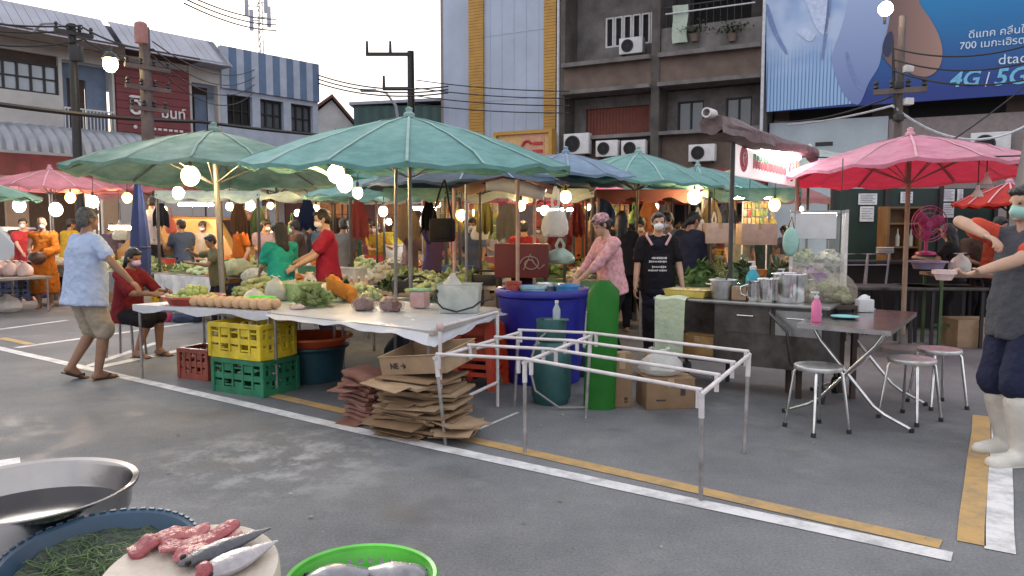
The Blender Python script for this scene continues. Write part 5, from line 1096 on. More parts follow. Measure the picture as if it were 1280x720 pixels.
def plastic_stool(label, loc, rz, m, group=None, h=.45, w_=.30, name='plastic_stool'):
    t = thing(name, label, 'stool', loc, rz, group); bm = B(); box(bm, (0, 0, h-.012), (w_, w_, .026), bev=.012); obj('seat', bm, m, t)
    for k in (-1, 1):
        for j in (-1, 1):
            bm = B(); q = V((k*w_*.45, j*w_*.45, h-.02)); b = V((k*w_*.60, j*w_*.60, 0)); d = .032
            a1 = [bm.verts.new(q + V((x*d, y*d, 0))) for x, y in ((-1, -1), (1, -1), (1, 1), (-1, 1))]; a2 = [bm.verts.new(b + V((x*d*.8, y*d*.8, 0))) for x, y in ((-1, -1), (1, -1), (1, 1), (-1, 1))]
            for i in range(4): bm.faces.new((a1[i], a1[(i+1) % 4], a2[(i+1) % 4], a2[i]))
            bm.faces.new(a1); bm.faces.new(a2[::-1]); obj('leg', bm, m, t, smooth=False)
    for ax in (0, 1):
        for k in (-1, 1):
            bm = B(); c = (0, k*w_*.49, h-.09) if ax == 0 else (k*w_*.49, 0, h-.09); s = (w_*.9, .012, .13) if ax == 0 else (.012, w_*.9, .13); box(bm, c, s); c = (c[0]*1.13, c[1]*1.13, h*.30); s = (w_*1.02, .012, .04) if ax == 0 else (.012, w_*1.02, .04); box(bm, c, s); obj('side_apron', bm, m, t, smooth=False)
    return t
plastic_stool('blue plastic stool in the shade under the white covered table', pst, .3, plastic('mid_blue_plastic', (.04, .17, .32)))
ORR = plastic('orange_red_stool_plastic', (.60, .06, .02)); ps = gnd_at(600, 485) + V((0, .12, 0))
for k in range(3):
    p = ps.copy(); p.z = k*.075; plastic_stool(('lowest orange red stool in the stack beside the blue tub', 'middle orange red stool in the stack beside the blue tub', 'top orange red stool in the stack beside the blue tub')[k], p, RZ1 + .25, ORR, 'stacked orange red stools', .44, .31)
bag('plastic_bag', 'crumpled clear bag lying on the stacked orange red stools', ps + V((-.02, 0, .60)), .26, .16, BAGC, 12, ears=False)
for k, (px, py, m_, r, lab) in enumerate(((525, 440, plastic('red_plastic', (.4, .07, .04)), .24, 'shallow red basin under the end of the white covered table'), (560, 452, plastic('dark_maroon_plastic', (.2, .03, .03)), .2, 'dark maroon basin beside the orange stools'))):
    p = gnd_at(px, 474) + D2*(.5 - k*.2); p.z = .22; crate('dark crate propping up the ' + ('shallow red' if k == 0 else 'dark maroon') + ' basin', p - V((0, 0, .22)), (.4, .3, .22), plastic('dark_blue_plastic', (.02, .03, .07)), RZ1); basin('basin', lab, p, r, .11, m_)
bag('sack', 'dark sack slumped in the shade behind the orange topped tub', gnd_at(440, 468) + D2*.7, .36, .42, mat('dark_sack', (.03, .035, .05), .8), 14, 'sack', ears=False); bag('sack', 'navy sack slumped behind the table legs', gnd_at(560, 470) + D2*.9, .4, .40, mat('navy_sack', (.02, .03, .07), .8), 15, 'sack', ears=False)
# white trestle at the table end
t0, t1 = gnd_at(551, 546), gnd_at(622, 508); t = thing('trestle', 'white pipe trestle with two posts at the end of the white covered table', 'trestle', (t0 + t1)/2); a = t0 - (t0+t1)/2; b = t1 - (t0+t1)/2
for p in (a, b): bm = B(); cyl(bm, p, p + V((0, 0, .775)), .0135, seg=12); obj('post', bm, PIPEW, t)
for z0, z1 in ((.775, .775), (.20, .20), (.56, .52)): bm = B(); cyl(bm, a + V((0, 0, z0)), b + V((0, 0, z1)), .013, seg=12); obj('rail', bm, PIPEW, t)
bm = B(); sph(bm, a + V((0, 0, .775)), (.028, .028, .035), 10); obj('joint', bm, mat('pinkish_tape', (.55, .40, .40), .7), t)
# long low rack of white pipe
G = lambda *q: gp(*q)
def top_at(px, py, z): return gp(px, py, z)
feet = [G(557, 556), G(656, 567), G(876, 626), G(930, 567), G(732, 523), G(643, 508)]; tops = [(545, 447, .588), (656, 453, .585), (877, 493, .575), (936, 444, .625), (738, 420, .63), (648, 416, .61)]
tp = [V((0, 0, z)) + top_at(px, py, z) - V((0, 0, z)) for px, py, z in tops]; rc = sum(feet, V())/6
t = thing('pipe_rack', 'empty low rack of thin white pipes on six legs in the open lane', 'rack', rc)
for f_, p in zip(feet, tp): bm = B(); cyl(bm, f_ - rc, p - rc, .0125, .0125, 12); lg = obj('leg', bm, RUSTP, t); bm = B(); q = f_ + (p-f_)*.78; cyl(bm, q - rc, p - rc, .016, .016, 12); obj('leg_sleeve', bm, PIPEW, lg)
for i, j in ((0, 5), (1, 4), (2, 3)): bm = B(); d = (tp[j] - tp[i])*.02; cyl(bm, tp[i] - rc - d, tp[j] - rc + d, .0135, seg=12); obj('cross_rail', bm, PIPEW, t)
for f_ in (0, .34, .67, 1.0):
    a = tp[0] + (tp[5]-tp[0])*f_; b = tp[1] + (tp[4]-tp[1])*f_; c = tp[2] + (tp[3]-tp[2])*f_; up = V((0, 0, .024)); bm = B(); cyl(bm, a - rc + up, b - rc + up, .0115, seg=10); obj('long_rail', bm, PIPEW, t); bm = B(); cyl(bm, b - rc + up, c - rc + up, .0115, seg=10); lr = obj('long_rail', bm, PIPEW, t)
    for q in (a, b - D1*.05, b + D1*.05, c):
        bm = B(); q = q + (b-q).normalized()*.02 if (b-q).length > .1 else q; cyl(bm, q - rc + V((0, 0, .02)), q - rc - V((0, 0, .075)), .014, .014, 10); obj('hook_end', bm, PIPEW, lr)
# --- pile of flattened cartons
KRAFT = mat('kraft_cardboard', (.26, .165, .095), .8, 0, .12, 6, bump=.15, col2=(.21, .13, .07)); KRAFT2 = mat('pale_kraft_cardboard', (.38, .27, .17), .8, 0, .12, 6, bump=.15, col2=(.27, .18, .105)); REDK = mat('red_printed_cardboard', (.30, .15, .11), .75, 0, .2, 5, col2=(.17, .065, .05)); rd = random.Random(21)
def carton(p, rz, w_, d, m, tilt, label, group, th=.022):
    t = thing('flattened_carton', label, 'cardboard', p, rz, group); bm = B(); n = 6; rows = []
    for layer in (0, 1):
        rows.append([[bm.verts.new((w_*(i/n-.5), d*(j/4-.5), layer*th + .007*math.sin(i*1.1 + p.x*30) + tilt*w_*(i/n-.5))) for j in range(5)] for i in range(n+1)])
    for k in (0, 1):
        for i in range(n):
            for j in range(4): f = (rows[k][i][j], rows[k][i+1][j], rows[k][i+1][j+1], rows[k][i][j+1]); bm.faces.new(f if k else f[::-1])
    def sidef(a, b): bm.faces.new((a[0], b[0], b[1], a[1]))
    for i in range(n):
        for j in (0, 4): bm.faces.new((rows[0][i][j], rows[0][i+1][j], rows[1][i+1][j], rows[1][i][j]))
    for j in range(4):
        for i in (0, n): bm.faces.new((rows[0][i][j], rows[0][i][j+1], rows[1][i][j+1], rows[1][i][j]))
    obj('folded_board', bm, m, t, smooth=False)
    bm = B(); fl = rd.uniform(.06, .14); s = rd.choice((-1, 1)); q = [(-w_*.4, s*d*.5, th*.8), (w_*.38, s*d*.5, th*.8), (w_*.34, s*(d*.5 + fl), th*.8 + rd.uniform(-.03, .012)), (-w_*.36, s*(d*.5 + fl), th*.8 + rd.uniform(-.03, .01))]
    a = [bm.verts.new(v) for v in q]; b = [bm.verts.new(V(v) + V((0, 0, .005))) for v in q]; bm.faces.new(a); bm.faces.new(b[::-1])
    for i in range(4): bm.faces.new((a[i], a[(i+1) % 4], b[(i+1) % 4], b[i]))
    obj('flap', bm, m, t, smooth=False); return t
pm_ = gnd_at(500, 545) + D2*.20; LB = 'flattened brown carton in the tall sagging pile by the white trestle'; z = .002
for k in range(17):
    p = pm_ + D1*rd.uniform(-.05, .07) + D2*rd.uniform(-.05, .06) + D1*(.0 + .002*k); p.z = z; carton(p, RZ1 + .10 + rd.uniform(-.28, .28), rd.uniform(.44, .62), rd.uniform(.34, .46), KRAFT if k % 3 else KRAFT2, rd.uniform(-.05, .05), LB, 'brown cartons in the pile', .020); z += .024
ptop = z
pl_ = gnd_at(446, 528) + D2*.16; z = .002
for k in range(12):
    p = pl_ + D1*rd.uniform(-.04, .04) + D2*rd.uniform(-.04, .04); p.z = z; carton(p, RZ1 - .1 + rd.uniform(-.22, .22), rd.uniform(.28, .36), rd.uniform(.26, .34), REDK, rd.uniform(-.02, .02) - (.08 + .05*(k-7) if k > 7 else 0), 'flattened red printed carton in the lower pile beside the brown cartons', 'red printed cartons in the pile', .022); z += .030
for k in range(4):
    p = pm_ + D1*(.26 + .05*k) + D2*(.08 - .04*k); p.z = .01 + .035*k; carton(p, RZ1 + rd.uniform(.4, 1.4), .34, .26, KRAFT2, rd.uniform(-.14, .14), 'loose pale carton flap slipped off the tall pile toward the rack', 'loose carton pieces', .012)
# open shallow carton on top
pt = pm_ + D1*.02 + D2*.10; pt.z = ptop + .045; t = tray_box('carton_tray', 'shallow open carton lying tilted on top of the pile', pt, (.56, .42, .13), KRAFT2, RZ1 + .12, 'cardboard box', .006, 1.0); t.rotation_euler = (R(7), R(-7), RZ1 + .12)
me = text_mesh('NE →', .055, .001, .002); obj('lettering', me, mat('carton_ink', (.05, .04, .035), .8), t, (-.19, -.212, .045), smooth=False)
# --- washing tub, cylinder, green sheet, boxes
BLUEP = plastic('royal_blue_plastic', (.018, .022, .30), .35); pb = gnd_at(678, 474) + V((0, .02, 0)); pb.z = 0
t = thing('water_tub', 'huge royal blue plastic tub used for washing up', 'tub', pb); bm = B(); lathe(bm, [(.36, 0), (.40, .45), (.425, .80), (.45, .82), (.455, .86), (.44, .885), (.42, .87), (.405, .80), (.37, .60), (.001, .60)], 40, capb=True); obj('tub', bm, BLUEP, t)
bm = B(); lathe(bm, [(.001, .80), (.404, .80)], 36); obj('water', bm, mat('dish_water', (.22, .26, .30), .06, spec=.8), t)
for k, (dx, dy, r, h, m_, lab, nm) in enumerate(((-.28, -.22, .07, .10, plastic('red_plastic', (.4, .07, .04)), 'small red bowl on the edge of the blue tub', 'bowl'), (-.10, -.26, .12, .06, plastic('pale_blue_plastic', (.30, .50, .58)), 'pale blue dish on the blue tub', 'dish'), (.06, -.05, .14, .07, steel(), 'steel basin half sunk in the blue tub', 'basin'), (.22, -.2, .11, .07, plastic('sky_blue_plastic', (.06, .25, .55)), 'sky blue bowl by the flower banded vendor', 'bowl'))):
    p = pb + V((dx, dy, .80)); basin(nm, lab, p, r, h + .06, m_, .008, nm)
GAS = mat('teal_gas_paint', (.04, .12, .12), .45, .2, .15, 5); pgc = gnd_at(690, 508) + V((0, .15, 0)); t = thing('gas_cylinder', 'dull teal gas cylinder with hose beside the green sheet', 'gas cylinder', pgc); bm = B(); lathe(bm, [(.14, 0), (.15, .03), (.165, .06), (.168, .40), (.15, .48), (.09, .54), (.03, .56)], 32, capb=True); obj('body', bm, GAS, t)
bm = B(); lathe(bm, [(.12, .53), (.125, .70), (.118, .70), (.112, .53)], 28); obj('collar', bm, GAS, t); bm = B(); cyl(bm, (0, 0, .55), (0, 0, .66), .022); box(bm, (0, -.03, .63), (.05, .08, .035), bev=.008); obj('valve', bm, mat('brass_valve', (.4, .3, .12), .4, .7), t)
bm = B(); tube(bm, [(0, -.06, .63), (-.12, -.16, .55), (-.19, -.20, .35), (-.14, -.24, .15), (.05, -.28, .02), (.28, -.25, .015)], .009, 8); obj('hose', bm, mat('grey_hose', (.25, .25, .24), .6), t)
bp_ = pgc + V((.04, -.05, .705)); t = thing('water_bottle', 'small clear bottle standing on the teal gas cylinder', 'bottle', bp_); bm = B(); lathe(bm, [(.03, 0), (.032, .02), (.032, .08), (.014, .12), (.014, .14)], 16, capb=True); obj('bottle', bm, mat('clear_bottle', (.5, .58, .6), .15, alpha=.6), t); bm = B(); lathe(bm, [(.016, .135), (.016, .155), (.001, .157)], 12); obj('cap', bm, WHITE_P, t); bm = B(); box(bm, (0, 0, -.003), (.2, .12, .006)); obj('coaster', bm, GAS, t)
bk = gnd_at(722, 470); t = thing('bucket', 'white plastic bucket between the blue tub and green sheet', 'bucket', bk + V((0, .1, 0))); bm = B(); lathe(bm, [(.11, 0), (.145, .34), (.155, .345), (.152, .36), (.138, .36), (.105, .02), (.001, .02)], 28, capb=True); obj('bucket', bm, plastic('white_bucket_plastic', (.66, .66, .68)), t); bm = B(); tube(bm, [(.15*math.cos(R(a)), -.02 - .1*math.sin(R(a)), .33 - .12*math.sin(R(a))) for a in range(0, 181, 20)], .004, 6); obj('handle', bm, steel(), t)
bk2 = thing('crate', 'upturned dark crate under the white bucket', 'crate', bk + V((0, .1, 0))); bk2.name = 'crate'
bm = B(); box(bm, (0, 0, .14), (.34, .30, .28), bev=.015); obj('crate_shell', bm, plastic('dark_blue_plastic', (.02, .03, .07)), bk2); t.location.z = .281
pgs = gnd_at(749, 511) + V((0, .02, 0)); GS = plastic('leaf_green_plastic', (.03, .26, .03), .4, var=.12); t = thing('plastic_sheet', 'tall leaf green plastic sheet standing rolled on end in front of the flower banded vendor', 'plastic sheet', pgs, R(-4)); bm = B(); n = 14; H_ = 1.04; gr = []
for j in range(13):
    f = j/12; row = []
    for i in range(n+1):
        a = R(-100 + 200*i/n); w_ = .128*(1 if f < .90 else math.sqrt(max(.05, 1 - ((f-.90)/.105)**2))); row.append(bm.verts.new((w_*math.sin(a) + .035*f, -.075*math.cos(a) + .05*f, H_*f)))
    gr.append(row)
for a, b in zip(gr, gr[1:]):
    for i in range(n): bm.faces.new((a[i], a[i+1], b[i+1], b[i]))
bmesh.ops.solidify(bm, geom=bm.faces[:], thickness=.006); obj('sheet', bm, GS, t)
def cbox(label, loc, s, rz, m=KRAFT, open_=False, marks=None):
    t = thing('cardboard_box', label, 'cardboard box', loc, rz); bm = B(); box(bm, (0, 0, s[2]/2), s, bev=.006); obj('carton', bm, m, t); bm = B(); box(bm, (0, 0, s[2] + .001), (s[0]*1.0, .05, .003)); box(bm, (0, -s[1]/2 - .001, s[2]*.86), (.05, .003, s[2]*.28)); obj('tape', bm, mat('brown_tape', (.42, .30, .17), .3), t)
    if marks:
        bm = B()
        for x, z, a, b in marks: box(bm, (x*s[0], -s[1]/2 - .0015, z*s[2]), (a*s[0], .003, b*s[2]))
        obj('printed_marks', bm, mat('carton_ink', (.05, .04, .035)), t)
    return t
cbox('tall narrow brown carton standing beside the green sheet', gnd_at(776, 510) + V((.0, .1, 0)), (.17, .16, .44), R(8), KRAFT, marks=((.2, .16, .16, .06), (.2, .10, .16, .03))); bx_ = gnd_at(836, 512) + V((0, .17, 0)); cbox('wide brown carton with a bag on it, under the front of the food cart', bx_, (.40, .32, .25), R(6), KRAFT, marks=((-.2, .3, .2, .05), (.25, .55, .1, .22)))
bag('plastic_bag', 'bulging pale plastic bag sitting on the wide brown carton', bx_ + V((-.03, 0, .256)), .36, .24, BAGW, 17)

for k, (px, py, w_, h, lab) in enumerate(((318, 379, .20, .16, 'crumpled white bag between the melons and the tall white bag'), (402, 378, .16, .13, 'small white bag by the teal cup on the sheet'), (366, 374, .18, .22, 'cloudy white bag of greens leaning beside the knotted one'))):
    bag('plastic_bag', lab, wp(px, py), w_, h, BAGW, 400 + k, contents=(None, None, LEAFP)[k])
# ------------------------------------------------------------------ food cart
ST = steel('cart_steel', .34, .34); STD = mat('grimy_cart_steel', (.13, .12, .115), .42, .8, .4, 5, bump=.08, col2=(.05, .042, .038)); CHR = steel('chrome_tube', .70, .16)
CH = .82; cp = gp(819, 371, CH); cq = gp(1034, 383.5, CH); cd = (cq - cp); CL = cd.length; CRZ = math.atan2(cd.y, cd.x); cn = V((-math.sin(CRZ), math.cos(CRZ), 0))
t = thing('food_cart', 'stainless steel noodle cart with drawers, shelf and dark skirt', 'food cart', (cp.x, cp.y, 0), CRZ); DEP = .72
bm = B(); box(bm, (CL/2, DEP/2, CH-.015), (CL + .04, DEP, .03), bev=.008); obj('counter', bm, ST, t)
bm = B(); rect(bm, 1.30*.42, CL-.02, .26, CH-.032, .06, DEP-.05); obj('cabinet', bm, STD, t, smooth=False)
bm = B(); rect(bm, .02, 1.30*.42-.002, .26, .29, .06, DEP-.05); rect(bm, .02, 1.30*.42-.002, .29, CH-.032, DEP-.07, DEP-.05); obj('shelf', bm, STD, t, smooth=False)
for k in range(2):
    x0 = CL*(.44 + .28*k); bm = B(); rect(bm, x0, x0 + CL*.25, .55, CH-.06, .045, .06); d = obj('drawer', bm, ST if k else STD, t, smooth=False); bm = B(); tube(bm, [(x0+.1, .045, .7), (x0+.1, .02, .7), (x0+.24, .02, .7), (x0+.24, .045, .7)], .006, 6); obj('handle', bm, CHR, d)
bm = B(); tube(bm, [(CL*.70, .02, CH-.05), (CL*.70, -.03, CH-.08), (CL*.80, -.04, CH-.22), (CL*.82, -.02, .34), (CL*.86, .04, .26)], .014, 8); obj('push_bar', bm, STD, t)
for x in (.06, CL-.05):
    for y in (.1, DEP-.1): bm = B(); cyl(bm, (x, y, .14), (x, y, .27), .02); c_ = obj('leg', bm, STD, t); bm = B(); cyl(bm, (x-.025, y, .07), (x+.025, y, .07), .07, seg=20); obj('wheel', bm, BLACKM, c_)
def cl(x, y, z=CH): return V((cp.x, cp.y, 0)) + cd.normalized()*x + cn*y + V((0, 0, z + .002))
# towel, tray, pots and bottles on the counter
bm = B(); vs = []
for j in range(15):
    f = j/14; row = []
    for i in range(9):
        x = .30*(i/8-.5); y = -.055 + (.12 if j < 3 else 0)*(1-j/3) - .012*math.sin(i*1.5 + j*.2)*f; row.append(bm.verts.new((x*(1 - .10*f), y, .012 - max(0, (f-.18))*.66 - .01*math.sin(i*.9))))
    vs.append(row)
for a, b in zip(vs, vs[1:]):
    for i in range(8): bm.faces.new((a[i], a[i+1], b[i+1], b[i]))
tag(obj('towel', bm, fab('pale_green_towel', (.50, .58, .42)), None, cl(.16, .02), CRZ), 'pale green towel hanging over the front of the food cart', 'towel')
t = tray_box('egg_tray', 'yellow plastic tray of small pale dumplings beside the towel', cl(.24, .22), (.40, .26, .06), plastic('yellow_tray', (.62, .48, .12)), CRZ, 'tray'); bm = B()
rd = random.Random(5)
for i in range(40): ico(bm, (rd.uniform(-.16, .16), rd.uniform(-.1, .1), .05), (.024, .024, .02), 1, .08, rd)
obj('dumpling_filling', bm, mat('pale_dumpling', (.62, .5, .3), .6), t)['kind'] = 'stuff'
def pot(label, loc, r, h, m=None, handles=True, lid=False):
    t = thing('cooking_pot', label, 'pot', loc); bm = B(); lathe(bm, [(r*.94, 0), (r, .02), (r, h), (r + .012, h + .004), (r + .006, h + .010), (r - .006, h), (r - .006, .03), (.001, .03)], 36, capb=True); obj('pot', bm, m or CHR, t)
    if handles:
        for k in (-1, 1): bm = B(); tube(bm, [(k*r, -.04, h*.8), (k*(r + .035), -.03, h*.82), (k*(r + .035), .03, h*.82), (k*r, .04, h*.8)], .006, 6); obj('handle', bm, CHR, t)
    if lid: bm = B(); lathe(bm, [(r + .01, h + .008), (r*.6, h + .03), (.02, h + .04), (.02, h + .06), (.001, h + .065)], 28); obj('lid', bm, CHR, t)
    return t
pot('squat dented pot with a ladle beside the dumpling tray', cl(.56, .22), .115, .16, steel('dull_pot', .42, .4)); bm = B(); tube(bm, [cl(.56, .22, CH + .08), cl(.60, .25, CH + .24)], .008, 6); tag(obj('ladle', bm, BLACKM), 'dark ladle handle standing in the squat pot', 'ladle')
pot('narrow shiny steel pot in front of the wide one', cl(.97, .14), .075, .19, handles=False); pot('tall wide shiny steel stock pot at the cart edge', cl(1.14, .24), .145, .235)
t = thing('jug', 'shiny steel jug tilted beside the steel pots', 'jug', cl(.86, .16)); bm = B(); lathe(bm, [(.06, 0), (.075, .06), (.06, .15), (.066, .17), (.06, .168), (.056, .15), (.07, .06), (.001, .02)], 24, capb=True); obj('jug', bm, CHR, t); bm = B(); tube(bm, [(-.06, 0, .14), (-.12, 0, .12), (-.12, 0, .06), (-.072, 0, .04)], .008, 6); obj('handle', bm, CHR, t)
cbox('small pale carton on the cart between the pots', cl(.74, .16), (.13, .1, .12), CRZ, KRAFT2)
def sprayer(label, loc, m, cap, h=.2, r=.042, name='soap_bottle'):
    t = thing(name, label, 'bottle', loc); bm = B(); lathe(bm, [(r, 0), (r*1.05, .01), (r*.98, h*.62), (r*.45, h*.78), (r*.42, h*.82)], 20, capb=True); obj('bottle', bm, m, t); bm = B(); lathe(bm, [(r*.5, h*.80), (r*.5, h*.88), (r*.15, h*.90), (r*.15, h), (.001, h)], 14); box(bm, (-.015, 0, h*1.0), (.06, .018, .014), bev=.004); obj('pump', bm, cap, t); return t
sprayer('cyan soap bottle with white pump standing beside the cart pole', cl(.80, .30, CH), mat('cyan_soap', (.05, .48, .62), .2, trans=.3), WHITE_P, .33, .06)
sprayer('pink magenta bottle behind the pots on the cart', cl(1.0, .52, CH), mat('magenta_soap', (.6, .08, .4), .3), WHITE_P, .26, .05)
bag('plastic_bag', 'crumpled white bag behind the steel stock pot', cl(1.05, .56), .24, .22, BAGW, 23)
t = tray_box('basket', 'purple plastic basket on the cart before the glass cabinet', cl(1.22, .56), (.26, .22, .15), plastic('purple_plastic', (.22, .08, .36)), CRZ, 'basket'); t.location.z += .086
bag('plastic_bag', 'lilac bag stuffed in the purple basket', cl(1.22, .56, CH + .11), .22, .2, mat('lilac_film', (.38, .26, .48), .4, alpha=.85), 24)
t = tray_box('tub', 'small white tub holding up the purple basket', cl(1.22, .56), (.3, .26, .085), WHITE_P, CRZ, 'tub')
for k, (x, y, m_) in enumerate(((.36, .12, (.25, .10, .05)), (.52, .12, (.1, .06, .04)))): pass
# things on the under shelf
cbox('grimy open carton on the lower shelf of the food cart', V((cp.x, cp.y, 0)) + cd.normalized()*.36 + cn*.24 + V((0, 0, .292)), (.32, .24, .18), CRZ, mat('printed_yellow_carton', (.38, .24, .08), .7, col2=(.26, .12, .05)))
bag('sack', 'dark red sack on the lower shelf of the food cart', V((cp.x, cp.y, 0)) + cd.normalized()*.14 + cn*.3 + V((0, 0, .292)), .2, .24, mat('dark_red_sack', (.16, .04, .03), .7), 26, 'sack', ears=False)
# glass display cabinet
gc = gp(1000, 372, CH); gx = 1.42; t = thing('display_cabinet', 'glass food display cabinet with steel frame at the end of the cart', 'display cabinet', gp(1020, 366, CH) + V((0, 0, .002)), CRZ + R(16)); gw, gd, gh = .48, .40, .80
for k in (-1, 1):
    for j in (-1, 1): bm = B(); box(bm, (k*gw/2, j*gd/2, gh/2), (.028, .028, gh)); obj('frame_post', bm, PIPEW, t, smooth=False)
for z in (.02, .28, gh-.015):
    bm = B(); box(bm, (0, 0, z), (gw + (.03 if z > .5 else -.03), gd + (.03 if z > .5 else -.03), .022)); obj('shelf', bm, ST, t, smooth=False)
GLA = mat('clear_cabinet_glass', (.75, .82, .80), .05, alpha=.16, spec=.8)
for k in (-1, 1):
    bm = B(); box(bm, (k*(gw/2 - .004), 0, gh/2), (.005, gd-.03, gh-.06)); obj('glass_side', bm, GLA, t, smooth=False)
bm = B(); box(bm, (0, -gd/2 + .004, gh/2), (gw-.03, .005, gh-.06)); obj('glass_front', bm, GLA, t, smooth=False)
bm = B(); cyl(bm, (-.16, -.05, gh-.05), (.16, -.05, gh-.05), .014); obj('cabinet_lamp', bm, emis('cabinet_tube', (1, .96, .85), 30), t)
bm = B(); box(bm, (-.03, -gd/2 - .008, gh-.15), (.36, .004, .24)); obj('white_notice', bm, WHITE_P, t, smooth=False)
for k, (x, z, m_) in enumerate(((-.12, .30, MIXV), (.10, .30, WHV), (-.1, .04, WHV), (.12, .04, LEAFP))):
    o = heap('food_heap', ('heap of mixed toppings on the upper cabinet shelf', 'heap of white noodles on the upper cabinet shelf', 'heap of white garlic in the lower cabinet shelf', 'heap of pale greens on the lower cabinet shelf')[k], t.location + Matrix.Rotation(CRZ + R(16), 3, 'Z') @ V((x, 0, z)), .10, .14, .14, m_, 40, .03, 40 + k, cat='food')
t2 = thing('hanging_bag', 'small mint green cloth bag hung on the cabinet corner', 'bag', t.location + Matrix.Rotation(CRZ + R(16), 3, 'Z') @ V((-.25, -.26, .38)), CRZ); bm = B(); ico(bm, (0, 0, .12), (.075, .04, .14), 3, .03); obj('bag_body', bm, fab('mint_cloth', (.35, .58, .52)), t2); bm = B(); tube(bm, [(-.03, 0, .24), (0, .02, .36), (.03, 0, .24)], .006, 6); obj('handle', bm, BLACKM, t2)
# stuffed bags hanging off the cart front by the steel table
for k, (px, py, w_, h, lab, cm) in enumerate(((1000, 400, .34, .36, 'bulging clear bag of pale snacks hung low at the cart end', WHV), (1024, 396, .36, .40, 'clear bag stuffed with leafy greens at the cart end', LEAFP), (1047, 392, .32, .34, 'clear bag of crisps overhanging the steel table', MIXV))):
    p = at(px, py, 6.45); p.z = .802; bag('plastic_bag', lab, p + V((.0, .0 + .05*(k % 2), 0)), w_, h, mat('hazy_clear_bag', (.60, .54, .44), .3, 0, .3, 10, bump=.9, bscale=22, alpha=.28), 60 + k, contents=cm, group='stuffed clear bags at the cart end')
for k in range(0): pass
# dark box stand carrying those bags
t = thing('stand', 'dark wooden stand at the cart end under the stuffed bags', 'stand', at(1025, 470, 6.45) * 1.0); t.location.z = 0; bm = B(); box(bm, (0, 0, .785), (.52, .30, .03)); obj('top', bm, DKBR, t)
for k in (-1, 1):
    for j in (-1, 1): bm = B(); box(bm, (k*.23, j*.12, .385), (.04, .04, .77)); obj('leg', bm, DKBR, t)
# cart posts, lit sign, rolled awning
s0, s1 = at(913, 350, 7.05), at(993, 330, 9.0); s0 = ground(913, 7.05); s1 = ground(994, 9.0)
for k, (s, pm_, lab) in enumerate(((s0, DKPOLE, 'dark metal post holding the near end of the lit cart sign'), (s1, WOODP, 'pale post holding the far end of the lit cart sign'))):
    bm = B(); cyl(bm, s, s + V((0, 0, 2.34)), .022); tag(obj('sign_post', bm, pm_), lab, 'post')
sa, sb = at(919, 175, 7.1), at(994, 195, 9.0); za, zb_ = at(919, 219, 7.1).z, sa.z; sd = (sb - sa); SL = V((sd.x, sd.y, 0)).length; SRZ = math.atan2(sd.y, sd.x)
t = thing('lit_sign', 'backlit white banner sign with red discs under the rolled awning', 'sign', (sa.x, sa.y, za), SRZ); SHh = zb_ - za
bm = B(); rect(bm, 0, SL, 0, SHh, -.01, .03); m = mat('backlit_banner', (.75, .70, .70), .5, emit=.38, ecol=(1, .86, .84)); obj('banner', bm, m, t, smooth=False)
bm = B(); cyl(bm, (.25, -.06, SHh + .0), (SL - .1, -.06, SHh + .0), .03); obj('sign_tube', bm, emis('sign_tube_light', (1, .95, .92), 30), t)
SRED = mat('sign_disc_red', (.50, .05, .07), .5); SGR = mat('sign_green_script', (.20, .42, .25), .5); SPK = mat('sign_pink_script', (.62, .20, .22), .5)
for x in (.24, SL - .20):
    bm = B(); lathe(bm, [(.001, 0), (.125, 0), (.125, .004), (.001, .004)], 28); bmesh.ops.rotate(bm, verts=bm.verts, cent=(0, 0, 0), matrix=Matrix.Rotation(R(90), 3, 'X')); bmesh.ops.translate(bm, verts=bm.verts, vec=(x, -.012, SHh*.52)); d = obj('red_disc', bm, SRED, t)
    bm = B(); tube(bm, [(x + .05*math.cos(R(a)), -.020, SHh*.52 + .06*math.sin(R(a))) for a in range(30, 300, 30)], .008, 6); obj('disc_emblem', bm, WHITE_P, d)
rd = random.Random(2)
for z, m_, hgt in ((SHh*.55, SGR, .06), (SHh*.30, SPK, .085)):
    bm = B(); x = .55
    while x < SL - .5:
        w_ = rd.uniform(.05, .10); tube(bm, [(x, -.017, z), (x + .01, -.017, z + hgt), (x + w_*.6, -.017, z + hgt*rd.uniform(.7, 1)), (x + w_*.6, -.017, z + hgt*.1)], .010, 5); x += w_ + .03
    obj('script_lettering', bm, m_, t)
ra, rb_ = at(886, 146, 6.35), at(1016, 187, 9.35); rdv = rb_ - ra; RL = rdv.length
t = thing('rolled_awning', 'rolled up brown tarpaulin on a metal tube above the lit sign', 'awning', ra, 0); dn = rdv.normalized(); sdv = V((-dn.y, dn.x, 0)).normalized(); bm = B(); rg = []; n = 18
for j in range(n+1):
    f = j/n; rr = .088*(1.15 - .3*f) * (1 + .07*math.sin(f*17)); c = rdv*(.02 + .96*f) + V((0, 0, -.055 + .012*math.sin(f*9))); rg.append([bm.verts.new(c + (sdv*math.cos(2*math.pi*i/16)*1.05 + V((0, 0, 1))*math.sin(2*math.pi*i/16)*.85)*rr*(1 + .10*math.sin(i*2.3 + f*14))) for i in range(16)])
for a, b in zip(rg, rg[1:]):
    for i in range(16): bm.faces.new((a[i], a[(i+1) % 16], b[(i+1) % 16], b[i]))
bm.faces.new(rg[0][::-1]); bm.faces.new(rg[-1]); obj('rolled_tarp', bm, mat('brown_tarp', (.20, .14, .14), .6, 0, .3, 7, bump=.5, col2=(.08, .045, .045)), t)
bm = B(); vs = []
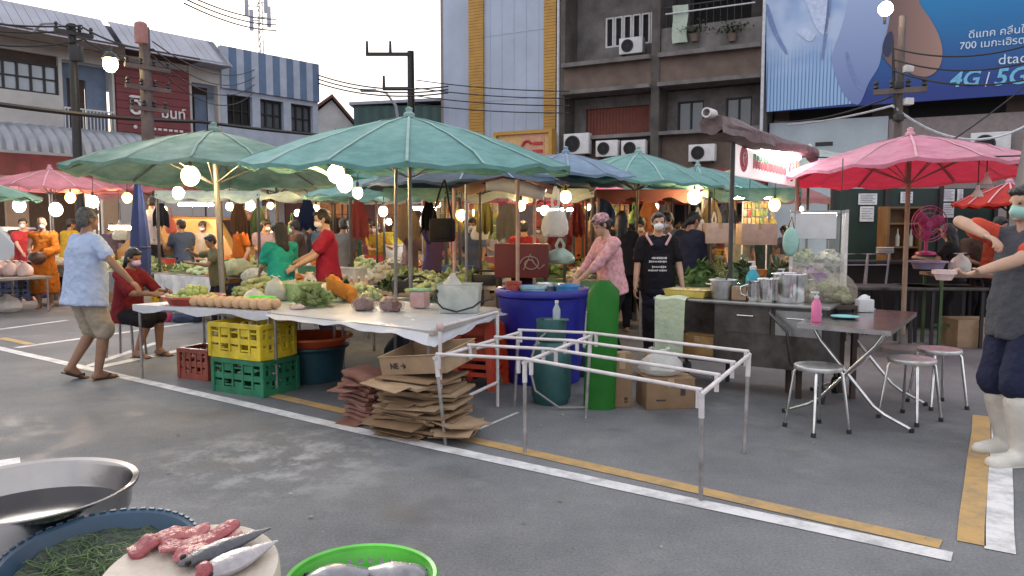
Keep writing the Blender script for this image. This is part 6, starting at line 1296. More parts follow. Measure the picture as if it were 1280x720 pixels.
for j in range(9):
    f = j/8*.42; c = rdv*(.01 + f); vs.append((bm.verts.new(c - sdv*.10 + V((0, 0, -.06))), bm.verts.new(c - sdv*(.11 + .02*math.sin(j)) + V((0, 0, -.13 - .012*math.sin(j*1.7)))), bm.verts.new(c + sdv*.05 + V((0, 0, -.16 - .012*math.sin(j*1.2))))))
for a, b in zip(vs, vs[1:]):
    for k in (0, 1): bm.faces.new((a[k], b[k], b[k+1], a[k+1]))
obj('loose_flap', bm, mat('brown_tarp', (.13, .085, .085)), t)
bm = B(); lathe(bm, [(.030, -.06), (.042, -.06), (.042, .10), (.030, .10), (.030, -.06)], 20); q = V((0, 0, 1)).rotation_difference(dn).to_matrix(); bmesh.ops.rotate(bm, verts=bm.verts, cent=(0, 0, 0), matrix=q); bmesh.ops.translate(bm, verts=bm.verts, vec=(0, 0, .03)); obj('tube_end', bm, PIPEW, t)
bm = B(); ico(bm, rdv + V((0, 0, -.06)), (.08, .08, .10), 3, .05); obj('tied_bundle', bm, mat('brown_tarp', (.13, .085, .085)), t)

# ------------------------------------------------------------------ folding steel table and stools
TT = .745; tq = [gp(996, 404, TT), gp(1114, 414, TT), gp(1146, 390, TT), gp(1042, 383, TT)]; tc_ = sum(tq, V())/4; tc_.z = 0
t = thing('folding_table', 'folding table with dented stainless top and crossed chrome legs', 'table', tc_); q = [p - tc_ for p in tq]; bm = B(); slabq(bm, q, TT-.004, TT); a = q
def inset(k): return [p*k for p in q]
bm2 = B(); bm.free(); bm = B(); slabq(bm, q, TT-.035, TT); obj('top', bm, mat('dented_table_steel', (.52, .50, .50), .22, 1, .15, 8, bump=.10, bscale=10), t, smooth=False)
ua = (q[1]-q[0] + q[2]-q[3]).normalized(); ub = (q[3]-q[0] + q[2]-q[1]).normalized(); La, Lb = (q[1]-q[0]).length, ((q[3]-q[0]).length + (q[2]-q[1]).length)/2
for k in (-1, 1):
    for s in (-1, 1):
        b = ub*(Lb*.34*k) + ua*0; pts = [b + ua*(-s*La*.40) + V((0, 0, TT-.04)), b + ua*(-s*La*.30) + V((0, 0, TT*.80)), b + ua*(s*La*.12) + V((0, 0, TT*.38)), b + ua*(s*La*.30) + V((0, 0, TT*.20)), b + ua*(s*La*.42) + V((0, 0, TT*.13)), b + ua*(s*La*.66) + V((0, 0, .03)), b + ua*(s*La*.70) + V((0, 0, .012))]
        bm = B(); tube(bm, [p + ub*.012*s for p in pts], .0135, 10); lg = obj('leg', bm, CHR, t); bm = B(); p = pts[-1] + ub*.012*s; cyl(bm, V((p.x, p.y, 0)), V((p.x, p.y, .03)), .018); obj('rubber_foot', bm, BLACKM, lg)
bm = B(); cyl(bm, ub*(Lb*.34) + V((0, 0, TT*.47)), ub*(-Lb*.34) + V((0, 0, TT*.47)), .011); obj('hinge_bar', bm, CHR, t)
def stool(label, loc, rz, seat_px=None):
    t = thing('stool', label, 'stool', loc, rz, 'round steel stools'); bm = B(); lathe(bm, [(.165, .445), (.168, .46), (.165, .474), (.155, .477), (.12, .466), (.001, .463)], 32); lathe(bm, [(.165, .445), (.15, .447), (.001, .45)], 32); obj('seat', bm, steel('stool_steel', .72, .38), t)
    for k in range(4):
        a = R(45 + 90*k); c, s = math.cos(a), math.sin(a); bm = B(); tube(bm, [(.06*c, .06*s, .45), (.145*c, .145*s, .444), (.160*c, .160*s, .42), (.215*c, .215*s, .02)], .0115, 10); lg = obj('leg', bm, CHR, t); bm = B(); cyl(bm, (.217*c, .217*s, 0), (.214*c, .214*s, .03), .017); obj('rubber_foot', bm, BLACKM, lg)
    return t
def sgp(px, py): p = gp(px, py, .465); p.z = 0; return p
st1 = stool('round steel stool nearest the food cart, in front of the folding table', sgp(1023, 458), R(18))
dup(st1, sgp(1140, 449), R(30), 'round steel stool in the middle, at the corner of the folding table'); dup(st1, sgp(1174, 437), R(5), 'round steel stool furthest from the cart, tucked behind the middle one')
def tt_(px, py): p = gp(px, py, TT); p.z = TT + .001; return p
sprayer('pump bottle with clear liquid and pink label on the folding table', tt_(1020, 402), mat('pink_label', (.75, .18, .38), .4), WHITE_P, .22, .036, 'pump_bottle')
t = thing('plate', 'pale turquoise plate on the folding table', 'plate', tt_(1056, 398)); bm = B(); lathe(bm, [(.06, 0), (.105, .016), (.105, .019), (.06, .006), (.001, .005)], 28, capb=True); obj('plate', bm, plastic('turquoise_plastic', (.22, .60, .62)), t)
t = thing('condiment_tray', 'steel condiment tray with small pots on the folding table', 'tray', tt_(1065, 388), RZ1); bm = B(); box(bm, (0, 0, .01), (.34, .2, .02), bev=.006); obj('tray', bm, mat('bluish_tray', (.35, .40, .48), .35), t)
for k in range(3): bm = B(); lathe(bm, [(.03, .02), (.032, .08), (.02, .09), (.001, .095)], 14, (-.10 + .09*k, .02, 0)); obj('condiment_pot', bm, (WHITE_P, BLACKM, CHR)[k], t)
t = thing('tissue_box', 'white tissue roll holder on the folding table', 'tissue box', tt_(1080, 390)); bm = B(); box(bm, (0, 0, .055), (.13, .10, .11), bev=.015); obj('holder', bm, WHITE_P, t); bm = B(); ico(bm, (.0, 0, .115), (.045, .03, .035), 2, .25); obj('tissue', bm, mat('tissue_paper', (.75, .75, .78), .9), t)

# ------------------------------------------------------------------ the near people
PALEB = fab('pale_blue_shirt_cloth', (.40, .48, .66)); KHAKI = fab('khaki_shorts_cloth', (.37, .31, .24)); NAVY = fab('navy_cloth_wear', (.022, .026, .055)); BLK = fab('black_cloth', (.016, .015, .018)); CRIM = fab('crimson_polo', (.30, .02, .045)); TEALW = fab('teal_blouse', (.03, .38, .32)); GREYT = fab('slate_grey_shirt', (.075, .08, .095)); ORSL = fab('orange_red_sleeve', (.60, .08, .05)); DKRED = fab('dark_red_blouse', (.16, .018, .025)); JEANS = fab('blue_jeans', (.05, .075, .13))
DKSH = mat('dark_sandal', (.03, .026, .025), .6)
# man in the pale blue shirt, walking and reaching to the fruit table
pm1 = gnd_at(112, 474); face1 = V((.50, .80, 0)).normalized()
person('elderly man in a loose pale blue shirt and khaki shorts walking past the fruit table', pm1, face1, 1.63, 1, PALEB, KHAKI, 'shorts', .62, 'short', HAIRG, None, fat=1.32, shoes=DKSH, vox=.0085, hem=.16, lean=(0, .10), look=(-.10, -.05), hip=(0, -.02, .875),
       ank=[(-.10, -.12, .13), (.10, .03, .075)], foot_dir=[V((0, .85, -.5)), V((0, 1, -.06))], wworld=[None, at(176, 373, 6.95) + V((0, 0, .06))], palm=[None, V((0, 0, -1))], curl=.6)
# seated woman in dark red with a lilac mask
ps2 = gnd_at(150, 447); ps2.y += .15
st2 = thing('small_stool', 'low dark stool under the seated woman in dark red', 'stool', ps2); bm = B(); box(bm, (0, 0, .40), (.32, .32, .03), bev=.01); obj('seat', bm, DKBR, st2)
for k in (-1, 1):
    for j in (-1, 1): bm = B(); cyl(bm, (k*.15, j*.15, 0), (k*.13, j*.13, .39), .014); obj('leg', bm, RUSTP, st2)
person('seated woman in dark red blouse and black shorts wearing a lilac mask', ps2, V((.86, -.25, 0)).normalized(), 1.56, 1, DKRED, BLK, 'shorts', .9, 'tied', None, mat('lilac_mask', (.55, .42, .60), .8), hip=(0, 0, .50), lean=(0, .22), look=(-.05, -.25), vox=.011, fat=1.05, shoes=DKSH,
       ank=[(-.10, .36, .075), (.10, .24, .075)], wri=[(-.12, .48, .74), (.14, .50, .73)], curl=.9)
# vendor in crimson polo
pv = ground(412, 9.0); person('vendor in a crimson polo shirt and white mask looking down at the table', pv, V((-.92, -.32, 0)).normalized(), 1.66, 2, CRIM, NAVY, 'trousers', .62, 'short', None, MASKW, look=(.05, -.30), lean=(0, .06), vox=.011, fat=.98, shoes=DKSH, wri=[(-.10, .40, 1.00), (.12, .42, 1.03)], pole=[V((-.4, -.6, -1)), V((.4, -.6, -1))], curl=.9)
pw = ground(352, 8.9); person('long haired woman in a teal blouse turned away behind the fruit stall', pw, V((-.55, .55, 0)).normalized(), 1.50, 2, TEALW, BLK, 'trousers', .7, 'long', None, None, look=(.35, -.05), lean=(0, .05), vox=.012, fat=.98, shoes=DKSH, wri=[(-.1, .36, .92), (.15, .34, .95)])
# flower-banded vendor leaning over the blue tub
def bandana(root, J):
    bm = B(); h = J['hrot']; s = J['s']; c = J['hc']; sph(bm, c + h @ V((0, -.02*s, .055*s)), (.090*s, .104*s, .072*s), 20, h); sph(bm, c + h @ V((0, -.10*s, .03*s)), (.035*s, .03*s, .03*s), 10)
    me = bake(bm, [('REMESH', dict(mode='VOXEL', voxel_size=.009)), ('SMOOTH', dict(iterations=2)), ('DISPLACE', dict(texture=CLOUD2, strength=.012, mid_level=.5, texture_coords='LOCAL'))], None)
    obj('head_scarf', me, mat('floral_scarf', (.70, .42, .46), .8, 0, .3, 22, col2=(.12, .05, .07)), root)
pk = ground(768, 8.0); person('vendor in a pink patterned blouse and floral head scarf bending to the blue tub', pk, V((-.88, -.30, 0)).normalized(), 1.60, 2, mat('pink_patterned_blouse', (.62, .20, .25), .85, 0, .4, 30, col2=(.70, .50, .50), bump=.3), BLK, 'trousers', 1.35, 'bun', None, None, look=(.1, -.45), lean=(0, .20), vox=.010, fat=1.04, shoes=DKSH, wri=[(-.10, .44, .92), (.16, .40, .90)], pole=[V((-.6, -.4, -1)), V((.6, -.4, -1))], extra=bandana)
# vendor in black apron, facing the camera
def apron(root, J):
    P, up, fw, s, rs, sh = J['P'], J['up'], J['fw'], J['s'], J['rs'], J['sh']
    def ap(bm):
        for q in range(6): sph(bm, P + up*(.40 - .13*q)*s + fw*(.045 + .004*q)*s, ((.125 + .012*q)*s, (.100 + .006*q)*s, .09*s), 14, rs)
    a = J['cloth']('apron', ap, fab('navy_black_apron', (.014, .015, .026)), .010, .012); bm = B()
    for k in (0, 1): tube(bm, [P + up*.42*s + V(((-.075, .075)[k]*s, .145*s, 0)), sh[k] + V(((.035, -.035)[k], .085*s, .065*s)), sh[k] + V(((.05, -.05)[k], -.01, .088*s))], .014*s, 8)
    obj('apron_strap', bm, mat('pale_pink_strap', (.55, .36, .36), .8), a)
    rd = random.Random(6); bm = B()
    for r_, (z, n, x0) in enumerate(((.275, 9, -.085), (.235, 10, -.085), (.175, 8, -.080), (.135, 11, -.085))):
        x = x0
        for i in range(n):
            w_ = rd.uniform(.010, .019); y = .146 + .016*(1 - (x/.13)**2) ; box(bm, P + up*z*s + V((x + w_/2, y*s, 0)), (w_, .006, .016 if rd.random() < .6 else .024)); x += w_ + .0045
    obj('printed_lettering', bm, WHITE_P, a)
pa = ground(822, 8.35); person('vendor in black shirt and lettered dark apron with a white mask, facing out', pa, V((-.10, -1, 0)).normalized(), 1.60, 2, BLK, BLK, 'trousers', .7, 'short', None, MASKW, look=(.06, .02), vox=.010, fat=1.08, shoes=DKSH, wri=[(-.27, .13, .78), (.25, .12, .80)], extra=apron)
# person at the picture edge in white boots, holding a bowl
BOOT = mat('white_rubber_boot', (.70, .68, .63), .35, 0, .2, 4, col2=(.50, .46, .40))
pr = gnd_at(1262, 577) + V((.10, .10, 0)); prf = V((-.93, -.20, 0)).normalized()
def tee(root, J):
    s = J['s']
    for k in (0, 1):
        a, e, w_ = J['arms'][k]
        J['cloth']('sleeve', lambda bm: capsule(bm, a + (e-a)*.12, .073*s, a + (e-a)*.62, .066*s), ORSL, .011, .015)
person('stall holder in grey shirt, navy shorts and white rubber boots holding out a bowl', pr, prf, 1.70, 2, GREYT, NAVY, 'shorts', .30, 'short', None, mat('mint_mask', (.35, .62, .55), .8), vox=.0085, fat=1.08, shoes=BOOT, shoe_kind='boot', hem=.14, look=(.0, -.06),
       ank=[(-.14, .10, .075), (.13, -.06, .075)], wworld=[at(1192, 345, 4.40) + V((.09, 0, 0)), at(1232, 294, 4.66)], pole=[V((-.5, -.5, -1)), V((.9, -.2, .3))], palm=[V((.3, 0, 1)), V((-.2, .3, -1))], curl=.75, extra=tee)
bowlp = at(1180, 350, 4.40); t = basin('bowl', 'small pinkish white bowl held out by the stall holder in white boots', bowlp, .062, .058, plastic('pink_white_melamine', (.66, .48, .46)), .004, 'bowl', .55)
bm = B(); vs = []
pbt = at(1200, 333, 9.2); pbt.z = .902; bag('plastic_bag', 'knotted white bag standing on the brown table beyond the held bowl', pbt, .26, .28, BAGW, 77)
# ------------------------------------------------------------------ fish stall nearest the camera
FZ = .66
t = thing('fish_table', 'white topped fish stall table nearest the lane', 'table', (0, 0, 0)); qd = [gp(-420, 640, FZ), gp(150, 641, FZ), gp(178, 652, FZ), gp(230, 690, FZ) , gp(330, 800, FZ), gp(420, 1500, FZ), gp(-900, 1500, FZ)]
bm = B(); slabq(bm, qd, FZ-.05, FZ); obj('top', bm, mat('white_foam_board', (.66, .67, .69), .6, 0, .08, 6, bump=.15), t, smooth=False)
for p in (qd[1], qd[0], qd[4], qd[6]): bm = B(); p = p*.96; cyl(bm, (p.x, p.y + .0, 0), (p.x, p.y, FZ-.05), .025); obj('leg', bm, RUSTP, t)
pbw = gp(36, 611, .84); pbw.z = FZ + .001
t = thing('steel_bowl', 'large polished steel bowl half full of dark water', 'bowl', pbw); bm = B(); rr = .228
lathe(bm, [(rr*.62, 0), (rr*.80, .045), (rr*.95, .12), (rr*.97, .170), (rr*1.03, .175), (rr*1.035, .180), (rr*1.03, .183), (rr*.97, .179), (rr*.955, .170), (rr*.935, .12), (rr*.78, .05), (rr*.6, .008), (.001, .008)], 64, capb=True); obj('bowl', bm, mat('polished_steel', (.36, .345, .34), .16, 1, .06, 5, bump=.05, bscale=9), t)
bm = B(); lathe(bm, [(.001, .112), (rr*.915, .112)], 48); obj('water', bm, mat('dark_fish_water', (.010, .010, .016), .08, spec=.25), t)
pbk = gp(128, 690, .80); pbk.z = FZ + .001
t = thing('net_basket', 'dark blue rimmed basket of wet green net and weed', 'basket', pbk + V((0, 0, .02))); t.rotation_euler = (R(7), 0, 0); rr = .176; BLB = plastic('dark_blue_basket', (.02, .055, .10), .4)
bm = B(); lathe(bm, [(rr*.75, 0), (rr*.95, .10), (rr*1.0, .118), (rr*1.06, .122), (rr*1.07, .112), (rr*.98, .10)], 56, capb=True); lathe(bm, [(rr*1.0, .119), (rr*.93, .10), (rr*.74, .01), (.001, .01)], 56); obj('basket_shell', bm, BLB, t)
bm = B()
for i in range(56): a = 2*math.pi*i/56; box(bm, (rr*1.065*math.cos(a), rr*1.065*math.sin(a), .118), (.006, .012, .014), a)
obj('rim_notches', bm, BLB, t, smooth=False)
bm = B(); lathe(bm, [(.001, .078), (rr*.70, .086), (rr*.90, .094)], 40)
for v in bm.verts: v.co.z += .012*mnoise.noise(V((v.co.x*30, v.co.y*30, 0)))
obj('wet_weed', bm, mat('dark_wet_weed', (.045, .07, .03), .25, 0, .4, 34, bump=.8, bscale=60, col2=(.015, .025, .018)), t)
rd = random.Random(9); bm = B()
for k in range(70):
    c = V((rd.gauss(-.02, .06), rd.gauss(-.01, .055), .097)); pts = []; a = rd.uniform(0, 6)
    for j in range(10): pts.append(c + V((0, 0, .006*math.sin(j + k)))); a += rd.uniform(-.9, .9); c = c + V((math.cos(a), math.sin(a), 0))*.013; 
    pts = [p for p in pts if p.xy.length < rr*.9]
    if len(pts) > 3: tube(bm, pts, .0012, 5)
obj('green_netting', bm, mat('green_net_string', (.12, .20, .05), .5, 0, .5, 9, col2=(.03, .07, .03)), t)
TB = R(11); pbd = gp(240, 712, .862); pbd.z = .806; TBM = Matrix.Translation(pbd) @ Matrix.Rotation(TB, 4, 'X')
t = thing('cutting_board', 'thick round pale cutting board, scored and stained', 'cutting board', pbd); t.rotation_euler = (TB, 0, 0); bm = B(); rr = .150; lathe(bm, [(rr*.98, 0), (rr, .008), (rr, .049), (rr*.985, .056), (.001, .056)], 56, capb=True); obj('board', bm, mat('pale_cutting_board', (.58, .52, .44), .55, 0, .12, 12, bump=.2, col2=(.48, .40, .33)), t)
def fish(name, label, loc, L, hgt, wid, m, rz, cat, group=None, tail=True, fillet=False, fins=False):
    t = thing(name, label, cat, loc, rz, group); bm = B(); n = 16; rg = []
    for i in range(n+1):
        f = i/n; x = L*(f-.5)
        k = math.sin(math.pi*min(1, f*1.02 + .02)**.75)**.8 if not fillet else (math.sin(math.pi*min(.97, f*.93 + .05))**.45)
        k = max(.10, k) if not fillet else max(.15, k); rg.append([bm.verts.new((x, wid*k*math.cos(2*math.pi*j/14), hgt*(.5) + hgt*.5*k*math.sin(2*math.pi*j/14) + (.006*math.sin(f*7 + L*50) if fillet else 0))) for j in range(14)])
    for a, b in zip(rg, rg[1:]):
        for j in range(14): bm.faces.new((a[j], b[j], b[(j+1) % 14], a[(j+1) % 14]))
    bm.faces.new(rg[0]); bm.faces.new(rg[-1][::-1]); obj('flesh' if fillet else 'fish_body', bake(bm, [('SUBSURF', dict(levels=1)), ('DISPLACE', dict(texture=CLOUD2, strength=.022 if fillet else .006, mid_level=.5, texture_coords='LOCAL')), ('SMOOTH', dict(factor=.3, iterations=1))], None), m, t)
    if tail:
        bm = B(); z = hgt*.5; v0 = [(L*.47, 0, z), (L*.60, wid*1.2, z), (L*.55, 0, z), (L*.60, -wid*1.2, z)]; a = [bm.verts.new(V(v) + V((0, 0, .004))) for v in v0]; b = [bm.verts.new(V(v) - V((0, 0, .004))) for v in v0]; bm.faces.new(a); bm.faces.new(b[::-1])
        for i in range(4): bm.faces.new((a[i], a[(i+1) % 4], b[(i+1) % 4], b[i]))
        obj('tail_fin', bm, m, t, smooth=False)
    if not fillet:
        for k in (-1, 1): bm = B(); sph(bm, (-L*.41, k*wid*.50, hgt*.68), (.006, .004, .006), 10); obj('eye', bm, EYE_M, t)
        if not fins: return t
        bm = B(); v0 = [(-L*.1, 0, hgt*.95), (L*.18, 0, hgt*.92), (L*.12, 0, hgt*1.25), (-L*.06, 0, hgt*1.3)]; a = [bm.verts.new(V(v) + V((0, .0015, 0))) for v in v0]; b = [bm.verts.new(V(v) - V((0, .0015, 0))) for v in v0]; bm.faces.new(a); bm.faces.new(b[::-1])
        for i in range(4): bm.faces.new((a[i], a[(i+1) % 4], b[(i+1) % 4], b[i]))
        obj('dorsal_fin', bm, m, t, smooth=False)
    return t
MEAT = mat('raw_pink_fillet', (.36, .075, .08), .3, 0, .3, 30, bump=.3, col2=(.22, .03, .04), spec=.6); MEAT2 = mat('pale_raw_fillet', (.44, .14, .14), .3, 0, .3, 26, bump=.3, col2=(.30, .06, .07), spec=.6); FGREY = mat('dark_fish_skin', (.10, .10, .12), .28, .2, .35, 24, bump=.15, col2=(.04, .04, .05), spec=.7); FSIL = mat('silver_fish_skin', (.46, .43, .44), .25, .35, .25, 20, bump=.12, col2=(.26, .24, .26), spec=.7)
def fz(px, py):                                # where a sight line meets the tilted board's top, in the board's own frame
    I = TBM.inverted(); o = I @ V((0, 0, EYE)); dd = I.to_3x3() @ ray(px, py); p = o + dd*((.057 - o.z)/dd.z); p.z = .057; return p
def frz(a, b): d = fz(*b) - fz(*a); return math.atan2(d.y, d.x), d.length, (fz(*a) + fz(*b))/2
def onb(t): t.location, t.rotation_euler = TBM @ t.location, (Matrix.Rotation(TB, 3, 'X') @ Matrix.Rotation(t.rotation_euler.z, 3, 'Z')).to_euler(); return t
for a, b, h, w_, m_, lab in (((160, 694), (208, 676), .016, .028, MEAT, 'short red fillet heaped nearest the basket end of the board'), ((186, 684), (262, 660), .015, .026, MEAT2, 'pale pink fillet second along the cutting board'), ((196, 697), (300, 662), .017, .027, MEAT, 'long pink fillet in the middle of the cutting board'), ((214, 706), (304, 674), .015, .026, MEAT2, 'pink fillet beside the dark grey fish')):
    rz, L, c = frz(a, b); onb(fish('fish_fillet', lab, c, L, h, w_, m_, rz, 'fish fillet', 'pink fillets on the board', False, True))
rz, L, c = frz((222, 716), (340, 667)); onb(fish('fish', 'dark grey whole fish lying on the cutting board', c, L, .026, .023, FGREY, rz, 'fish', tail=False))
rz, L, c = frz((250, 730), (349, 684)); onb(fish('fish', 'silver fish with an opened red head at the rim of the cutting board', c, L, .028, .030, FSIL, rz, 'fish', tail=False)); c2 = c - V((math.cos(rz), math.sin(rz), 0))*L*.43 + V((0, 0, .016)); bm = B(); ico(bm, (0, 0, .006), (.016, .018, .014), 2, .15, rd); onb(tag(obj('fish_offal', bm, MEAT, None, c2), 'dark red opened gut at the head of the silver fish', 'fish offal'))
bm = B(); box(bm, (0, 0, .07), (.13, .10, .14), bev=.008); tag(obj('foam_block', bm, mat('white_foam_board', (.66, .67, .69)), None, (pbd.x + .05, pbd.y - .07, FZ + .002)), 'white foam block propping the cutting board over the table', 'block')
pgb = gp(452, 722, .80); 
t = thing('foam_box', 'white foam box carrying the bright green basket', 'box', (pgb.x, pgb.y - .02, 0)); bm = B(); box(bm, (0, 0, .34), (.19, .19, .68), bev=.012); obj('box_body', bm, mat('white_foam_board', (.66, .67, .69)), t); bm = B(); box(bm, (0, 0, .69), (.205, .205, .03), bev=.008); obj('lid', bm, mat('white_foam_board', (.66, .67, .69)), t)
pgb.z = .706; t = thing('colander', 'bright green perforated basket holding fish heads', 'basket', pgb); rr = .137; GB = plastic('bright_green_plastic', (.10, .52, .05), .35); bm = B(); sg = 72; prof = [(rr*.70, .0)] + [(rr*(.70 + .27*(j/10)**.8), .006 + .086*j/10) for j in range(1, 11)]; rings = lathe(bm, prof, sg, capb=True)
bm.faces.ensure_lookup_table(); kill = []
for f_ in bm.faces:
    c = f_.calc_center_median(); i = int(((math.atan2(c.y, c.x)) % (2*math.pi))/(2*math.pi)*sg); j = int((c.z-.006)/.086*10)
    if len(f_.verts) == 4 and 1 <= j <= 8 and i % 2 == 0 and j % 2 == 1: kill.append(f_)
bmesh.ops.delete(bm, geom=kill, context='FACES'); bmesh.ops.solidify(bm, geom=bm.faces[:], thickness=.003)
obj('perforated_wall', bm, GB, t); bm = B(); lathe(bm, [(rr*.965, .086), (rr*.98, .098), (rr*1.03, .100), (rr*1.07, .092), (rr*1.075, .082), (rr*1.05, .082), (rr*1.02, .090), (rr*.985, .088), (rr*.965, .086)], 64); obj('rim', bm, GB, t)
for k, (dx, dy, a, lab) in enumerate(((-.045, .02, .4, 'blue grey fish head in the green basket, first of three'), (.05, .03, -.3, 'blue grey fish head in the green basket, beside the rim'), (.0, -.05, .1, 'blue grey fish head in the green basket, in front of two others'))):
    fish('fish', lab, pgb + V((dx, dy + .02, .042)), .16, .06, .042, mat('blue_grey_fish_skin', (.30, .31, .34), .25, .3, .25, 20, col2=(.16, .15, .17), spec=.7), a + (math.pi if k == 1 else 0), 'fish', 'fish in the green basket', tail=False)
# ------------------------------------------------------------------ maroon canopy stall behind the blue tub
MAR = mat('maroon_tarp', (.16, .045, .045), .75, 0, .25, 3, trans=.15, col2=(.09, .025, .025)); PINKW = mat('pinkish_wood', (.50, .33, .27), .7, 0, .15, 6)  # PINKW is wood of a pinkish colour
corners = [ground(566, 8.9), ground(694, 8.4), ground(690, 10.2), ground(590, 10.6)]
t = thing('stall_canopy', 'maroon tarpaulin canopy on pale wooden posts behind the blue tub', 'canopy', (0, 0, 0)); bm = B(); n = 10; g = []
for j in range(n+1):
    row = []
    for i in range(n+1):
        u, v = i/n, j/n; p = (corners[0]*(1-u) + corners[1]*u)*(1-v) + (corners[3]*(1-u) + corners[2]*u)*v; z = 1.90 + .16*(1 - abs(2*u-1)) + .015*math.sin(u*9 + v*7); row.append(bm.verts.new((p.x, p.y, z)))
    g.append(row)
for a, b in zip(g, g[1:]):
    for i in range(n): bm.faces.new((a[i], a[i+1], b[i+1], b[i]))
obj('tarpaulin', bm, MAR, t)
for k, (px, Y) in enumerate(((568, 9.0), (647, 8.3), (668, 9.8), (583, 8.2))): p = ground(px, Y); bm = B(); cyl(bm, p, p + V((0, 0, 1.92 if k != 1 else 1.98)), .022 if k != 3 else .016, seg=10); obj('post', bm, PINKW if k in (0, 1, 2) else POLEM, t)
p = at(640, 236, 8.8); tt2 = thing('roll', 'pale rolled plastic sheet lying on top of the maroon canopy', 'roll', p); bm = B(); tube(bm, [(-.30, 0, .03), (-.1, .02, .05), (.15, 0, 0), (.38, -.02, -.07)], [.05, .08, .085, .07], 12); obj('sheet_roll', bm, PLW, tt2)
t = thing('counter_box', 'maroon painted counter box with a white swirl emblem', 'box', (ground(652, 8.6).x, 8.75, 0)); cz_ = at(652, 305, 8.6).z; cz0 = at(652, 347, 8.6).z; wv_ = .62; bm = B(); box(bm, (0, 0, (cz_+cz0)/2), (wv_, .4, cz_-cz0), bev=.01); obj('box_body', bm, mat('maroon_paint', (.15, .025, .022), .55, 0, .15, 4), t)
bm = B(); zc_ = (cz_+cz0)/2 - .03
tube(bm, [(.10 + .10*math.cos(R(a))*(.4 + a/700), -.206, zc_ + .08*math.sin(R(a))*(.4 + a/700)) for a in range(0, 560, 20)], .006, 5); tube(bm, [(.02, -.206, zc_-.07), (.10, -.206, zc_+.11), (.13, -.206, zc_+.02), (.20, -.206, zc_-.06), (.26, -.206, zc_-.01)], .006, 5); obj('emblem', bm, mat('faded_cream_paint', (.42, .32, .28), .6), t)
bm = B()
for k in (-1, 1):
    for j in (-1, 1): box(bm, (k*.28, j*.17, cz0/2), (.03, .03, cz0-.002))
for k in (0,): pass
bm.free()
for k in (-1, 1):
    for j in (-1, 1): bm = B(); box(bm, (k*.28, j*.17, (cz0-.001)/2), (.03, .03, cz0-.001)); obj('leg', bm, DKBR, t)
t = thing('handbag', 'black shoulder bag hanging by long straps behind the frosted tub', 'bag', at(553, 302, 8.6)); bm = B(); box(bm, (0, 0, .13), (.30, .10, .27), bev=.045); box(bm, (0, -.045, .11), (.20, .04, .15), bev=.02); obj('bag_body', bm, BLK, t)
for k in (-1, 1): bm = B(); tube(bm, [(k*.13, 0, .18), (k*.09, 0, .35), (k*.03 + .02, 0, .62), (.03, 0, .70)], .012, 6); obj('strap', bm, BLK, t)
bag('plastic_bag', 'big white plastic bag hanging from the edge of the maroon canopy', at(694, 296, 8.2), .30, .42, BAGW, 31, ears=True)
bag('plastic_bag', 'pale green bag beneath the hanging white bag', at(700, 330, 9.0), .36, .24, mat('pale_green_film', (.40, .55, .46), .4, alpha=.85), 32)
# ------------------------------------------------------------------ stalls deeper in the market
GOODS = [MIXV, LEAF, WHV, REDV, LEAFP, ORV, DKV, CREAM_F]
TABM = mat('stall_board', (.26, .22, .19), .7, 0, .2, 3)
CLOTHS = {'pink': plastic('pink_cloth', (.5, .16, .2)), 'blue': plastic('blue_cloth', (.06, .12, .3)), 'green': plastic('green_cloth', (.08, .25, .14)), 'white': plastic('white_cloth', (.6, .6, .6)), 'red': plastic('red_cloth', (.4, .05, .05)), 'grey': plastic('grey_cloth', (.25, .25, .26)), 'orange': plastic('orange_cloth2', (.55, .2, .05)), 'yellow': plastic('yellow_cloth', (.6, .42, .06))}
_seed = [100]
def stall(px, Y, w_, where, mats, skirt=None, d=.9, z=.72, rz=None, boxes=('white',), leafy=(0,), hh=.16, tab=None):
    rz = RZ1 if rz is None else rz; c = ground(px, Y); t = thing('market_table', ('%s topped table ' % (skirt or 'bare wooden')) + where, 'table', c, rz, 'stall tables'); bm = B(); box(bm, (0, 0, z-.02), (w_, d, .04), bev=.005); obj('top', bm, tab or TABM, t)
    for k in (-1, 1):
        for j in (-1, 1): bm = B(); cyl(bm, (k*(w_/2-.06), j*(d/2-.06), 0), (k*(w_/2-.06), j*(d/2-.06), z-.04), .018, seg=8); obj('leg', bm, RUSTP, t)
    if skirt:
        bm = B(); n = 24; a = []
        for i in range(n+1): x = -w_/2 + w_*i/n; a.append((bm.verts.new((x, -d/2-.012, z-.01)), bm.verts.new((x, -d/2-.02-.02*math.sin(i*1.9), z-.34))))
        for p, q in zip(a, a[1:]): bm.faces.new((p[0], q[0], q[1], p[1]))
        obj('skirt', bm, CLOTHS[skirt], t)
    M = Matrix.Rotation(rz, 3, 'Z'); n = len(mats)
    for i, mi in enumerate(mats):
        _seed[0] += 1; x = -w_/2 + w_*(i+.5)/n; p = c + M @ V((x, -d*.12, z)); nm = {0: 'mixed vegetables', 1: 'green leaves', 2: 'white roots', 3: 'red chillies', 4: 'pale greens', 5: 'orange fruit', 6: 'dark greens', 7: 'pale cabbages'}[mi]
        heap('produce_heap', 'heap of %s on the table %s' % (nm, where), p, w_/n*.46, d*.33, hh*(.8 + .4*((i*7) % 3)/2), GOODS[mi], 46, .055, _seed[0], rz, leafy=mi in (1, 4, 6))
    for i, bc in enumerate(boxes):
        _seed[0] += 1; rd = random.Random(_seed[0]); p = c + M @ V((-w_/2 + w_*(i+.5)/len(boxes) + rd.uniform(-.1, .1), d*.36, z)); tray_box('produce_tub', '%s tub on the table %s' % (bc, where), p, (.42, .2, .2), CLOTHS[bc], rz + rd.uniform(-.1, .1), 'tub')
    return t
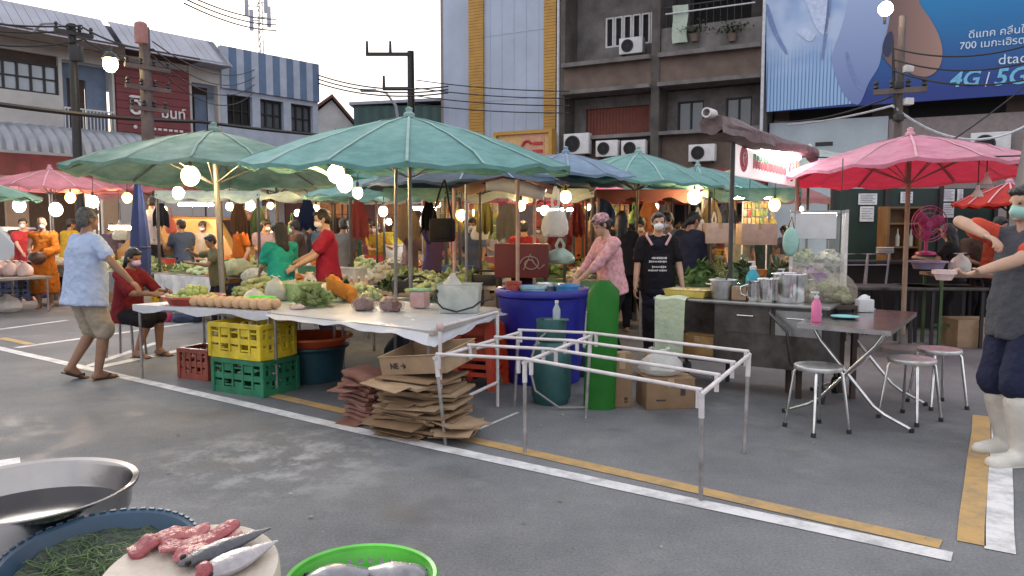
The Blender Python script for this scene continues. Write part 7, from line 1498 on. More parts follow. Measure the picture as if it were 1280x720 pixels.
stall(385, 9.9, 1.5, 'behind the crimson shirted vendor', (0, 5, 2), None, boxes=('green', 'white'))
stall(470, 10.9, 1.9, 'just behind the two steel poles', (2, 7, 2, 4), None, boxes=('grey',)); stall(560, 10.2, 1.3, 'below the black handbag', (7, 4), 'green', boxes=('blue',)); stall(525, 8.9, .9, 'low behind the frosted clear tub', (6, 7), None, boxes=())
stall(735, 11.0, 1.5, 'between the white hanging bag and the flower banded vendor', (1, 2, 6), 'green', boxes=('green',)); stall(880, 9.6, 1.5, 'of greens behind the cart pole', (6, 1, 6), None, hh=.30, boxes=('white', 'orange')); stall(950, 10.6, 1.3, 'behind the cyan soap bottle', (4, 6), 'white', hh=.24, boxes=('white', 'pink'))
stall(60, 16.5, 2.2, 'beyond the orange robed monk', (5, 3, 2), 'orange', boxes=('white', 'yellow')); stall(165, 13.0, 2.0, 'beyond the furled navy umbrella', (2, 0, 4), 'grey', boxes=('white', 'red')); stall(265, 12.0, 1.8, 'before the gold vehicle', (4, 7, 5), 'white', boxes=('green',)); stall(300, 15.5, 1.8, 'with fruit under the whitish patched umbrella', (5, 5, 0), 'red', boxes=('orange', 'yellow')); stall(350, 12.6, 1.6, 'beyond the teal shirted woman', (0, 1, 2), 'blue', boxes=('white',)); stall(430, 14.6, 2.0, 'deep behind the crimson shirted vendor', (5, 2, 7), 'pink', boxes=('yellow', 'red')); stall(530, 14.0, 2.0, 'deep behind the black handbag', (2, 3, 0), 'yellow', boxes=('white', 'blue')); stall(640, 13.2, 2.0, 'deep behind the maroon counter box', (0, 5, 2), 'white', boxes=('pink', 'green')); stall(745, 14.2, 2.0, 'deep behind the flower banded vendor', (3, 4, 2), 'red', boxes=('white',)); stall(850, 14.4, 2.0, 'deep behind the black apron vendor', (2, 5, 4), 'blue', boxes=('yellow', 'white')); stall(950, 14.6, 2.0, 'deep behind the lit cart sign', (5, 0, 2), 'pink', boxes=('red', 'white'))
stall(600, 18.5, 2.4, 'in the furthest row under the maroon canopy', (5, 2, 3), 'red', boxes=('white', 'yellow')); stall(450, 18.8, 2.4, 'in the furthest row behind the steel poles', (2, 5, 0), 'white', boxes=('red', 'blue')); stall(230, 19.0, 2.4, 'in the furthest row beside the gold vehicle', (3, 5, 2), 'blue', boxes=('yellow', 'white')); stall(760, 18.5, 2.4, 'in the furthest row under the rose red umbrella', (0, 3, 5), 'yellow', boxes=('pink', 'white'))
# big sacks of greens behind the fruit table
bag('sack', 'big pale olive sack of greens behind the white melon', gp(298, 345, .72), .52, .34, mat('olive_sack', (.30, .30, .16), .8, 0, .25, 8), 41, 'sack', ears=False); bag('sack', 'white net sack of vegetables beside the teal shirted woman', gp(318, 352, .72), .34, .24, mat('white_net_sack', (.5, .5, .42), .8, 0, .2, 20), 42, 'sack', ears=False)
bag('plastic_bag', 'white plastic bag on the back table near the guavas', gp(262, 341, .72), .40, .26, BAGW, 43); bag('plastic_bag', 'grey bag slumped behind the seated woman in dark red', gp(196, 340, .5) , .5, .3, mat('grey_film', (.3, .29, .3), .5), 44, ears=False)
# hanging bags at the greens stall
for px, py, Y, w_, h, lab in ((872, 290, 10.3, .22, .26, 'small white bag hanging above the greens behind the cart'), (892, 300, 10.4, .2, .3, 'pale bag hanging second above the greens behind the cart'), (600, 300, 12.5, .3, .34, 'pale bag hanging deep between the wooden posts')): bag('hanging_bag', lab, at(px, py, Y), w_, h, BAGW, int(px))
cbox('pale carton standing on the greens stall behind the cart pole', at(897, 304, 9.9), (.36, .25, .26), 0, mat('pale_pink_carton', (.55, .40, .32), .7)); cbox('pink carton beside the amber bulb behind the cart', at(945, 306, 10.7), (.5, .3, .30), 0, mat('pale_pink_carton', (.55, .4, .32)))
# ------------------------------------------------------------------ crowd
def folk(px, Y, label, col, name, hair='short', sk=0, face=(0, -1, 0), H=1.60, bot=None, mask=True, sleeve=.6, fat=1.0, z=0, kind='trousers', wri=None, **k):
    g = ground(px, Y); g.z = z; rd = random.Random(px*7 + 3); q = rd.random(); H = H*rd.uniform(.96, 1.04); f_ = V(face).normalized(); f_ = Matrix.Rotation(rd.uniform(-.6, .6), 3, 'Z') @ f_
    if wri is None and q < .72: wri = [(-rd.uniform(.05, .2), rd.uniform(.28, .42), rd.uniform(.85, 1.15)), (rd.uniform(.05, .2), rd.uniform(.28, .42), rd.uniform(.85, 1.15))]
    if wri and q < .15: wri[1] = (.16, .18, 1.42)
    k.setdefault('lean', (rd.uniform(-.04, .04), rd.uniform(.0, .22) if wri else rd.uniform(-.03, .08))); k.setdefault('hip', (0, -.03, .885*H/1.65)); face = f_
    return person(label, g, V(face), H, sk, fab(name, tuple(x*.62 + .004 for x in col)), bot or BLK, kind, sleeve, hair, None, MASKW if mask else None, vox=.020, fat=fat, shoes=None, hand=True, wri=wri, look=(rd.uniform(-.7, .7), rd.uniform(-.5, .05)), **k)
ORANGE_R = fab('saffron_robe', (.46, .14, .02), .2, 4)
def alms(root, J): pass
gm = gp(58, 385); pmk = person('monk in a saffron orange robe carrying an alms bowl', gm, V((.25, -1, 0)), 1.62, 1, None, None, hair='shaved', mask=mat('grey_mask', (.45, .45, .46), .8), vox=.016, robe=ORANGE_R, wri=[(-.12, .27, 1.00), (.12, .27, 1.00)], shoes=None, look=(.1, -.15))
pmb = gm + (Matrix.Rotation(math.atan2(-.25, -1), 3, 'Z') @ V((0, .33, .80))); t = thing('alms_bowl', 'dark alms bowl held by the monk', 'bowl', pmb); bm = B(); lathe(bm, [(.05, 0), (.13, .06), (.15, .13), (.12, .20), (.10, .22), (.095, .215), (.11, .19), (.001, .19)], 24, capb=True); obj('bowl', bm, mat('dark_lacquer', (.06, .025, .015), .35), t)
folk(32, 15.0, 'person in a bright red top behind the monk', (.5, .05, .06), 'bright_red_top', 'bun', 2, (.6, -1, 0), 1.58); folk(86, 16.0, 'person in a yellow shirt turned away beyond the monk', (.62, .44, .04), 'yellow_shirt', 'short', 1, (.2, 1, 0), 1.62, mask=False)
folk(192, 14.2, 'man in a white shirt standing behind the furled navy umbrella', (.55, .50, .48), 'off_white_shirt', 'short', 0, (.3, 1, 0), 1.70, mask=False, z=.30); folk(230, 14.6, 'man in a blue grey shirt beside the gold vehicle', (.10, .15, .26), 'blue_grey_shirt', 'short', 0, (-.6, .6, 0), 1.66, mask=False)
folk(272, 10.6, 'stooping person in an olive shirt between the sacks', (.20, .18, .09), 'olive_shirt', 'short', 1, (-1, -.2, 0), 1.35, mask=False); folk(300, 13.6, 'person in a vivid orange top under the patched umbrella', (.62, .16, .02), 'vivid_orange_top', 'tied', 2, (-.3, -1, 0), 1.60); folk(331, 14.2, 'person in a patterned lilac blouse beside the orange topped one', (.38, .30, .42), 'lilac_blouse', 'bun', 0, (.3, -1, 0), 1.62)
folk(376, 13.0, 'person in a dark brown shirt behind the teal shirted woman', (.10, .06, .045), 'dark_brown_shirt', 'short', 1, (-.5, -1, 0), 1.58); folk(428, 12.0, 'person in a grey shirt behind the crimson shirted vendor', (.24, .23, .23), 'mid_grey_shirt', 'short', 1, (.2, 1, 0), 1.62, mask=False); folk(444, 15.4, 'person in a dark green shirt far behind the steel poles', (.05, .12, .07), 'dark_green_shirt', 'long', 0, (-.4, -1, 0), 1.6)
folk(472, 14.8, 'person in a mustard yellow top far behind the steel poles', (.5, .32, .04), 'mustard_top', 'tied', 0, (.2, -1, 0), 1.55); folk(512, 12.8, 'person in a dusty pink and grey top by the white tube lamp', (.36, .24, .25), 'dusty_pink_top', 'short', 2, (.5, -.8, 0), 1.58); folk(541, 12.2, 'person in a deep violet blouse behind the black handbag', (.12, .08, .2), 'violet_blouse', 'bun', 0, (.8, -.5, 0), 1.6)
folk(590, 13.0, 'person in a faded blue shirt deep between the wooden posts', (.14, .18, .30), 'faded_blue_shirt', 'short', 1, (-.4, -.8, 0), 1.6); folk(654, 10.9, 'broad person in a bright red shirt seen from behind over the counter box', (.42, .03, .035), 'scarlet_shirt', 'short', 0, (.1, 1, 0), 1.58, mask=False, fat=1.18); folk(700, 15.2, 'person in a maroon shirt far behind the hanging white bag', (.2, .03, .04), 'maroon_shirt', 'long', 1, (.4, -1, 0), 1.6)
folk(776, 10.4, 'dark haired person in black between the two front vendors', (.03, .025, .03), 'plain_black_shirt', 'long', 0, (.3, 1, 0), 1.66, mask=False); folk(800, 11.2, 'person in a dusty rose top just behind the black apron vendor', (.5, .26, .26), 'dusty_rose_top', 'short', 0, (-.6, -.7, 0), 1.55); folk(838, 10.6, 'masked shopper in a grey patterned shirt over the apron vendor shoulder', (.27, .28, .31), 'grey_patterned_shirt', 'short', 2, (-.2, -1, 0), 1.64)
folk(858, 10.0, 'shopper in a dark navy jacket with back turned beside the bright bulb', (.03, .035, .07), 'dark_navy_jacket', 'tied', 0, (.5, 1, 0), 1.62, mask=False, sleeve=1.6); folk(925, 12.6, 'vendor in a pale camouflage shirt under the long tube lamp', (.30, .30, .22), 'camouflage_shirt', 'bun', 0, (.1, -1, 0), 1.66); folk(726, 16.4, 'person in an orange shirt in the far rows near the white bag', (.5, .18, .06), 'soft_orange_shirt', 'short', 1, (-.2, 1, 0), 1.6, mask=False)
folk(1192, 10.0, 'long haired person in black eating under the red umbrella', (.02, .018, .02), 'soft_black_top', 'long', 0, (-.8, .5, 0), 1.52, mask=False); folk(1216, 10.7, 'person in a brown shirt at the dining tables', (.12, .08, .06), 'brown_shirt', 'short', 1, (.3, -1, 0), 1.52); folk(1240, 10.3, 'masked person in a bright coral red shirt at the far stall', (.5, .08, .04), 'coral_shirt', 'short', 2, (.9, -.4, 0), 1.58); folk(620, 15.8, 'person in a white blouse far under the maroon canopy', (.55, .52, .5), 'white_blouse', 'tied', 0, (-.1, -1, 0), 1.58); folk(560, 16.5, 'person in a red checked shirt at the furthest stalls', (.32, .07, .06), 'red_checked_shirt', 'short', 1, (.3, -1, 0), 1.62); folk(405, 16.8, 'person in a sky blue shirt in the far rows', (.2, .32, .5), 'sky_blue_shirt', 'bun', 0, (-.3, -1, 0), 1.58); folk(255, 16.2, 'person in a cream shirt beyond the gold vehicle bonnet', (.5, .44, .34), 'cream_shirt', 'short', 1, (-.2, -1, 0), 1.62)
for i, (px, Y, col, lab) in enumerate(((140, 17.0, (.14, .12, .18), 'shopper in a plum top under the pink canvas awning'), (208, 17.8, (.3, .28, .25), 'shopper in a stone grey top beside the furled navy umbrella far back'), (290, 18.2, (.12, .2, .16), 'shopper in a bottle green top behind the whitish umbrella'), (318, 17.4, (.45, .35, .2), 'shopper in a tan top by the red skirted fruit stall'), (362, 18.0, (.35, .08, .06), 'shopper in a brick red top behind the teal shirted woman'), (388, 17.0, (.08, .09, .14), 'shopper in an ink blue top behind the crimson vendor'), (438, 17.6, (.4, .38, .36), 'shopper in a light grey top far behind the steel poles'), (462, 17.0, (.3, .12, .2), 'shopper in a wine coloured top by the furthest white table'), (496, 18.2, (.1, .1, .1), 'shopper in a charcoal top beyond the dusty pink one'), (528, 17.2, (.42, .3, .1), 'shopper in an ochre top beyond the violet blouse'), (578, 17.8, (.12, .16, .12), 'shopper in an olive green top beyond the faded blue shirt'), (606, 18.2, (.35, .34, .4), 'shopper in a silver grey top under the navy tarpaulin'), (640, 18.4, (.18, .05, .05), 'shopper in a dark maroon top over the counter box far back'), (676, 17.2, (.4, .4, .42), 'shopper in an ash grey top behind the hanging white bag'), (716, 17.8, (.08, .13, .25), 'shopper in a cobalt top by the yellow skirted table'), (748, 17.0, (.3, .2, .15), 'shopper in a coffee coloured top beyond the flower banded vendor'), (786, 17.6, (.2, .22, .2), 'shopper in a moss grey top between the front vendors far back'), (845, 17.0, (.36, .1, .2), 'shopper in a raspberry top under the red canvas awning'), (878, 13.0, (.14, .12, .1), 'stall keeper in a dark khaki top behind the heaped greens'), (912, 16.4, (.4, .36, .3), 'shopper in a sand coloured top by the pink skirted stall'), (952, 13.2, (.1, .14, .1), 'stall keeper in a forest green top behind the pink carton'), (985, 15.0, (.25, .24, .28), 'shopper in a slate top beside the glass cabinet far back'))):
    folk(px, Y, lab, col, 'folk_cloth_' + 'abcdefghijklmnopqrstuvwxyz'[i], ('short', 'tied', 'long', 'bun')[i % 4], i % 3, (math.sin(i*2.3), -1 if i % 3 else 1, 0), 1.5 + .05*(i % 4), mask=i % 3 != 0)
# ------------------------------------------------------------------ vehicles
def car(label, loc, rz, paint, L=4.4, Wd_=1.75, Hh=1.5, name='parked_car'):
    t = thing(name, label, 'car', loc, rz); hw = Wd_/2
    prof = [(-L/2, .45), (-L/2 + .05, .85), (-L*.33, .98), (-L*.22, Hh*.97), (L*.18, Hh), (L*.36, 1.0), (L*.47, .86), (L/2, .60), (L/2 - .05, .32), (-L/2 + .05, .32)]
    bm = B(); A = [[bm.verts.new((x, y*hw*(.90 if z > 1.05 else 1), z)) for x, z in prof] for y in (-1, -.92, .92, 1)]
    for k, row in enumerate(A):
        if k in (0, 3):
            for v in row: v.co.z = .32 + (v.co.z - .32)*.965; v.co.x *= .985
    for a, b in zip(A, A[1:]):
        for i in range(len(prof)): j = (i+1) % len(prof); bm.faces.new((a[i], a[j], b[j], b[i]))
    bm.faces.new(A[0]); bm.faces.new(A[3][::-1]); obj('body', bm, paint, t, ang=35)
    G2 = mat('car_glass', (.02, .022, .025), .06, spec=.9)
    for y in (-1, 1):
        bm = B(); v = [(-L*.29, 1.0), (-L*.205, Hh*.92), (L*.165, Hh*.93), (L*.30, 1.03)]; yy = y*(hw*.955 + .004); a = [bm.verts.new((x, yy - y*(.05 if z > 1.1 else 0), z)) for x, z in v]; b = [bm.verts.new((x, yy - y*(.06 if z > 1.1 else .01), z)) for x, z in v]; bm.faces.new(a); bm.faces.new(b[::-1]); obj('side_window', bm, G2, t, smooth=False)
    for v in (((L*.20, Hh*.965), (L*.345, 1.04)), ((-L*.235, Hh*.93), (-L*.318, 1.03))):
        bm = B(); o_ = .012 if v[0][0] > 0 else -.012; q = [bm.verts.new((x + o_, y*hw*.80, z + .012)) for (x, z), y in ((v[0], -1), (v[0], 1), (v[1], 1), (v[1], -1))]; bm.faces.new(q); obj('windscreen', bm, G2, t, smooth=False)
    for x in (-L*.31, L*.31):
        for y in (-1, 1):
            bm = B(); cyl(bm, (x, y*(hw-.2), .32), (x, y*(hw+.005), .32), .32, seg=24); w = obj('wheel', bm, BLACKM, t); bm = B(); cyl(bm, (x, y*(hw), .32), (x, y*(hw+.012), .32), .19, seg=20); obj('rim', bm, CHR, w)
    for y in (-1, 1): bm = B(); box(bm, (L/2 - .06, y*hw*.72, .70), (.1, .32, .13), bev=.03); obj('headlight', bm, mat('headlight_glass', (.6, .6, .62), .1), t); bm = B(); box(bm, (-L/2 + .04, y*hw*.78, .80), (.08, .2, .16), bev=.02); obj('tail_light', bm, mat('tail_light_red', (.35, .02, .02), .3), t)
    bm = B(); box(bm, (-L/2 - .005, 0, .68), (.012, .45, .14)); obj('number_plate', bm, WHITE_P, t); return t
car('gold vehicle with dark windows parked among the stalls under the tube lamp', ground(258, 17.2), R(160), mat('gold_car_paint', (.46, .27, .09), .3, .35, .08, 2, spec=.6), 4.6, 1.8, 1.72)
car('pale silver car parked behind the pink umbrella at the picture edge', ground(-30, 17.6), R(185), mat('silver_car_paint', (.42, .45, .47), .3, .4, .06, 2)); car('dark car half hidden behind the white tube lamp and gold vehicle', ground(320, 22), R(170), mat('dark_car_paint', (.04, .045, .06), .3, .3))
# ------------------------------------------------------------------ left edge: stall front, bag, crate
t = stall(4, 13.0, 1.5, 'at the picture edge beside the monk', (), 'pink', boxes=(), z=.62); rd = random.Random(1)
for k in range(5): p = at(-6 + k*9, 318 - (k % 2)*8, 12.9 + .2*(k % 2)); p.z = .622 + .10*(0); bag('plastic_bag', 'pale pink bag of goods on the pink skirted table beside the monk', p, .26, .30, mat('pale_pink_film2', (.60, .42, .38), .45, 0, .12), 200 + k, group='pale pink bags beside the monk', contents=None)
bag('plastic_bag', 'full white plastic bag dumped on the lane at the picture edge', gp(10, 390), .46, .36, BAGW, 52); crate('dark blue slotted crate beside the dumped white bag', gp(6, 378) + V((0, .45, 0)), (.5, .4, .42), plastic('dark_blue_plastic', (.02, .03, .07)), .2); bag('sack', 'violet blue bag under the pink skirted table', gp(22, 376) + V((.05, .7, 0)), .34, .42, plastic('violet_film', (.08, .06, .25)), 54, 'sack', ears=False)
bag('plastic_bag', 'hot pink bag and cloth under the far side of the fruit table', gp(193, 405) + V((0, .3, 0)), .26, .22, plastic('hot_pink_film', (.75, .08, .28)), 55, ears=False); bag('sack', 'dark navy bag on the ground behind the fruit table legs', gp(215, 406) + V((.1, .35, 0)), .5, .24, mat('navy_sack', (.02, .03, .07)), 56, 'sack', ears=False)
# dark chair frames behind the frosted tub
for k, (px, Y, rz, lab) in enumerate(((520, 8.3, .4, 'dark folding chair behind the two steel poles'), (600, 9.4, -.3, 'dark folding chair beneath the black handbag'))):
    t = thing('folding_chair', lab, 'chair', ground(px, Y), rz, 'dark folding chairs'); bm = B(); box(bm, (0, 0, .44), (.40, .38, .03), bev=.01); obj('seat', bm, BLACKM, t); bm = B(); tube(bm, [(-.2, .2, .44), (-.2, .26, .86), (-.14, .27, .90), (.14, .27, .90), (.2, .26, .86), (.2, .2, .44)], .014, 8); b_ = obj('backrest', bm, BLACKM, t); bm = B(); box(bm, (0, .262, .78), (.38, .015, .14), bev=.005); obj('back_panel', bm, BLACKM, b_)
    for x in (-.2, .2):
        for y0, y1 in ((.2, -.22), (-.18, .24)): bm = B(); cyl(bm, (x, y0, .44), (x, y1, 0), .012); obj('leg', bm, BLACKM, t)
# ------------------------------------------------------------------ dining area on the far side
DG = mat('dark_green_boards', (.012, .035, .03), .6, 0, .2, 2); p0, p1 = at(1040, 250, 12), at(1236, 250, 12); zt, zl = at(1100, 236, 12).z, .0
t = thing('partition', 'dark green board partition with white notices behind the red umbrella', 'partition', (p0.x, 12, 0), R(-4)); Lx = p1.x - p0.x
for i in range(3): bm = B(); rect(bm, Lx*i/3 + .01, Lx*(i+1)/3 - .01, .9, zt, 0, .05); obj('board', bm, DG, t, smooth=False)
bm = B(); rect(bm, 0, Lx, .02, .88, .02, .06); obj('lower_panel', bm, DARKFILL, t, smooth=False)
for i in range(4): bm = B(); rect(bm, Lx*i/3 - .03, Lx*i/3 + .03, 0, zt + .05, -.04, -.005); obj('post', bm, BLACKM, t, smooth=False)
NOT = mat('white_notice_paper', (.62, .68, .74), .7); LINE = mat('notice_ink', (.25, .28, .33), .7)
for k, (a, b, c, d) in enumerate(((1073, 242, 1095, 256), (1075, 258, 1091, 277), (1124, 240, 1138, 254), (1172, 237, 1188, 252), (1174, 254, 1187, 272), (1192, 237, 1198, 252))):
    q0, q1 = at(a, b, 11.96), at(c, d, 11.96); R0 = Matrix.Rotation(R(4), 3, 'Z'); l0 = q0 - t.location; l1 = q1 - t.location; bm = B(); rect(bm, l0.x, l1.x, l1.z, l0.z, -.030, -.018); n_ = tag(obj('notice', bm, NOT, None, t.location, R(-4), smooth=False), ('wide white notice, upper of the pair nearest the glass cabinet', 'tall white notice, lower of the pair nearest the glass cabinet', 'white notice beside the red umbrella pole', 'white notice, upper of the pair furthest from the cabinet', 'white notice, lower of the pair furthest from the cabinet', 'narrow white notice strip at the far end of the board')[k], 'notice')
    bm = B()
    for r_ in range(5): rect(bm, l0.x + .03, l0.x + (l1.x-l0.x)*(.9 - .15*(r_ % 2)), l0.z - (l0.z-l1.z)*(.18 + .16*r_), l0.z - (l0.z-l1.z)*(.18 + .16*r_) + .012, -.034, -.031)
    obj('printed_lines', bm, LINE, n_, smooth=False)
t = thing('wall_clock', 'small round yellow sign on the green boards', 'sign', at(1212, 253, 11.9)); bm = B(); sph(bm, (0, 0, 0), (.14, .02, .14), 20); obj('disc', bm, mat('yellow_disc', (.5, .45, .03), .5), t); t.name = 'round_sign'
t = thing('cabinet', 'small brown wooden shelf cabinet with bottles before the green boards', 'cabinet', (at(1128, 300, 11.2).x, 11.3, 0)); ztop = at(1128, 258, 11.2).z
for x in (-.24, .24): bm = B(); rect(bm, x-.02, x+.02, 0, ztop, -.15, .15); obj('side_panel', bm, BROWN_ if False else mat('brown_cabinet_wood', (.18, .09, .03), .5, 0, .2, 4), t, smooth=False)
for z in (.8, 1.15, 1.5, ztop-.03): bm = B(); rect(bm, -.219, .219, z, z+.025, -.14, .14); obj('shelf', bm, mat('brown_cabinet_wood', (.18, .09, .03)), t, smooth=False)
bm = B(); rect(bm, -.219, .219, 0, ztop-.04, .141, .15); obj('back_panel', bm, mat('brown_cabinet_wood', (.18, .09, .03)), t, smooth=False)
for k in range(4): p = V((t.location.x - .15 + .1*k, 11.25, 1.176 if k % 2 else .826)); b_ = thing('bottle', ('brown bottle in the cabinet, first', 'clear bottle in the cabinet on the upper shelf beside the post', 'amber bottle in the cabinet on the lower shelf', 'pale bottle in the cabinet on the upper shelf at the end')[k], 'bottle', p); bm = B(); lathe(bm, [(.03, 0), (.032, .14), (.012, .2), (.012, .26), (.001, .26)], 14, capb=True); obj('bottle', bm, mat(('cab_bottle_a', 'cab_bottle_b', 'cab_bottle_a', 'cab_bottle_b')[k], (.25, .15, .05) if k % 2 == 0 else (.5, .5, .42), .15), b_)
MAG = mat('magenta_plastic', (.36, .015, .12), .4); pf = at(1157, 318, 9.9); t = thing('electric_fan', 'magenta pink electric fan with round guard on the back counter', 'fan', pf); bm = B(); lathe(bm, [(.13, 0), (.12, .03), (.03, .05)], 24, capb=True); obj('fan_base', bm, MAG, t); bm = B(); cyl(bm, (0, 0, .04), (0, 0, .27), .022); obj('stem', bm, MAG, t)
bm = B(); hc_ = V((0, -.06, .40))
for r_ in (.07, .14, .20, .235): tube(bm, [hc_ + V((r_*math.cos(R(a)), 0, r_*math.sin(R(a)))) for a in range(0, 360, 12)], .006, 5, True)
for k in range(16): a = R(22.5*k); cyl(bm, hc_, hc_ + V((.235*math.cos(a), 0, .235*math.sin(a))), .003, seg=5)
obj('guard', bm, MAG, t)
for k in range(3): bm = B(); a = R(120*k + 20); sph(bm, hc_ + V((.11*math.cos(a), .03, .11*math.sin(a))), (.10, .012, .075), 14, Matrix.Rotation(-a, 3, 'Y')); obj('fan_blade', bm, MAG, t)
bm = B(); cyl(bm, hc_ + V((0, -.01, 0)), hc_ + V((0, .14, 0)), .05); obj('motor', bm, MAG, t)
for px, Y, w_, d, z, m_, lab in ((1100, 10.9, 2.4, .5, .98, BLACKM, 'long dark counter below the green boards'), (1112, 9.3, .95, .6, .74, STD, 'dull steel dining table under the red umbrella'), (1175, 9.3, .9, .6, .74, STD, 'second dull steel dining table beside the pale umbrella pole'), (1222, 9.2, 1.1, .6, .90, mat('brown_table_wood', (.22, .14, .10), .6), 'brown wooden table with green legs beyond the held bowl')):
    t = thing('dining_table', lab, 'table', ground(px, Y), R(-8)); bm = B(); box(bm, (0, 0, z-.02), (w_, d, .04), bev=.005); obj('top', bm, m_, t); lm = mat('green_metal_leg', (.05, .10, .03), .5) if 'green legs' in lab else BLACKM
    for k in (-1, 1):
        for j in (-1, 1): bm = B(); box(bm, (k*(w_/2-.05), j*(d/2-.05), (z-.04)/2), (.035, .035, z-.041)); obj('leg', bm, lm, t)
    if 'counter' in lab: bm = B(); rect(bm, -w_/2+.08, w_/2-.08, .03, z-.05, -d/2+.09, -d/2+.11); obj('front_panel', bm, DARKFILL, t, smooth=False)
    if 'green legs' in lab: bm = B(); box(bm, (0, 0, .25), (w_-.12, .03, .03)); obj('stretcher', bm, lm, t)
cbox('brown carton on the ground under the table beyond the held bowl', ground(1215, 9.25), (.5, .4, .34), 0, KRAFT2); basin('basin', 'violet grey basin beside the magenta fan', at(1160, 336, 9.3), .2, .10, plastic('violet_grey_plastic', (.28, .24, .36)), cat='basin')
t = thing('plate_stack', 'small white crockery pile on the dark counter', 'crockery', at(1106, 318, 10.8)); 
for k in range(4): bm = B(); lathe(bm, [(.05, 0), (.12, .03), (.12, .035), (.05, .01), (.001, .01)], 20, (0, 0, .022*k), capb=True); obj('plate', bm, WHITE_P, t)
t.name = 'crockery'
for k, px in enumerate((1063, 1090)):
    t = thing('chair', ('dark metal chair at the counter, nearest the glass cabinet', 'dark metal chair at the counter, nearest the umbrella pole')[k], 'chair', ground(px, 10.3), R(10), 'counter chairs'); bm = B(); lathe(bm, [(.17, .62), (.17, .65), (.001, .65)], 20, capb=True); obj('seat', bm, BLACKM, t); bm = B(); tube(bm, [(-.15, -.1, .64), (-.16, -.14, 1.10), (.16, -.14, 1.10), (.15, -.1, .64)], .014, 6); tube(bm, [(-.16, -.13, .95), (.16, -.13, .95)], .01, 6); obj('backrest', bm, GREYM, t)
    for a in (45, 135, 225, 315): bm = B(); cyl(bm, (.12*math.cos(R(a)), .12*math.sin(R(a)), .63), (.19*math.cos(R(a)), .19*math.sin(R(a)), 0), .012); obj('leg', bm, BLACKM, t)

# ------------------------------------------------------------------ awnings, added light-blocking tarpaulins, hanging goods and stacked boxes that crowd the back rows
def sheet_awning(label, pxa, pxb, py, Y, d, m, drop=.35):
    a, b = at(pxa, py, Y), at(pxb, py, Y); t = thing('awning', label, 'awning', (a.x, Y, 0), 0); L = b.x - a.x; bm = B(); n = 24; g = []
    for j in range(7):
        f = j/6; g.append([bm.verts.new((L*i/n, d*f, a.z + drop*f + .03*math.sin(i*1.1)*math.sin(f*3) - (.12 + .02*math.sin(i*2) if j == 0 else 0))) for i in range(n+1)])
        if j == 0: g.append([bm.verts.new((L*i/n, .01, a.z)) for i in range(n+1)])
    for p, q in zip(g, g[1:]):
        for i in range(n): bm.faces.new((p[i], p[i+1], q[i+1], q[i]))
    obj('canvas', bm, m, t)
    for x in (.05, L-.05):
        for y in (.05, d): bm = B(); cyl(bm, (x, y, 0), (x, y, a.z + drop*y/d), .025, seg=8); obj('post', bm, DKPOLE, t)
REDT = mat('red_awning_canvas', (.36, .045, .05), .75, 0, .2, 2, trans=.3); PNKT = mat('pink_awning_canvas', (.48, .22, .22), .75, 0, .15, 2, trans=.3); WHT = mat('cream_awning_canvas', (.5, .46, .4), .75, 0, .15, 2, trans=.3)
for lab, pa_, pb_, Y0, Y1, z, mm in (('wide dark teal tarpaulin added to shade the deep stalls behind the teal umbrella', 345, 575, 14.6, 21, 2.62, TEAL), ('wide navy tarpaulin added to shade the deep stalls behind the maroon canopy', 580, 735, 14.6, 21, 2.58, BLUEG), ('wide dark red tarpaulin added to shade the deep stalls behind the two front vendors', 740, 1010, 14.8, 20.5, 2.60, REDT), ('wide pinkish tarpaulin added to shade the stalls beside the barrel awning', 120, 338, 15.4, 21, 2.50, PNKT), ('low pale teal tarpaulin added for shade just behind the steel poles', 436, 560, 11.2, 14.2, 2.04, TEAL), ('low whitish tarpaulin added for shade behind the maroon stall canopy', 572, 742, 11.0, 14.2, 2.02, WTEAL), ('low rose tarpaulin added for shade between the flower banded and aproned vendors', 745, 880, 11.8, 14.4, 2.05, MAR), ('low dark green tarpaulin added to shade the greens stall behind the cart', 884, 1000, 11.0, 14.2, 2.03, GREEN_C), ('low whitish green tarpaulin added for shade beside the furled navy umbrella', 196, 326, 12.4, 15.2, 2.06, PALEG)):
    p = ground(pa_, Y0); L = ground(pb_, Y0).x - p.x; t = thing('tarpaulin', lab, 'tarpaulin', (p.x, Y0, 0)); bm = B(); n = 16; gr = []  # sheets added to block skylight and darken the stalls below
    for j in range(9):
        gr.append([bm.verts.new((L*i/n*(1 + .35*j/8) - L*.17*j/8, (Y1-Y0)*j/8, z - .10*math.sin(math.pi*i/n*3)**2 - .05*math.sin(j*1.4) - (.12 if j == 0 else 0))) for i in range(n+1)])
        if j == 0: gr.append([bm.verts.new((L*i/n, .02, z)) for i in range(n+1)])
    for a, b in zip(gr, gr[1:]):
        for i in range(n): bm.faces.new((a[i], a[i+1], b[i+1], b[i]))
    obj('tarp_sheet', bm, mm, t)
    for x in (.03, L-.03):
        for y in (.03, Y1-Y0-.05): bm = B(); cyl(bm, (x, y, 0), (x, y, z-.06), .025, seg=8); obj('post', bm, DKPOLE, t)
sheet_awning('dusty pink canvas awning behind the dark green umbrella', 120, 330, 243, 20, 2.0, PNKT); sheet_awning('dark red canvas awning behind the patched umbrella', 300, 420, 246, 21.5, 2.0, REDT); sheet_awning('cream canvas awning behind the steel poles', 425, 560, 250, 22, 2.0, WHT); sheet_awning('dark red canvas awning behind the maroon stall canopy', 560, 705, 252, 21.5, 2.0, REDT); sheet_awning('red canvas awning behind the two front vendors', 705, 860, 250, 20, 2.0, REDT); sheet_awning('pink canvas awning behind the cart sign', 860, 1040, 248, 17, 1.8, PNKT)
rd = random.Random(77); k = 0
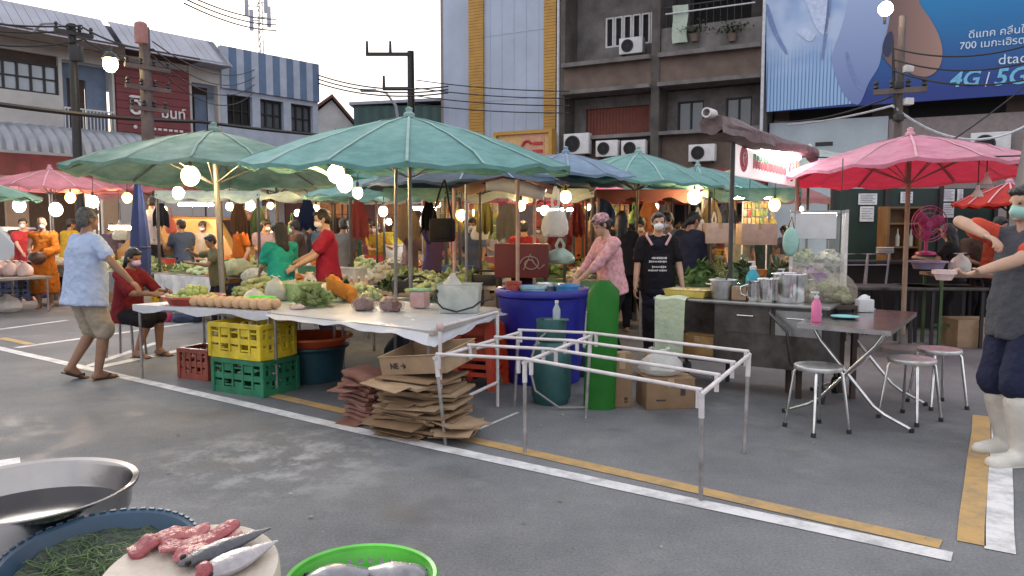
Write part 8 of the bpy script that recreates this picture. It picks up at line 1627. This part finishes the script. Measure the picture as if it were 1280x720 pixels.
for px, py, Y in ((150, 300, 13.6), (214, 292, 13.4), (300, 290, 16), (322, 296, 16.2), (365, 292, 15.8), (452, 288, 15.3), (497, 292, 13.6), (530, 285, 15.0), (572, 290, 14.2), (612, 282, 15.2), (622, 300, 13.8), (672, 284, 15.4), (722, 286, 15.6), (742, 280, 16.4), (792, 280, 15.0), (882, 272, 12.6), (905, 280, 13.2), (948, 280, 13.4), (965, 290, 12.4)):
    nm = ('small clear bag', 'red net bag', 'white carrier bag', 'yellow bag', 'green bag')[k % 5]; m_ = (BAGC, mat('red_net_bag', (.4, .08, .05), .7), BAGW, mat('yellow_film', (.6, .45, .1), .5), mat('green_film', (.15, .4, .15), .5))[k % 5]
    bag('hanging_bag', nm + ' dangling over the ' + ('stall beyond the monk', 'grey topped stall', 'fruit stall', 'red fruit stall edge', 'blue skirted stall', 'pink skirted stall', 'white roots stall', 'yellow skirted stall', 'violet bloused person', 'cream and red stall', 'wooden post pair', 'back row by the white bag', 'red skirted stall', 'red awning edge', 'dusty rose vendor', 'greens behind the cart', 'dark sign post stall', 'pink skirted stall by the tube lamp', 'amber bulb stall')[k], at(px, py, Y), rd.uniform(.16, .30), rd.uniform(.22, .40), m_, 300 + k, contents=(MIXV, ORV, None, None, LEAFP)[k % 5] if k % 5 < 2 else None); k += 1
k = 0
for px, Y, n in ((120, 14.5, 3), (212, 14.8, 4), (318, 17.2, 4), (405, 15.6, 3), (492, 16.4, 5), (575, 15.4, 4), (628, 17.2, 4), (688, 14.4, 3), (735, 17.6, 5), (812, 16.0, 4), (900, 16.2, 5), (965, 15.8, 4)):
    c = ground(px, Y); z = 0
    for j in range(n):
        s = (rd.uniform(.4, .55), rd.uniform(.35, .45), rd.uniform(.22, .36)); c.z = z; col = ('brown carton', 'white foam box', 'yellow crate', 'red crate', 'green crate')[(k*2 + j) % 5]
        lab = '%s, %s of the stack %s' % (col, ('lowest', 'second', 'third', 'fourth', 'topmost')[j], ('behind the blue shirted man', 'beside the blue grey shirted man', 'by the dark car', 'behind the crimson vendor', 'between the two steel poles', 'beside the faded blue shirt', 'behind the white blouse', 'behind the white bag', 'under the red awning', 'behind the apron vendor', 'behind the dark sign post', 'beside the cart sign')[k])
        if 'crate' in col: crate(lab, c.copy(), s, {'y': YEL, 'r': RDB, 'g': GRN}[col[0]], rd.uniform(-.3, .3))
        elif 'foam' in col:
            t = thing('foam_box', lab, 'box', c.copy(), rd.uniform(-.3, .3)); bm = B(); box(bm, (0, 0, s[2]*.42), (s[0]*.96, s[1]*.96, s[2]*.84), bev=.015); obj('box_body', bm, mat('white_foam_board', (.66, .67, .69)), t); bm = B(); box(bm, (0, 0, s[2]*.92), (s[0], s[1], s[2]*.155), bev=.012); obj('lid', bm, mat('white_foam_board', (.66, .67, .69)), t)
        else: cbox(lab, c.copy(), s, rd.uniform(-.3, .3), KRAFT if j % 2 else KRAFT2)
        z += s[2] + .004
    k += 1
rd = random.Random(15)
for k, (pa_, pb_, py0, py1, Y, lab) in enumerate(((528, 562, 250, 292, 12.6, 'wire display grid hung with small packets beside the amber bulb'), (586, 622, 254, 300, 13.4, 'wire display grid of packets deep behind the maroon canopy'), (300, 332, 258, 296, 17.8, 'wire display grid of packets behind the vivid orange top'), (928, 960, 252, 300, 12.2, 'wire display grid of packets under the long tube lamp'), (752, 786, 256, 296, 17.9, 'wire display grid of packets beneath the rose red umbrella'))):
    a, b = at(pa_, py1, Y), at(pb_, py0, Y); t = thing('display_rack', lab, 'display rack', (a.x, Y, 0)); L = b.x - a.x; bm = B()
    for x in (0, L): cyl(bm, (x, .02, 0), (x, .02, b.z), .012, seg=6)
    for i in range(6): z = a.z + (b.z - a.z)*i/5; cyl(bm, (0, .02, z), (L, .02, z), .006, seg=6)
    obj('frame', bm, PIPEW, t); cols = ((.5, .32, .12), (.45, .1, .06), (.5, .45, .3), (.2, .3, .1), (.5, .4, .08), (.3, .16, .1)); n = 6
    for j in range(5):
        for i in range(n):
            z = a.z + (b.z-a.z)*(j+1)/5; ww = L/n*.8; bm = B(); box(bm, (L*(i+.5)/n, -.01, z - (b.z-a.z)*.1), (ww, .03, (b.z-a.z)*.16), bev=.008); q = rd.randrange(6); obj('packet', bm, mat('packet_print_' + 'abcdef'[q], cols[q], .35, 0, .3, 14), t)
bm = B(); rd = random.Random(33)
for i in range(45):
    px, py = rd.uniform(0, 1280), rd.uniform(400, 700); p = gp(px, py)
    if p.y < 3 or p.y > 12: continue
    q = Matrix.Rotation(rd.uniform(0, 6), 3, 'Z'); s = rd.uniform(.006, .018); vs = [bm.verts.new(p + q @ V((x*s, y*s*rd.uniform(.4, 1), .006 + rd.uniform(0, .008)))) for x, y in ((-1, -.5), (.2, -1), (1, .3), (-.3, 1))]; bm.faces.new(vs)
tag(obj('litter', bm, mat('scattered_scraps', (.45, .42, .36), .8, 0, .3, 1.5, col2=(.10, .13, .05), island=.9), smooth=False), 'scraps of leaf and paper scattered over the lane', 'litter', None, 'stuff')
# jackets, cloths and bag bundles hooked under the canopies
rd = random.Random(51); WORDS = ('charcoal', 'brown', 'dull green', 'navy', 'dusty red', 'tan', 'black', 'olive', 'grey', 'maroon', 'dark blue', 'rust', 'khaki', 'slate')
WHERE = ('beside the furled navy umbrella', 'under the whitish patched umbrella', 'above the sacks of greens', 'behind the teal shirted woman', 'by the crimson vendor', 'between the steel poles and the handbag', 'behind the black handbag', 'near the paired wooden posts', 'over the maroon counter box', 'behind the hanging white bag', 'behind the floral head scarf', 'above the apron vendor', 'beside the bright bulb by the shoppers', 'under the long tube lamp')
for k, (px, py, Y) in enumerate(((200, 262, 12.6), (298, 262, 12.6), (322, 266, 15.0), (384, 258, 13.2), (448, 256, 11.4), (508, 262, 12.0), (536, 258, 11.5), (606, 256, 11.2), (634, 262, 12.4), (722, 262, 12.8), (754, 256, 12.0), (812, 254, 12.2), (890, 258, 11.4), (908, 262, 12.8))):
    top = at(px, py - 8, Y); top.z = min(top.z, 1.95); col = [(.03, .03, .035), (.12, .07, .04), (.07, .12, .07), (.02, .03, .07), (.3, .08, .07), (.34, .25, .16), (.012, .012, .012), (.12, .12, .05), (.2, .2, .2), (.14, .03, .035), (.03, .05, .14), (.25, .10, .04), (.22, .19, .12), (.10, .11, .14)][k]
    t = thing('hanging_cloth', WORDS[k] + ' cloth hooked up ' + WHERE[k], 'cloth', top, rd.uniform(-.5, .5)); bm = B(); ww, hh = rd.uniform(.22, .42), rd.uniform(.35, .62); gr = []
    for j in range(9):
        f_ = j/8; gr.append([bm.verts.new((ww*(i/8-.5)*(.35 + .65*min(1, f_*2.2)), .035*math.sin(i*1.9 + k)*f_, -hh*f_*(1 - .08*math.sin(i*2.3 + k)))) for i in range(9)])
    for a, b in zip(gr, gr[1:]):
        for i in range(8): bm.faces.new((a[i], a[i+1], b[i+1], b[i]))
    bmesh.ops.solidify(bm, geom=bm.faces[:], thickness=.012); obj('cloth', bm, fab('hung_cloth_' + WORDS[k].replace(' ', '_'), col), t); bm = B(); cyl(bm, (0, 0, -.01), (0, 0, 2.06 - top.z), .006, seg=5); obj('hook', bm, BLACKM, t)
bpy.data.scenes.remove(BAKE)
